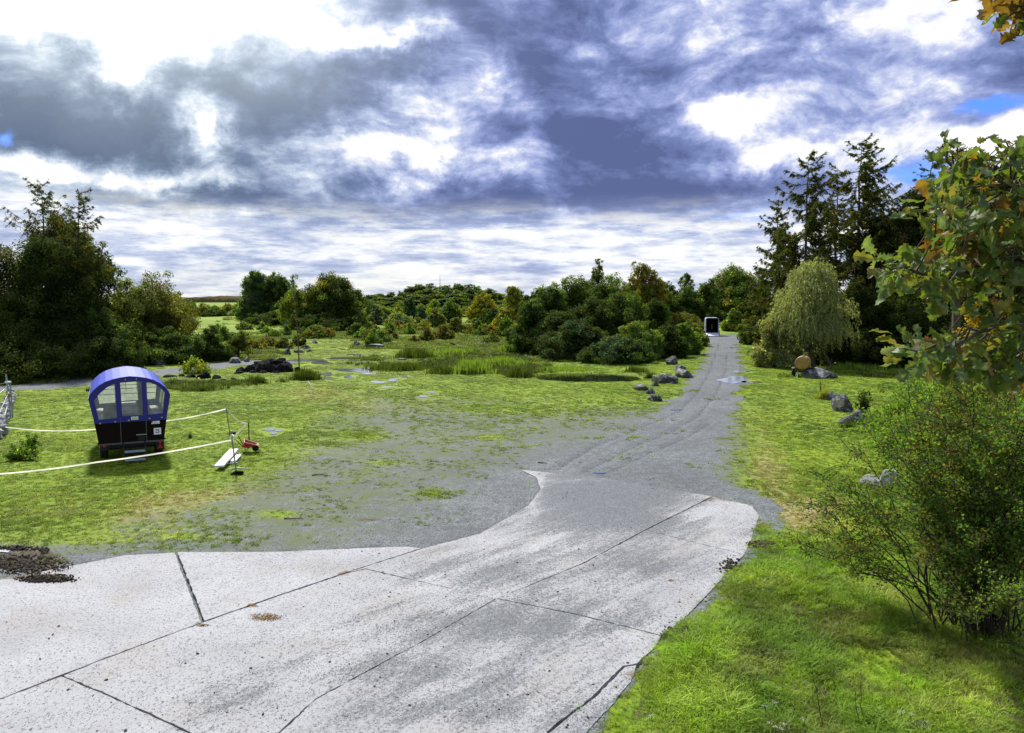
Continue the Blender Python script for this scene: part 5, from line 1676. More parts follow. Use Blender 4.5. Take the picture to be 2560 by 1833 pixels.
bpaths = [(np.array([[0, 0, -.3], [0, .05, 2], [-.1, .1, 4.5], [-.15, 0, 6.5], [-.3, 0, 8.5]]), [.30, .24, .20, .15, .08])]
clusters = []
BP = []
for bo in BOUGHS:
    pts = np.array([(at(x, y, d) - ol)[:] for x, y, d in bo])
    st = np.array([-.1, 0, max(1.5, min(8, pts[0][2] - .5))])
    full = np.vstack([st, pts])
    tt = np.linspace(0, len(full) - 1, 18)
    q = np.stack([np.interp(tt, range(len(full)), full[:, i]) for i in range(3)], 1)
    q[1:-1] += orng.normal(size=(16, 3)) * .012
    bpaths.append((q, np.linspace(.026, .003, 18)))
    BP.append(q)
    clusters.append((q[-1], q[-1] - q[-2], 0))
MASS = [(2240, 655), (2300, 640), (2300, 520), (2350, 470), (2372, 400), (2400, 380), (2470, 400), (2500, 380), (2620, 390), (2700, 400), (2700, 960), (2480, 945), (2400, 915), (2300, 895),
        (2300, 870), (2380, 835), (2440, 800), (2480, 780), (2440, 740), (2380, 740), (2300, 715)]
TOPM = [(2490, -60), (2510, -10), (2540, 10), (2545, 50), (2600, 65), (2700, 50), (2700, -80)]
_b = []
cnt = 0
while cnt < 520:
    x = orng.uniform(2200, 2680); y = orng.uniform(-60, 960)
    inm = poly_sdf(MASS, [x], [y])[0]; int_ = poly_sdf(TOPM, [x], [y])[0]
    if inm > 0 and int_ > 0: continue
    # holes where the golden tree and the dark wood show through
    hole = float(fbm([x * .012], [y * .012], 1.0, 5, 2)[0])
    if inm < 0 and hole < .40 and x < 2520: continue
    if 700 < y < 860 and 2400 < x < 2560 and orng.random() < .72: continue
    dd = orng.uniform(4.2, 5.6) + max(0, (x - 2400) / 300) * .8
    if y < 150: dd = orng.uniform(4.2, 4.9)
    p = np.array((at(x, y, dd) - ol)[:])
    # hang the twig on the nearest bough
    best = None
    for q in BP:
        ds = np.linalg.norm(q[3:] - p, axis=1); k = ds.argmin()
        if best is None or ds[k] < best[0]: best = (ds[k], q[3 + max(0, k - 1)] if k > 0 else q[3])
    st = best[1]
    mid = (st + p) / 2 + orng.normal(size=3) * .05 + np.array([0, 0, .05])
    bpaths.append((np.array([st, mid, p]), [.008, .005, .003]))
    clusters.append((p, p - mid, 1)); cnt += 1
for q in BP[:2]:
    for k in range(9, 17):
        clusters.append((q[k], orng.normal(size=3), 1))
V, Fq = tubes(bpaths, 6)
link('branches', mesh_np('branches', V, Fq, smooth=True), oak, M['bark'])
leaves = []
for (p, dr, kind) in clusters:
    dr = dr / (np.linalg.norm(dr) + 1e-6)
    nl = orng.integers(4, 8)
    wpx, wpy = to_px(p[0] + ol.x, p[1] + ol.y, p[2] + ol.z)
    # browner high up, greener low
    pb = .16 if wpy < 620 and wpx > 2400 else .06
    if kind == 0: pb = 0
    if wpy < 150: pb = .6
    for i in range(nl):
        t = orng.normal(size=3) * .75 + dr * .8 + np.array([-.1, 0, -.75 * orng.random()])
        t /= np.linalg.norm(t)
        nrm = orng.normal(size=3) * .7 + np.array([0, -.35, .75])
        nrm -= (nrm @ t) * t; nrm /= np.linalg.norm(nrm)
        y_ = np.cross(nrm, t)
        sc_ = orng.uniform(.08, .142)
        pos = p + orng.normal(size=3) * .035 + t * .02
        mi = 3 if orng.random() < pb else int(orng.choice([0, 1, 2], p=[.5, .26, .24]))
        dist_ = math.hypot(pos[0] + ol.x, pos[1] + ol.y)
        inside = -40 < wpx < 2600
        leaves.append((sc_ / dist_ * (1 if inside else .3), pos, t, y_, nrm, sc_, orng.integers(0, 8), mi))
leaves.sort(key=lambda a: -a[0])
cache = {}
restV = {0: [], 1: [], 2: [], 3: []}
for i, (key, pos, t, y_, nrm, sc_, k, mi) in enumerate(leaves):
    me = LM[k * 4 + mi]
    mt = Matrix(((t[0], y_[0], nrm[0], 0), (t[1], y_[1], nrm[1], 0), (t[2], y_[2], nrm[2], 0), (0, 0, 0, 1)))
    if i < 290:
        o = link('leaf', me, oak)
        o.matrix_local = Matrix.Translation(pos) @ mt @ Matrix.Scale(sc_, 4)
    else:
        if k not in cache:
            vv = np.array([v.co[:] for v in me.vertices]); ff = np.array([list(f.vertices) for f in me.polygons])
            cache[k] = (vv, ff)
        vv, ff = cache[k]
        restV[mi].append((vv * sc_ @ np.stack([t, y_, nrm]) + pos, ff))
allV = []; allF = []; mats_ = []; off = 0
for mi in range(4):
    for vv, ff in restV[mi]:
        allV.append(vv); allF.append(ff + off); off += len(vv); mats_.append(np.full(len(ff), mi, np.int32))
me = mesh_np('foliage', np.vstack(allV), np.vstack(allF), smooth=False)
o = link('foliage', me, oak, OM)
me.polygons.foreach_set('material_index', np.concatenate(mats_))
tag(o, kind='stuff')
# ------------------------------------------------------------------ built things
def bx(bm, x0, x1, y0, y1, z0, z1, bev=0.0):
    vs = [bm.verts.new(c) for c in [(x0, y0, z0), (x1, y0, z0), (x1, y1, z0), (x0, y1, z0), (x0, y0, z1), (x1, y0, z1), (x1, y1, z1), (x0, y1, z1)]]
    fs = [bm.faces.new([vs[i] for i in f]) for f in [(0, 3, 2, 1), (4, 5, 6, 7), (0, 1, 5, 4), (1, 2, 6, 5), (2, 3, 7, 6), (3, 0, 4, 7)]]
    if bev:
        es = list({e for f in fs for e in f.edges})
        bmesh.ops.bevel(bm, geom=es, offset=bev, segments=2, affect='EDGES', profile=.6)


def obj(name, bm, mat, parent=None, smooth=False):
    me = bpy.data.meshes.new(name)
    bmesh.ops.recalc_face_normals(bm, faces=bm.faces)
    bm.to_mesh(me); bm.free()
    if smooth:
        for f in me.polygons: f.use_smooth = True
    return link(name, me, parent, mat)


def box(name, dims, mat, parent=None, bev=0.004):
    bm = bmesh.new(); bx(bm, *dims, bev=bev)
    return obj(name, bm, mat, parent)


def tube(name, paths, mat, parent=None, sides=8):
    V, Fq = tubes([(np.array(p, float), r) for p, r in paths], sides)
    return link(name, mesh_np(name, V, Fq, smooth=True), parent, mat)


def lathe(name, prof, mat, parent=None, axis='X', seg=28, smooth=True):
    """prof: list of (along, radius)"""
    bm = bmesh.new(); rings = []
    for a, r in prof:
        ring = []
        for k in range(seg):
            t = 2 * math.pi * k / seg
            c, s = r * math.cos(t), r * math.sin(t)
            ring.append(bm.verts.new((a, c, s) if axis == 'X' else (c, a, s)))
        rings.append(ring)
    for r0, r1 in zip(rings, rings[1:]):
        for k in range(seg):
            bm.faces.new([r0[k], r0[(k + 1) % seg], r1[(k + 1) % seg], r1[k]])
    bm.faces.new(rings[0][::-1]); bm.faces.new(rings[-1])
    return obj(name, bm, mat, parent, smooth)


def text(name, s, size, mat, parent, loc, rot=(math.pi / 2, 0, 0), ext=.002, align='CENTER', sx=1.0):
    c = bpy.data.curves.new(name, 'FONT')
    c.body = s; c.size = size; c.extrude = ext; c.align_x = align; c.align_y = 'CENTER'; c.offset = size * .012
    tmp = bpy.data.objects.new(name, c)
    COL.objects.link(tmp)
    dg = bpy.context.evaluated_depsgraph_get()
    me = bpy.data.meshes.new_from_object(tmp.evaluated_get(dg))
    bpy.data.objects.remove(tmp, do_unlink=True)
    me.materials.clear(); me.materials.append(mat)
    o = link(name, me, parent)
    o.location = loc; o.rotation_euler = rot; o.scale = (sx, 1, 1)
    return o


M['tarp'] = simple('blue_tarpaulin', (.022, .045, .40), .5, spec=.3, var=.25, scale=4, bstr=.7)
M['darkwood'] = simple('dark_brown_planks', (.008, .004, .003), .75, spec=.12, var=.5, scale=6)
M['blackmetal'] = simple('black_metal', (.012, .012, .013), .5, .3, var=.3)
M['rubber'] = simple('tyre_rubber', (.012, .012, .012), .9, var=.3, scale=20)
M['white'] = simple('white_paint', (.72, .73, .76), .5, var=.05)
M['ink'] = simple('black_print', (.01, .012, .03), .6, var=.1)
M['blueprint'] = simple('blue_print', (.01, .02, .30), .5, var=.1)
M['redglass'] = simple('red_reflector', (.45, .015, .01), .3, var=.2)
M['step'] = simple('ribbed_step_metal', (.28, .36, .48), .4, .3, var=.3, scale=40, bstr=.6)
M['benchw'] = simple('pale_bench_board', (.62, .60, .58), .6, var=.15)
M['greypost'] = simple('grey_post', (.16, .17, .19), .6)
m, nb, out = newmat('clear_plastic_window')
tr = nb.n('ShaderNodeBsdfTransparent'); tr.inputs[0].default_value = (.93, .96, .95, 1)
g1 = nb.n('ShaderNodeBsdfPrincipled'); g1.inputs['Base Color'].default_value = (.8, .84, .84, 1); g1.inputs['Roughness'].default_value = .25
g2 = nb.n('ShaderNodeBsdfTranslucent'); g2.inputs[0].default_value = (.85, .9, .88, 1)
gl = nb.n('ShaderNodeMixShader'); gl.inputs[0].default_value = .6
nb.nt.links.new(g1.outputs[0], gl.inputs[1]); nb.nt.links.new(g2.outputs[0], gl.inputs[2])
mx = nb.n('ShaderNodeMixShader')
nb.put(mx.inputs[0], nb.sstep(nb.noise(nb.n('ShaderNodeTexCoord').outputs['Object'], 2.2, 4, .6), .3, .7, .30, .50))
nb.nt.links.new(tr.outputs[0], mx.inputs[1]); nb.nt.links.new(gl.outputs[0], mx.inputs[2]); nb.nt.links.new(mx.outputs[0], out.inputs[0])
M['pvc'] = m

# ---- covered wagon
wp = G(332, 1152)
wag = empty('covered_wagon', (wp.x, wp.y, wp.z), R(27.5), 'dark wooden covered wagon with blue tarpaulin hood and number 25', 'wagon')
wag.scale = (.91, 1, 1)
LEN = 4.1
PRO = [(1.10, 1.23), (1.255, 2.0), (1.21, 2.12), (1.10, 2.26), (.93, 2.40), (.73, 2.51), (.50, 2.58), (.25, 2.625), (0, 2.65)]
PRO = PRO + [(-x, z) for x, z in PRO[-2::-1]]
# hood shell with sag between the bows
bm = bmesh.new()
NY = 25
rings = []; inner_ = []
for j in range(NY):
    y = -0.05 + (LEN + .1) * j / (NY - 1)
    sag = .018 * math.sin(j / (NY - 1) * math.pi * 6) ** 2
    ring = []
    for i, (x, z) in enumerate(PRO):
        k = 0 if i in (0, len(PRO) - 1) else sag
        ring.append(bm.verts.new((x * (1 - k * .8), y, z - k)))
    rings.append(ring)
for a, b_ in zip(rings, rings[1:]):
    for i in range(len(PRO) - 1):
        if i in (0, len(PRO) - 2): continue
        bm.faces.new([a[i], a[i + 1], b_[i + 1], b_[i]])
hood = obj('hood', bm, M['tarp'], wag, False)
sm = hood.modifiers.new('thick', 'SOLIDIFY'); sm.thickness = .012


def panel_with_holes(name, outer, holes, y, th, mat, parent):
    """flat panel in the x-z plane with openings"""
    pts = [Vector(p) for p in outer]; faces = [list(range(len(outer)))]; off = len(outer)
    edges = []
    for h in holes:
        n = len(h); pts += [Vector(p) for p in h]
        edges += [(off + i, off + (i + 1) % n) for i in range(n)]; off += n
    vs, es, fs, _, _, of = delaunay_2d_cdt(pts, edges, faces, 1, 1e-6)
    bm = bmesh.new()
    bv = [bm.verts.new((v.x, y, v.y)) for v in vs]
    for f in fs:
        cx = sum(vs[q].x for q in f) / len(f); cz = sum(vs[q].y for q in f) / len(f)
        if any(poly_sdf([tuple(p) for p in h], [cx], [cz])[0] < 0 for h in holes): continue
        bm.faces.new([bv[q] for q in f])
    r = bmesh.ops.extrude_face_region(bm, geom=list(bm.faces))
    for v in r['geom']:
        if isinstance(v, bmesh.types.BMVert): v.co.y += th
    return obj(name, bm, mat, parent)


def zp(x, y):  # zoomed crop px -> wagon x,z
    return ((x - 668) * .00207, 2.65 - (y - 237) * .00207)


HOLES = [[zp(*p) for p in h] for h in (
    [(198, 862), (462, 855), (456, 350), (400, 362), (330, 395), (215, 490), (145, 575)],
    [(540, 832), (848, 832), (845, 320), (530, 330)],
    [(925, 830), (1148, 822), (1188, 505), (1130, 440), (1060, 385), (980, 350), (918, 345)])]
outer = [(x, z) for x, z in PRO]
M['tarpdark'] = simple('blue_tarpaulin_end', (.006, .006, .19), .5, spec=.5, var=.25, scale=3, bstr=.3)
for yy, nm in ((-.015, 'rear_curtain'), (LEN, 'front_curtain')):
    cur = panel_with_holes(nm, outer, HOLES, yy, .012, M['tarpdark'] if yy < 1 else M['tarpdark'], wag)
    for h in HOLES:
        bm = bmesh.new()
        bm.faces.new([bm.verts.new((x, yy + .006, z)) for x, z in shrink_poly(h, -.02)])
        obj('window', bm, M['pvc'], cur)
# side curtains: long clear panes with blue posts between
for s in (-1, 1):
    bm = bmesh.new()
    bot, topz_ = (1.10, 1.23), (1.255, 2.0)
    for k in range(5):
        y0 = (LEN - .10) * k / 4
        for (ya, yb_) in ((y0, y0 + .10),):
            q = [bm.verts.new((s * x, y, z)) for x, y, z in ((bot[0], ya, bot[1]), (bot[0], yb_, bot[1]), (topz_[0], yb_, topz_[1]), (topz_[0], ya, topz_[1]))]
            bm.faces.new(q)
    for (f0, f1) in ((0, .16), (.93, 1)):
        xa, za = bot[0] + (topz_[0] - bot[0]) * f0, bot[1] + (topz_[1] - bot[1]) * f0
        xb, zb = bot[0] + (topz_[0] - bot[0]) * f1, bot[1] + (topz_[1] - bot[1]) * f1
        bm.faces.new([bm.verts.new(v) for v in ((s * (xa + .002), .1, za), (s * (xa + .002), LEN - .1, za), (s * (xb + .002), LEN - .1, zb), (s * (xb + .002), .1, zb))])
    r = bmesh.ops.extrude_face_region(bm, geom=list(bm.faces))
    for v in r['geom']:
        if isinstance(v, bmesh.types.BMVert): v.co.x -= s * .01
    sc_ = obj('side_curtain', bm, M['tarpdark'], wag)
    bm = bmesh.new()
    bm.faces.new([bm.verts.new(v) for v in ((s * 1.12, .1, 1.35), (s * 1.12, LEN - .1, 1.35), (s * 1.238, LEN - .1, 1.95), (s * 1.238, .1, 1.95))])
    obj('window', bm, M['pvc'], sc_)
# body: tapered tub with plank panels
bm = bmesh.new()
def tap(x, z): return x * (1.0 + (z - .57) / (1.23 - .57) * .105)
for (x0, x1, y0, y1) in ((-1.0, 1.0, .0, .03), (-1.0, 1.0, LEN - .03, LEN)):
    vs = [bm.verts.new((tap(x, z), y, z)) for z in (.57, 1.24) for y in (y0, y1) for x in (x0, x1)]
    for f in [(0, 1, 3, 2), (4, 6, 7, 5), (0, 4, 5, 1), (2, 3, 7, 6), (0, 2, 6, 4), (1, 5, 7, 3)]: bm.faces.new([vs[i] for i in f])
for s in (-1, 1):
    vs = [bm.verts.new((s * (tap(1.0, z) - dx), y, z)) for z in (.57, 1.24) for y in (.031, LEN - .031) for dx in (0, .03)]
    for f in [(0, 1, 3, 2), (4, 6, 7, 5), (0, 4, 5, 1), (2, 3, 7, 6), (0, 2, 6, 4), (1, 5, 7, 3)]: bm.faces.new([vs[i] for i in f])
bx(bm, -.99, .99, .032, LEN - .032, .55, .60)
obj('body', bm, M['darkwood'], wag)
def zr(x): return (x - 668) * .00207
# rear wall planks, door, frames
for (a, b_, nm, nn) in ((165, 505, 'rear_panel', 5), (525, 875, 'door', 6), (890, 1175, 'rear_panel', 4)):
    bm = bmesh.new()
    x0, x1 = zr(a), zr(b_)
    bx(bm, x0, x1, -.022, -.002, .60, .64); bx(bm, x0, x1, -.022, -.002, 1.18, 1.22)
    pr_ = obj(nm, bm, M['darkwood'], wag)
    for k in range(nn):
        xa = x0 + (x1 - x0) * k / nn + .004; xb = x0 + (x1 - x0) * (k + 1) / nn - .004
        bm = bmesh.new()
        z0, z1 = .645, 1.175
        f0 = (tap(1, z0)); f1 = tap(1, z1)
        vs = [bm.verts.new((x * (f / tap(1, .9)), y, z)) for z, f in ((z0, f0), (z1, f1)) for y in (-.018 - .003 * (k % 2), -.002) for x in (xa, xb)]
        for f in [(0, 1, 3, 2), (4, 6, 7, 5), (0, 4, 5, 1), (2, 3, 7, 6), (0, 2, 6, 4), (1, 5, 7, 3)]: bm.faces.new([vs[i] for i in f])
        obj('plank', bm, M['darkwood'], pr_)
    if nm == 'door':
        box('handle', (zr(735), zr(890), -.06, -.04, .795, .825), M['steel'], pr_)
        box('lock_plate', (zr(760), zr(868), -.03, -.023, .62, .76), M['blackmetal'], pr_)
M['edgemetal'] = simple('metal_edging', (.10, .11, .13), .4, .7)
for x in (505, 885):
    box('edge_strip', (zr(x), zr(x) + .02, -.03, -.0221, .6, 1.36 if x == 505 else 1.24), M['edgemetal'], wag, 0)
box('bottom_rail', (-1.0, 1.0, -.025, -.001, .545, .598), M['edgemetal'], wag)
for x, z in ((215, 920), (435, 908), (635, 900), (945, 890), (1132, 885)):
    xx, z_ = zp(x, z)
    box('hook', (xx - .03, xx + .03, -.045, -.0165, z_ - .02, z_ + .02), M['steel'], wag, .006)
for x in (607, 770):
    xx, z1 = zp(x, 285); _, z0 = zp(x, 470)
    tube('strap', [([(xx, -.03, z1), (xx + .006, -.032, (z0 + z1) / 2), (xx + .01, -.03, z0)], .006)], M['blackmetal'], wag)
    box('buckle', (xx - .014, xx + .014, -.04, -.017, z1 - .03, z1 + .03), M['steel'], wag)
# rails seen through the windows, benches, posts, table
for z, y in ((.30, 1.25), ):
    pass
for yy, zs in ((.04, (zp(0, 680)[1], zp(0, 772)[1])), (LEN - .05, (zp(0, 570)[1] - .10, zp(0, 660)[1] - .10, zp(0, 510)[1] - .10))):
    for z in zs:
        tube('rail', [([(-1.12, yy, z), (1.12, yy, z)], .013)], M['blackmetal'], wag, 6)
for s in (-1, 1):
    b_ = box('bench', (s * .95 - .19, s * .95 + .10, .15, LEN - .15, 1.18, 1.22), M['benchw'], wag)
    if s > 0: pass
box('table', (-.28, .28, .6, LEN - .6, 1.42, 1.45), M['benchw'], wag)
for y in (1.0, LEN - 1.0):
    tube('table_leg', [([(0, y, .6), (0, y, 1.42)], .03)], M['greypost'], wag)
for y in (.04, 1.37, 2.7, LEN - .06):
    paths = []
    for a, b_ in zip(PRO, PRO[1:]):
        paths.append(([(a[0] * .975, y, a[1] - .02), (b_[0] * .975, y, b_[1] - .02)], .02))
    tube('hood_bow', paths, M['greypost'], wag, 6)
# plates, sign, reflector
pl1 = box('licence_plate', (zr(970), zr(1096), -.036, -.0225, 1.115, 1.205), M['white'], wag, .003)
box('euro_band', (zr(970), zr(990), -.0375, -.0362, 1.160, 1.203), M['blueprint'], pl1, 0)
cx = zr(1033)
text('lettering', 'HU', .044, M['blueprint'], pl1, (cx - .012, -.0365, 1.182), ext=.001)
text('lettering', 'AN 7 WY', .040, M['blueprint'], pl1, (cx + .002, -.0365, 1.139), ext=.001)
pl2 = box('number_plate', (zr(1000), zr(1112), -.036, -.0225, .775, .985), M['white'], wag, .003)
bm = bmesh.new()
bmesh.ops.create_circle(bm, cap_ends=True, radius=.088, segments=28)
bmesh.ops.rotate(bm, verts=bm.verts, matrix=Matrix.Rotation(math.pi / 2, 3, 'X'))
dsc = obj('white_disc', bm, simple('blue_white_paint', (.66, .72, .86), .4, var=.03), pl2); dsc.location = (zr(1056), -.0375, .88)
text('numerals', '25', .165, M['ink'], pl2, (zr(1056), -.0395, .88), ext=.0012, sx=.78)
bm = bmesh.new()
tri = [(-.085, .0), (.085, 0), (0, .145)]
f = bm.faces.new([bm.verts.new((x, 0, z)) for x, z in tri])
r = bmesh.ops.extrude_face_region(bm, geom=[f])
for v in r['geom']:
    if isinstance(v, bmesh.types.BMVert): v.co.y += .02
o = obj('triangular_reflector', bm, M['redglass'], wag); o.location = (zr(1090), -.05, .335)
box('light_board', (zr(1030), zr(1150), -.032, -.0255, .30, .545), M['blackmetal'], wag)
box('light_board', (zr(205), zr(330), -.032, -.0255, .40, .545), M['blackmetal'], wag)
box('tail_lamp', (zr(240), zr(282), -.05, -.033, .50, .54), M['redglass'], wag, .006)
box('tail_lamp', (zr(1068), zr(1110), -.05, -.033, .50, .54), M['redglass'], wag, .006)
st_ = box('green_sticker', (zr(668), zr(776), -.028, -.0165, 1.285, 1.385), M['white'], wag, 0)
box('green_print', (zr(682), zr(762), -.030, -.0285, 1.30, 1.37), simple('pale_green_print', (.40, .62, .20), .6, var=.2), st_, 0)
# steps
for y, z in ((-.30, .355), (-.42, .115)):
    bm = bmesh.new()
    bx(bm, zr(548), zr(855), y - .16, y + .06, z - .015, z + .015, .004)
    for k in range(6): bx(bm, zr(552), zr(851), y - .15 + k * .035, y - .138 + k * .035, z + .0152, z + .022)
    obj('step', bm, M['step'], wag)
tube('step_stringer', [([(zr(540), -.02, .6), (zr(540), -.30, .36), (zr(540), -.45, .10)], .022)], M['blackmetal'], wag, 6)
tube('step_stringer', [([(zr(862), -.02, .6), (zr(862), -.30, .36), (zr(862), -.45, .10)], .022)], M['blackmetal'], wag, 6)
# chassis
bm = bmesh.new()
for s in (-1, 1): bx(bm, s * .42 - .05, s * .42 + .05, .05, LEN + .2, .44, .545)
bx(bm, -.85, .85, .72, .84, .28, .38); bx(bm, -.85, .85, LEN - .95, LEN - .83, .28, .38)
bx(bm, -.95, .95, .10, .2, .45, .543)
for s in (-1, 1): bx(bm, s * .42 - .04, s * .42 + .04, .55, .95, .38, .439)
obj('chassis', bm, M['blackmetal'], wag)
tube('drawbar', [([(-.4, LEN + .1, .45), (0, LEN + 1.1, .35), (0, LEN + 2.0, .33)], .04), ([(.4, LEN + .1, .45), (0, LEN + 1.1, .35)], .04)], M['blackmetal'], wag)
for s in (-1, 1):
    for y in (.78, LEN - .89):
        prof = [(-.13, .22), (-.125, .33), (-.09, .375), (-.045, .382), (.045, .382), (.09, .375), (.125, .33), (.13, .22)]
        w_ = lathe('wheel', [(a + s * .86, r) for a, r in prof], M['rubber'], wag)
        w_.location = (0, y, .375)
        h_ = lathe('rim', [(s * .995 - .02, .215), (s * .995, .19), (s * .985, .08), (s * 1.01, .07)] if s > 0 else [(-1.01, .07), (-.985, .08), (-.995, .19), (-.975, .215)], M['steel'], w_)
        bm = bmesh.new()
        for k in range(28):
            a = 2 * math.pi * k / 28
            p_ = Vector((s * .86, math.cos(a) * .384, math.sin(a) * .384))
            mm = Matrix.Translation(p_) @ Matrix.Rotation(a, 4, 'X') @ Matrix.Rotation(.3 * (1 if k % 2 else -1), 4, 'Y')
            bmesh.ops.create_cube(bm, size=1, matrix=mm @ Matrix.Diagonal((.19, .014, .03, 1)))
        tag(obj('tread', bm, M['rubber'], w_), kind='stuff')

# ---- horse trailer
tb = at(1780, 838, 108); tb.z = GH(tb.x, 108)
ht = empty('horse_trailer', tb, R(-11), 'small white horse trailer with its rear ramp lowered on the track', 'trailer')
M['gel'] = simple('pale_fibreglass', (.30, .34, .43), .4, var=.08, scale=2)
M['interior'] = simple('dark_interior', (.02, .02, .02), .9)
w2, zb, zt, TL = .90, .34, 2.50, 2.9
prof = [(w2, zb), (w2, 1.95)] + [(w2 - .28 + .28 * math.cos(a), zt - .28 + .28 * math.sin(a)) for a in np.radians([20, 45, 70, 90])]
prof = prof + [(-x, z) for x, z in prof[::-1]]
bm = bmesh.new()
R0 = [[bm.verts.new((x * k, y, z if k == 1 else zb + .04 + (z - zb) * .955)) for x, z in prof] for (y, k) in ((0, 1), (TL, 1), (TL - .05, .955), (0, .955))]
for a, b_ in ((0, 1), (2, 3)):
    for i in range(len(prof)):
        i2 = (i + 1) % len(prof)
        bm.faces.new([R0[a][i], R0[a][i2], R0[b_][i2], R0[b_][i]])
bm.faces.new(R0[1]); bm.faces.new(R0[2][::-1])
for i in range(len(prof)):
    i2 = (i + 1) % len(prof)
    bm.faces.new([R0[3][i], R0[3][i2], R0[0][i2], R0[0][i]])
body = obj('body', bm, M['gel'], ht)
bm = bmesh.new()
bx(bm, -.80, .80, .03, TL - .08, .40, .43); bx(bm, -.80, .80, TL - .12, TL - .08, .43, 2.35); bx(bm, -.82, -.79, .03, TL - .12, .43, 2.2); bx(bm, .79, .82, .03, TL - .12, .43, 2.2); bx(bm, -.78, .78, .03, TL - .12, 2.27, 2.30)
obj('lining', bm, M['interior'], ht)
box('partition', (-.02, .02, .5, TL - .4, .9, 1.6), M['greypost'], ht)
bm = bmesh.new()
rv = [(-.84, -.01, .36), (.84, -.01, .36), (.84, -1.75, .02), (-.84, -1.75, .02)]
f = bm.faces.new([bm.verts.new(v) for v in rv]); r = bmesh.ops.extrude_face_region(bm, geom=[f])
for v in r['geom']:
    if isinstance(v, bmesh.types.BMVert): v.co.z += .06
obj('ramp', bm, simple('pale_ramp', (.50, .52, .68), .5), ht)
tube('gas_strut', [([(.80, -.02, 1.9), (.82, -1.0, .28)], .02)], M['steel'], ht, 6)
for s in (-1, 1):
    box('rear_post', (s * .87 - .05, s * .87 + .05, -.035, -.002, .36, 2.2), M['gel'], ht)
    box('tail_lamp', (s * .95 - .045, s * .95 + .045, -.05, .0, 1.15, 1.30), M['redglass'], ht)
    box('white_marker', (s * .95 - .045, s * .95 + .045, -.05, .0, 1.62, 1.74), M['white'], ht)
    box('mudguard', (s * 1.0 - .11, s * 1.0 + .11, .9, 2.2, .62, .68), M['blackmetal'], ht, .02)
    for y in (1.2, 1.9):
        w_ = lathe('wheel', [(s * 1.0 - .09, .2), (s * 1.0 - .085, .29), (s * 1.0, .31), (s * 1.0 + .085, .29), (s * 1.0 + .09, .2)], M['rubber'], ht); w_.location = (0, y, .31)
tube('drawbar', [([(-.4, TL, .4), (0, TL + 1.2, .42)], .04), ([(.4, TL, .4), (0, TL + 1.2, .42)], .04), ([(0, TL + .9, .42), (0, TL + .9, 0)], .03)], M['blackmetal'], ht)

# ---- rusty tank trailer
tk = G(2004, 944)
tt_ = empty('tank_trailer', tk, R(-29), 'ochre drum-shaped water tank on a small two-wheeled trailer', 'trailer')
m, nb, out = newmat('ochre_tank_paint')
P = nb.n('ShaderNodeTexCoord').outputs['Object']
c = nb.ramp(nb.noise(P, 3, 6, .7), [(.3, (.15, .085, .025)), (.5, (.28, .17, .045)), (.7, (.36, .25, .10))])
c = nb.mix(nb.sstep(nb.noise(nb.v('MULTIPLY', P, (1, 1, .35)), 5, 5, .7), .54, .7, 0, .75), c, (.11, .10, .03))
princ(nb, out, c, .55, .4, bump=nb.noise(P, 6, 4, .6), bstr=.15)
drum = lathe('tank', [(-.02, .10), (-.015, .30), (0, .40), (.03, .435), (.30, .44), (.32, .45), (.34, .44), (.66, .44), (.68, .45), (.70, .44), (1.0, .435), (1.03, .40), (1.045, .2)], m, tt_, 'Y', 36)
drum.location = (0, -.15, .93)
lathe('filler_cap', [(0, .07), (.06, .07), (.09, .05)], M['palerock'], drum, 'Y', 14).location = (.08, .25, .44)
bpy.data.objects[drum.children[0].name].rotation_euler = (math.pi / 2, 0, 0)
bm = bmesh.new()
bx(bm, -.42, -.36, -.25, 1.1, .40, .46); bx(bm, .36, .42, -.25, 1.1, .40, .46); bx(bm, -.5, .5, .35, .43, .28, .36); bx(bm, -.36, .36, -.25, -.18, .40, .455); bx(bm, -.36, .36, .95, 1.02, .40, .455)
bx(bm, -.30, -.22, .0, .06, .46, .62); bx(bm, .22, .30, .0, .06, .46, .62); bx(bm, -.30, -.22, .7, .76, .46, .62); bx(bm, .22, .30, .7, .76, .46, .62)
obj('frame', bm, M['blackmetal'], tt_)
for s in (-1, 1):
    w_ = lathe('wheel', [(s * .56 - .08, .18), (s * .56 - .075, .27), (s * .56, .29), (s * .56 + .075, .27), (s * .56 + .08, .18)], M['rubber'], tt_); w_.location = (0, .39, .29)
    box('mudguard', (s * .56 - .10, s * .56 + .10, .10, .68, .60, .63), M['blackmetal'], tt_, .01)
box('white_strip', (-.66, -.44, .05, .09, .57, .62), M['white'], tt_)
tube('prop_leg', [([(-.25, -.2, .42), (-.18, -.55, 0)], .025), ([(.2, -.2, .42), (.12, -.5, 0)], .02), ([(-.18, -.55, .02), (-.32, -.6, .0)], .03)], M['step'], tt_, 6)
tube('drawbar', [([(0, 1.0, .43), (0, 2.0, .40)], .035)], M['blackmetal'], tt_, 6)

# ---- tape fence
def post(label, px, py, top, r, mat, base=None, name='fence_post', group=None, lean=0):
    p = G(px, py)
    h = at(px, top, p.y).z - p.z
    o = empty(name, p, 0, label, 'post', group)
    tube('pole', [([(0, 0, -.1), (lean * .5, 0, h * .5), (lean, 0, h)], r)], mat, o)
    if base == 'tyre':
        b_ = link('foot', rock_mesh(7, 2, 8), o, M['blackrock']); b_.scale = (.22, .17, .10); b_.location = (-.02, 0, .05)
        tube('cross_bar', [([(-.30, -.05, .14), (0, -.02, .20), (.30, .06, .15)], .014)], M['steel'], o, 6)
    elif base:
        b_ = link('foot', rock_mesh(8, 2, 8), o, simple('mud_brown_foot', (.06, .05, .03), .9)); b_.scale = (.17, .13, .07); b_.location = (.08, 0, .03)
    return o, p, h


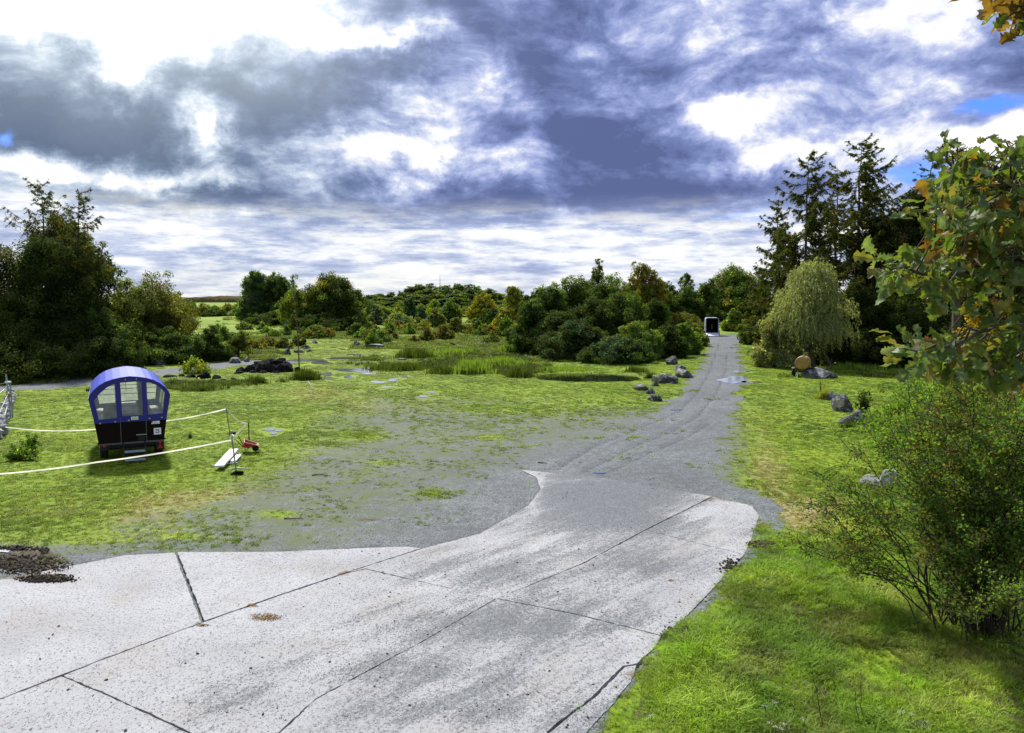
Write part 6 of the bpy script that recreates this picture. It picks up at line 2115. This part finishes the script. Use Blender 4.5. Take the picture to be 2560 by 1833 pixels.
M['post'] = simple('grey_green_post', (.17, .21, .21), .5, .3)
P3, p3, h3 = post('nearest tape post, grey, standing on a black weighted foot', 592, 1186, 1090, .022, M['post'], 'tyre', lean=-.12)
tube('clamp', [([(-.13, -.03, h3 - .1), (-.09, .02, h3 + .03), (-.05, -.02, h3 - .03)], .03)], simple('pale_blue_clip', (.40, .47, .5), .5), P3)
P1, p1, h1 = post('slim tape post farthest right of the wagon on a muddy foot', 575, 1083, 1021, .020, M['post'], 'mud', lean=-.12)
P2, p2, h2 = post('short black post standing behind the red wheelbarrow', 623, 1110, 1056, .020, M['blackmetal'], None)
m, nb, out = newmat('cream_tape')
pp_ = nb.n('ShaderNodeBsdfDiffuse'); pp_.inputs[0].default_value = (.86, .85, .76, 1)
t_ = nb.n('ShaderNodeBsdfTranslucent'); t_.inputs[0].default_value = (.86, .85, .76, 1)
mx = nb.n('ShaderNodeMixShader'); mx.inputs[0].default_value = .5
nb.nt.links.new(pp_.outputs[0], mx.inputs[1]); nb.nt.links.new(t_.outputs[0], mx.inputs[2]); nb.nt.links.new(mx.outputs[0], out.inputs[0])
M['tape'] = m


def tape(label, pts, sag, wd=.042, group='cream tapes of the enclosure round the wagon'):
    V = []; F_ = []
    tot = []
    for k, (a, b_) in enumerate(zip(pts, pts[1:])):
        s = sag[k]; n = 14
        for i in range(n + (k == len(pts) - 2)):
            t = i / n
            q = a.lerp(b_, t); q = Vector(q); q.z -= s * 4 * t * (1 - t)
            tot.append(q)
    org = tot[0].copy(); n = len(tot)
    for i, q in enumerate(tot):
        tw = .35 * math.sin(i * .9)
        V.append(q - org + Vector((0, -math.sin(tw) * wd / 2, -math.cos(tw) * wd / 2)))
        V.append(q - org + Vector((0, math.sin(tw) * wd / 2, math.cos(tw) * wd / 2)))
    F_ = [(2 * i, 2 * i + 2, 2 * i + 3, 2 * i + 1) for i in range(n - 1)]
    o = link('fence_tape', mesh_np('tape', [v[:] for v in V], F_, smooth=True), None, M['tape'])
    o.location = org
    return tag(o, label, 'tape')


c3 = p3 + Vector((-.12, 0, h3 - .12)); c1 = p1 + Vector((-.12, 0, h1 - .02)); c2 = at(616, 1058, 27.0)
wl = at(14, 1068, 28.3); wr = at(250, 1076, 30.5)
tape('cream tape running behind the wagon from the stone wall to the far post', [wl, at(243, 1073, 28.4), at(420, 1052, 28.9), c1], [.10, .03, .04])
tape('cream tape sagging in a curve between the far post and the black post', [c1 + Vector((.04, 0, 0)), c2], [.13])
tape('cream tape curving from the black post down to the nearest post', [c2, c3], [.0], .06)
tape('long cream tape passing in front of the wagon steps', [c3, at(240, 1156, 21.2), at(0, 1185, 19.8), at(-260, 1200, 18.6)], [.04, .03, .04])

# planks on sticks
def board(label, pa, pb, wd, th, z0, mat, name='plank'):
    a = G(*pa); b_ = G(*pb)
    dv = b_ - a; L = dv.length
    bm = bmesh.new(); bx(bm, 0, L, -wd / 2, wd / 2, 0, th, .006)
    o = obj(name, bm, mat)
    o.location = a + Vector((0, 0, z0)); o.rotation_euler = (0, -math.atan2(dv.z, math.hypot(dv.x, dv.y)), math.atan2(dv.y, dv.x))
    return tag(o, label, 'plank')


M['plank'] = simple('weathered_white_plank', (.62, .60, .62), .7, var=.12, scale=4)
board('long pale weathered plank lying right of the wagon', (548, 1177), (586, 1134), .27, .06, .10, M['plank'])
board('short pale plank beside the nearest tape post', (583, 1161), (597, 1145), .16, .05, .06, M['plank'])
for (lb, x0, y0, x1, y1) in (('thin white stick under the far end of the long plank', 560, 1139, 606, 1138), ('thin white stick under the near end of the long plank', 528, 1166, 595, 1161)):
    a, b_ = G(x0, y0), G(x1, y1)
    V, Fq = tubes([(np.array([[0, 0, 0], (b_ - a)[:]]), .012)], 6)
    o = link('support_stick', mesh_np('stick', V, Fq), None, M['white']); o.location = a + Vector((0, 0, .05)); tag(o, lb, 'stick')

# wheelbarrow
wb = G(620, 1130)
wo_ = empty('wheelbarrow', wb, R(20), 'small red tipped wheelbarrow beside the black post', 'wheelbarrow', scale=.85)
bm = bmesh.new()
t0_ = [(-.22, -.16, .20), (.26, -.16, .22), (.26, .16, .22), (-.22, .16, .20)]; t1_ = [(-.12, -.26, .42), (.38, -.24, .26), (.38, .24, .26), (-.12, .26, .46)]
v0 = [bm.verts.new(v) for v in t0_]; v1 = [bm.verts.new(v) for v in t1_]
bm.faces.new(v0[::-1])
for i in range(4): bm.faces.new([v0[i], v0[(i + 1) % 4], v1[(i + 1) % 4], v1[i]])
tr_ = obj('tray', bm, simple('faded_red_paint', (.33, .03, .025), .5, var=.3), wo_)
sm = tr_.modifiers.new('t', 'SOLIDIFY'); sm.thickness = .012
tube('tray_rim', [(t1_ + [t1_[0]], .014)], simple('pale_pink_rim', (.62, .42, .36), .5), wo_, 6)
tube('handle', [([(.20, -.12, .16), (-.15, -.16, .22), (-.42, -.20, .50)], .016)], M['blackmetal'], wo_, 6)
tube('handle', [([(.20, .12, .16), (-.15, .16, .22), (-.34, .20, .62)], .016)], M['blackmetal'], wo_, 6)
tube('leg', [([(-.1, -.14, .2), (-.12, -.16, 0), (.05, -.14, .18)], .012), ([(-.1, .14, .2), (-.12, .16, 0), (.05, .14, .18)], .012)], M['blackmetal'], wo_, 6)
w_ = lathe('wheel', [(-.03, .05), (-.03, .11), (0, .125), (.03, .11), (.03, .05)], M['rubber'], wo_, 'Y', 18); w_.location = (.28, 0, .125)

# ---- boundary fence at the far left with its stone wall
fp = G(26, 1044)
fe = empty('wire_fence', fp, 0, 'old wire fence with a blue-grey metal post above the stone wall at the left edge', 'fence')
hf = at(22, 936, fp.y).z - fp.z
tube('fence_post', [([(0, 0, -.1), (-.02, 0, hf * .5), (-.09, 0, hf)], .035), ([(.10, 0, -.1), (.07, 0, hf * .78)], .028)], simple('blue_grey_post', (.24, .29, .33), .5, .4), fe)
box('post_collar', (-.10, .09, -.05, .05, hf * .48, hf * .56), simple('rust_collar', (.28, .13, .07), .7), fe)
box('post_collar', (-.12, .09, -.05, .05, hf * .80, hf * .84), M['white'], fe)
for z0, z1, e in ((hf * .75, .1, at(-30, 1010, 30.5)), (hf * .6, 0, at(-20, 1075, 28)), (hf * .3, 0, at(-40, 1110, 27)), (hf * .82, 0, at(-60, 975, 34))):
    tube('wire', [([(0, 0, z0), tuple((e - fp)[:])], .010)], M['steel'], fe, 4)
tube('brace', [([(-.02, 0, .75), tuple((at(2, 1075, 29.5) - fp)[:])], .025)], M['post'], fe, 6)
wp_ = G(9, 947 + 2)
wo2 = empty('marker_post', wp_, 0, 'short white marker post beyond the path at the left edge', 'post')
tube('pole', [([(0, 0, -.1), (0, 0, .62)], .05)], M['white'], wo2, 8)
sw = empty('stone_wall', G(12, 1060), 0, 'tumbled drystone wall of pale grey stones at the left edge', 'stone wall')
sl0 = sw.location
wr_ = random.Random(9)
wm = [rock_mesh(120 + i, 1, 7) for i in range(5)]
for q in wm: q.materials.append(M['palerock'])
for i in range(96):
    t = (i % 48) / 48
    x = 30 - 34 * t + wr_.uniform(-10, 10); y = 990 + 110 * t
    g = G(x, y)
    o = link('stone', wm[i % 5], sw)
    s = wr_.uniform(.10, .22)
    o.scale = (s * 1.2, s, s * .7); o.location = (g.x - sl0.x, g.y - sl0.y, g.z - sl0.z + .06 + (.2 if i >= 48 else 0) + wr_.uniform(0, .1)); o.rotation_euler = (wr_.random(), wr_.random(), wr_.random() * 6)

# ------------------------------------------------------------------ small ground stuff (uncountable): grass, pebbles, clods, litter
def scatter(name, P, rz, sc, idx, tint, protos, tiltv=None):
    P = np.asarray(P, np.float32); n = len(P)
    me = bpy.data.meshes.new(name)
    me.vertices.add(n); me.vertices.foreach_set('co', P.ravel())
    rot = np.zeros((n, 3), np.float32); rot[:, 2] = rz
    if tiltv is not None: rot[:, 0] = tiltv[:, 0]; rot[:, 1] = tiltv[:, 1]
    sc = np.asarray(sc, np.float32)
    if sc.ndim == 1: sc = np.repeat(sc[:, None], 3, 1)
    a = me.attributes.new('rot', 'FLOAT_VECTOR', 'POINT'); a.data.foreach_set('vector', rot.ravel())
    a = me.attributes.new('scl', 'FLOAT_VECTOR', 'POINT'); a.data.foreach_set('vector', sc.astype(np.float32).ravel())
    a = me.attributes.new('idx', 'INT', 'POINT'); a.data.foreach_set('value', np.asarray(idx, np.int32))
    c4 = np.ones((n, 4), np.float32); c4[:, :3] = tint
    a = me.attributes.new('tint', 'FLOAT_COLOR', 'POINT'); a.data.foreach_set('color', c4.ravel())
    o = link(name, me)
    ng = bpy.data.node_groups.new(name, 'GeometryNodeTree')
    ng.interface.new_socket('Geometry', in_out='INPUT', socket_type='NodeSocketGeometry')
    ng.interface.new_socket('Geometry', in_out='OUTPUT', socket_type='NodeSocketGeometry')
    N = ng.nodes; L = ng.links
    gi = N.new('NodeGroupInput'); go = N.new('NodeGroupOutput'); jn = N.new('GeometryNodeJoinGeometry')
    def na_(nm, ty):
        q = N.new('GeometryNodeInputNamedAttribute'); q.data_type = ty; q.inputs[0].default_value = nm
        return q.outputs[0]
    rt, scl, ix = na_('rot', 'FLOAT_VECTOR'), na_('scl', 'FLOAT_VECTOR'), na_('idx', 'INT')
    for k, po in enumerate(protos):
        cp = N.new('FunctionNodeCompare'); cp.data_type = 'INT'; cp.operation = 'EQUAL'
        L.new(ix, cp.inputs[2]); cp.inputs[3].default_value = k
        oi_ = N.new('GeometryNodeObjectInfo'); oi_.inputs['Object'].default_value = po
        ip = N.new('GeometryNodeInstanceOnPoints')
        L.new(gi.outputs[0], ip.inputs['Points']); L.new(cp.outputs[0], ip.inputs['Selection']); L.new(oi_.outputs['Geometry'], ip.inputs['Instance'])
        L.new(rt, ip.inputs['Rotation']); L.new(scl, ip.inputs['Scale'])
        L.new(ip.outputs[0], jn.inputs[0])
    L.new(jn.outputs[0], go.inputs[0])
    o.modifiers.new('scatter', 'NODES').node_group = ng
    tag(o, kind='stuff')
    return o


def tuft_proto(seed, n, spread, bend, wd):
    """a tuft of blades of unit height"""
    rng = np.random.default_rng(seed)
    V = []; Fq = []
    for k in range(n):
        a = rng.uniform(0, 6.28); r = spread * rng.random() ** .5
        b0 = np.array([math.cos(a) * r, math.sin(a) * r, -.06])
        da = a + rng.normal() * .9; h = rng.uniform(.45, 1.0); bd = bend * rng.uniform(.4, 1.4)
        sd_ = np.array([-math.sin(da), math.cos(da), 0]) * wd * rng.uniform(.7, 1.3)
        dv = np.array([math.cos(da), math.sin(da), 0])
        for t, w in ((0, 1), (.45, .85), (.8, .5)):
            c = b0 + dv * bd * t * t * h + np.array([0, 0, h * (t - .18 * bd * t * t)])
            V += [c - sd_ * w, c + sd_ * w]
        c = b0 + dv * bd * h * 1.05 + np.array([0, 0, h * (1 - .38 * bd)])
        V.append(c)
        o_ = k * 7
        Fq += [[o_, o_ + 1, o_ + 3, o_ + 2], [o_ + 2, o_ + 3, o_ + 5, o_ + 4]]
    V = np.array(V)
    me = bpy.data.meshes.new('tuft')
    faces = [tuple(f) for f in Fq] + [(k * 7 + 4, k * 7 + 5, k * 7 + 6) for k in range(n)]
    me.from_pydata([tuple(v) for v in V], [], faces)
    me.materials.append(M['blade'])
    return bpy.data.objects.new('tuft', me)


long_t = [tuft_proto(1 + i, 20, .42, .75, .030) for i in range(4)] + [tuft_proto(11 + i, 16, .5, 1.25, .034) for i in range(3)]
short_t = [tuft_proto(21 + i, 22, 1.1, .7, .085) for i in range(5)]
grng = np.random.default_rng(7)


def sample_ground(n, rmin, rmax, amax=.66, power=1.0, axlo=None):
    """points over the view wedge, denser when near"""
    u = grng.random(n)
    r = rmin * (rmax / rmin) ** (u ** power)
    a = grng.uniform(-amax if axlo is None else axlo, amax, n)
    return np.sin(a) * r, np.cos(a) * r, r


def gtint(x, y, dry, lush=0, sd=0):
    n = len(x)
    k = fbm(x, y, .25, 91, 3); k2 = fbm(x, y, 1.6, 95, 3)
    a = np.array([.075, .140, .010]); b = np.array([.175, .25, .014]); c = np.array([.30, .25, .10])
    t = np.clip((k * .6 + k2 * .6 - .35) * 2.2, 0, 1)[:, None]
    col = a * (1 - t) + b * t
    dd = np.clip(dry + (fbm(x, y, 2.2, 99, 3) - .5) * 1.2 - .15, 0, 1)[:, None] * .8
    col = col * (1 - dd) + c * dd
    return col * 1.1 * grng.uniform(.55, 1.45, (n, 1))


# short meadow turf
x, y, r = sample_ground(150000, 13, 120, power=.85)
FF = fields(x, y)
g, dry = FF[0], FF[1]
pd = poly_sdf(POND, x, y); sl_ = poly_sdf(SLAB_OUT, x, y); grr = poly_sdf(GRASS_R, x, y)
pdd = np.full(len(x), 9.0)
for (cx, cy, rx, ry), q in zip(PUDC, PUDW):
    pdd = np.minimum(pdd, np.where(((x - cx) / rx) ** 2 + ((y - cy) / ry) ** 2 < 1.1, -1, 9))
cl_ = fbm(x, y, .9, 17, 3)
keep = (g ** 1.1 + (cl_ - .5) * .9 > grng.random(len(x)) * .75 + .12) & (pd > .3) & ((sl_ > .12)) & (pdd > 0) & ~((grr < -.3) & (r < 17))
x, y, r, dry = x[keep], y[keep], r[keep], dry[keep]
z = hgt(x, y)
hh = (.030 + .05 * np.clip(fbm(x, y, .5, 31, 3) - .35, 0, 1)) * grng.uniform(.6, 1.5, len(x)) * np.clip(.7 + r / 60, .8, 2.0)
ww = hh * np.clip(.9 + r / 40, 1, 2.6)
scatter('meadow_grass', np.stack([x, y, z], 1), grng.uniform(0, 6.28, len(x)), np.stack([ww, ww, hh], 1), grng.integers(0, 5, len(x)), gtint(x, y, dry), short_t)
# long shaggy grass, right foreground
xx = grng.uniform(.2, 13, 90000); yy = grng.uniform(6.5, 21, 90000)
pr_ = grng.random(90000) < np.clip((13 / np.hypot(xx, yy)) ** 1.6, .12, 1)
xx, yy = xx[pr_], yy[pr_]
grr = poly_sdf(GRASS_R, xx, yy) + (fbm(xx, yy, 2.5, 29, 3) - .5) * .35
k = (grr < grng.random(len(xx)) ** 2 * .28) & (xx < .72 * yy + .5)
xx, yy, grr = xx[k], yy[k], grr[k]
F3 = fields(xx, yy)
cl_ = fbm(xx, yy, .8, 57, 3)
k = grng.random(len(xx)) < np.clip((cl_ - .2) * 2.4, .5, 1)
xx, yy, cl_, grr = xx[k], yy[k], cl_[k], grr[k]
dry = F3[1][k]
zz_ = hgt(xx, yy)
hh = (.07 + .17 * np.clip(cl_ - .3, 0, 1)) * grng.uniform(.6, 1.3, len(xx)) * np.clip(.4 - grr * 1.4, .4, 1) * np.clip(1.25 - dry * .5, .5, 1.2)
tn = gtint(xx, yy, np.clip(dry + .12, 0, .7))
tn *= np.array([1.0, 1.08, 1.05]) * np.clip(.10 + 2.0 * fbm(xx, yy, 1.4, 133, 3)[:, None], .32, 1.75)
scatter('long_grass', np.stack([xx, yy, zz_], 1), grng.uniform(0, 6.28, len(xx)), np.stack([hh * 1.05, hh * 1.05, hh], 1), grng.integers(0, 7, len(xx)), tn, long_t, grng.normal(size=(len(xx), 2)) * .22)
# tall rough grass in the wet meadow and under the bushes
x, y, r = sample_ground(40000, 45, 170)
g = fields(x, y)[0]
cl_ = fbm(x, y, .12, 77, 3)
px_, py_ = to_px(x, y)
k = (cl_ > .44) & (g > .7) & (poly_sdf(POND, x, y) > .4) & (px_ > 560) & (((py_ < 905) & (px_ < 1500)) | (px_ < 700) & (py_ < 900) | (px_ > 1950) & (py_ < 945)) & ~((px_ > 690) & (px_ < 880) & (py_ > 850))
x, y, r = x[k], y[k], r[k]
hh = grng.uniform(.15, .45, len(x)); ww = hh * 1.1
tn = gtint(x, y, np.full(len(x), .25)) * .62
scatter('rough_grass', np.stack([x, y, hgt(x, y)], 1), grng.uniform(0, 6.28, len(x)), np.stack([ww, ww, hh], 1), grng.integers(0, 5, len(x)), tn, short_t)

RB = [(1000, 918, 170, 14, 1), (1190, 915, 130, 24, 1.2), (1285, 893, 80, 18, 1), (640, 958, 130, 12, 1), (510, 972, 90, 12, .9), (620, 885, 110, 16, .9), (1110, 885, 150, 10, .9), (1330, 925, 60, 14, 1.1),
      (1600, 935, 50, 10, .8), (2180, 925, 160, 12, .9), (2400, 935, 140, 14, .9), (450, 960, 70, 8, .8), (870, 845, 60, 8, .6), (1240, 868, 60, 10, .8)]
x, y, r = sample_ground(60000, 40, 110)
px_, py_ = to_px(x, y)
k = (ELL(RB, px_, py_) + (fbm(x, y, .5, 201, 3) - .5) * 1.6 > .62 + grng.random(len(x)) * .3) & (poly_sdf(POND, x, y) > .15) & (poly_sdf(PATH, x, y) > .3)
x, y, r = x[k], y[k], r[k]
hh = grng.uniform(.12, .46, len(x)) * np.clip(.4 + 1.2 * fbm(x, y, .8, 205, 2), .4, 1.3); ww = hh * .42
tn = np.array([[.045, .075, .016]]) * grng.uniform(.5, 1.9, (len(x), 1)) + np.array([[.05, .045, .01]]) * (grng.random((len(x), 1)) < .25)
scatter('rush_growth', np.stack([x, y, hgt(x, y)], 1), grng.uniform(0, 6.28, len(x)), np.stack([ww, ww, hh], 1), grng.integers(0, 5, len(x)), tn, short_t)
print('rush', len(x))

# pebbles, clods and litter
m, nb, out = newmat('loose_stone')
princ(nb, out, nb.attr('tint', 'INSTANCER'), .9, .2)
M['loose'] = m
pebp = []
for i in range(4):
    me = rock_mesh(150 + i, 1, 5); me.materials.append(M['loose']); pebp.append(bpy.data.objects.new('pebble', me))
x, y, r = sample_ground(70000, 8.5, 46, amax=.68)
g = fields(x, y)[0]; sl_ = poly_sdf(SLAB_OUT, x, y); grr = poly_sdf(GRASS_R, x, y)
px_, py_ = to_px(x, y)
cov = np.where(sl_ < 0, .30 + .25 * np.clip((px_ - 600) / 600, 0, 1) + .5 * ELL(COVB, px_, py_) + .9 * np.exp(-(np.clip(grr, 0, 9) / .35)), .55 * (1 - g))
k = (grng.random(len(x)) < cov) & (grr > -.05)
x, y, r, sl_ = x[k], y[k], r[k], sl_[k]
z = np.where(sl_ < 0, .014, hgt(x, y))
s = grng.uniform(.002, .006, len(x)) + (grng.random(len(x)) < .02) * grng.uniform(.004, .018, len(x)) + r * .00010
tn = np.where(grng.random((len(x), 1)) < .6, np.array([[.06, .057, .055]]), np.array([[.22, .225, .24]])) * grng.uniform(.6, 1.4, (len(x), 1))
scatter('gravel_stones', np.stack([x, y, z + s * .3], 1), grng.uniform(0, 6.28, len(x)), np.stack([s * grng.uniform(.8, 1.6, len(x)), s, s * .6], 1), grng.integers(0, 4, len(x)), tn, pebp)


def clod_patch(name, items, tintc, smin, smax):
    X = []; Y = []; S = []
    for (px, py, rx, ry, n) in items:
        for _ in range(n):
            a = grng.uniform(0, 6.28); q = grng.random() ** .6
            gx_, gy_ = g0(px + rx * q * math.cos(a), py + ry * q * math.sin(a))
            X.append(gx_); Y.append(gy_); S.append(grng.uniform(smin, smax) * (1.25 - q))
    X = np.array(X); Y = np.array(Y); S = np.array(S)
    Z = np.maximum(hgt(X, Y), np.where(poly_sdf(SLAB_OUT, X, Y) < 0, .012, -9))
    n = len(X)
    scatter(name, np.stack([X, Y, Z + S * .35], 1), grng.uniform(0, 6.28, n), np.stack([S * 1.3, S, S * .75], 1), grng.integers(0, 4, n), np.array(tintc) * grng.uniform(.5, 1.6, (n, 1)), pebp, grng.normal(size=(n, 2)) * .4)


clod_patch('soil_clods', [(60, 1412, 130, 28, 800), (40, 1372, 80, 8, 160), (120, 1448, 90, 12, 260), (110, 1378, 14, 10, 60), (1915, 1362, 52, 13, 480), (1830, 1420, 40, 30, 90), (1720, 1585, 70, 35, 160)], (.035, .026, .018), .015, .060)
clod_patch('dung_litter', [(665, 1545, 50, 11, 420), (508, 1566, 20, 4, 80), (630, 1514, 12, 3, 60), (1678, 1453, 16, 4, 60)], (.24, .17, .08), .006, .018)
# fallen leaves and straw on the concrete
lp = tuft_proto(301, 1, .01, .2, .2)
lm = bpy.data.meshes.new('leaf_litter'); lm.from_pydata([(-.5, -.2, 0), (.5, -.15, .1), (.6, .15, .05), (-.4, .25, .12)], [], [(0, 1, 2, 3)]); lm.materials.append(M['loose'])
lp = bpy.data.objects.new('litter', lm)
n = 1500
x, y, r = sample_ground(n, 8.6, 26, amax=.6)
k = poly_sdf(SLAB_OUT, x, y) < 0
x, y = x[k], y[k]; n = len(x)
s = grng.uniform(.012, .045, n)
scatter('leaf_litter', np.stack([x, y, np.full(n, .020)], 1), grng.uniform(0, 6.28, n), np.stack([s, s * grng.uniform(.2, .9, n), s * .5], 1), np.zeros(n, int), np.array([[.09, .06, .03]]) * grng.uniform(.4, 2.2, (n, 1)), [lp])

# grass tufts growing in the joints
def tuftclump(label, px, py, w, h, n, seed, mats='bright'):
    rush(label, px, py, w, h, n, seed, mats, .6, None, 'grass_tuft')['category'] = 'grass tuft'


tuftclump('round green grass tuft in the crack at the bottom of the concrete', 1447, 1782, 60, 26, 240, 701)
tuftclump('small green weed where the concrete joints meet on the left', 491, 1573, 34, 8, 90, 702)
tuftclump('little tuft at the top end of the left concrete joint', 430, 1380, 26, 9, 70, 703)
tuftclump('dry-edged tuft on the dirt left of the concrete joint', 212, 1412, 40, 8, 80, 704, 'olive')

# yarrow heads in the long grass
def yarrow(px, py, label, sc=.85):
    p = G(px, py)
    o = empty('yarrow', p, 0, label, 'flower', 'white yarrow in the long grass at the bottom right')
    h = .26 * sc
    tube('stem', [([(0, 0, 0), (.01, 0, h * .6), (.0, .01, h)], .003)], M['twig'], o, 4)
    rng = np.random.default_rng(int(px))
    n = 26; q = rng.normal(size=(n, 3)) * np.array([.022, .022, .004]) + np.array([0, .01, h])
    V, Fq, C = leaf_quads(rng, q, np.tile([0, 0, 1.], (n, 1)) + rng.normal(size=(n, 3)) * .3, .010, np.full((n, 3), .6), .9)
    link('flower_head', mesh_np('head', V, Fq, C), o, M['leaf'])


for (px, py) in ((1912, 1775), (1935, 1765), (1628, 1800), (1938, 1828), (1950, 1833), (2252, 1790), (1960, 1822), (1925, 1818), (2275, 1795), (2010, 1810)):
    yarrow(px, py + 36, 'small white yarrow flower in the long grass at the bottom right')
branch('tall thin dry weed stalk at the bottom of the long grass, left one', [(2070, 1815), (2072, 1812)], .004, 'twig', 50, .0, 'stalk', 'dry_stalk', 0)
for i, (px, py, tx, ty, lb) in enumerate([(2056, 1815, 2030, 1670, 'dark dry stalk leaning left in the bottom right grass'), (2150, 1825, 2133, 1690, 'dark dry stalk standing tallest in the bottom right grass'), (2160, 1815, 2152, 1700, 'thinner dark stalk close to the tallest one in the grass'), (2085, 1730, 2083, 1660, 'short dark stalk behind the leaning one in the grass')]):
    p = G(px, py); e = at(tx, ty, p.y)
    V, Fq = tubes([(curve_pts((0, 0, 0), (e - p)[:], 0, 6, .008, np.random.default_rng(i)), np.linspace(.006, .002, 6))], 5)
    o = link('dry_stalk', mesh_np('stalk', V, Fq), None, M['twig']); o.location = p; tag(o, lb, 'stalk')
for o in list(bpy.data.objects):
    if o.name.startswith('dry_stalk') and 'left one' in str(o.get('label', '')):
        bpy.data.objects.remove(o, do_unlink=True)
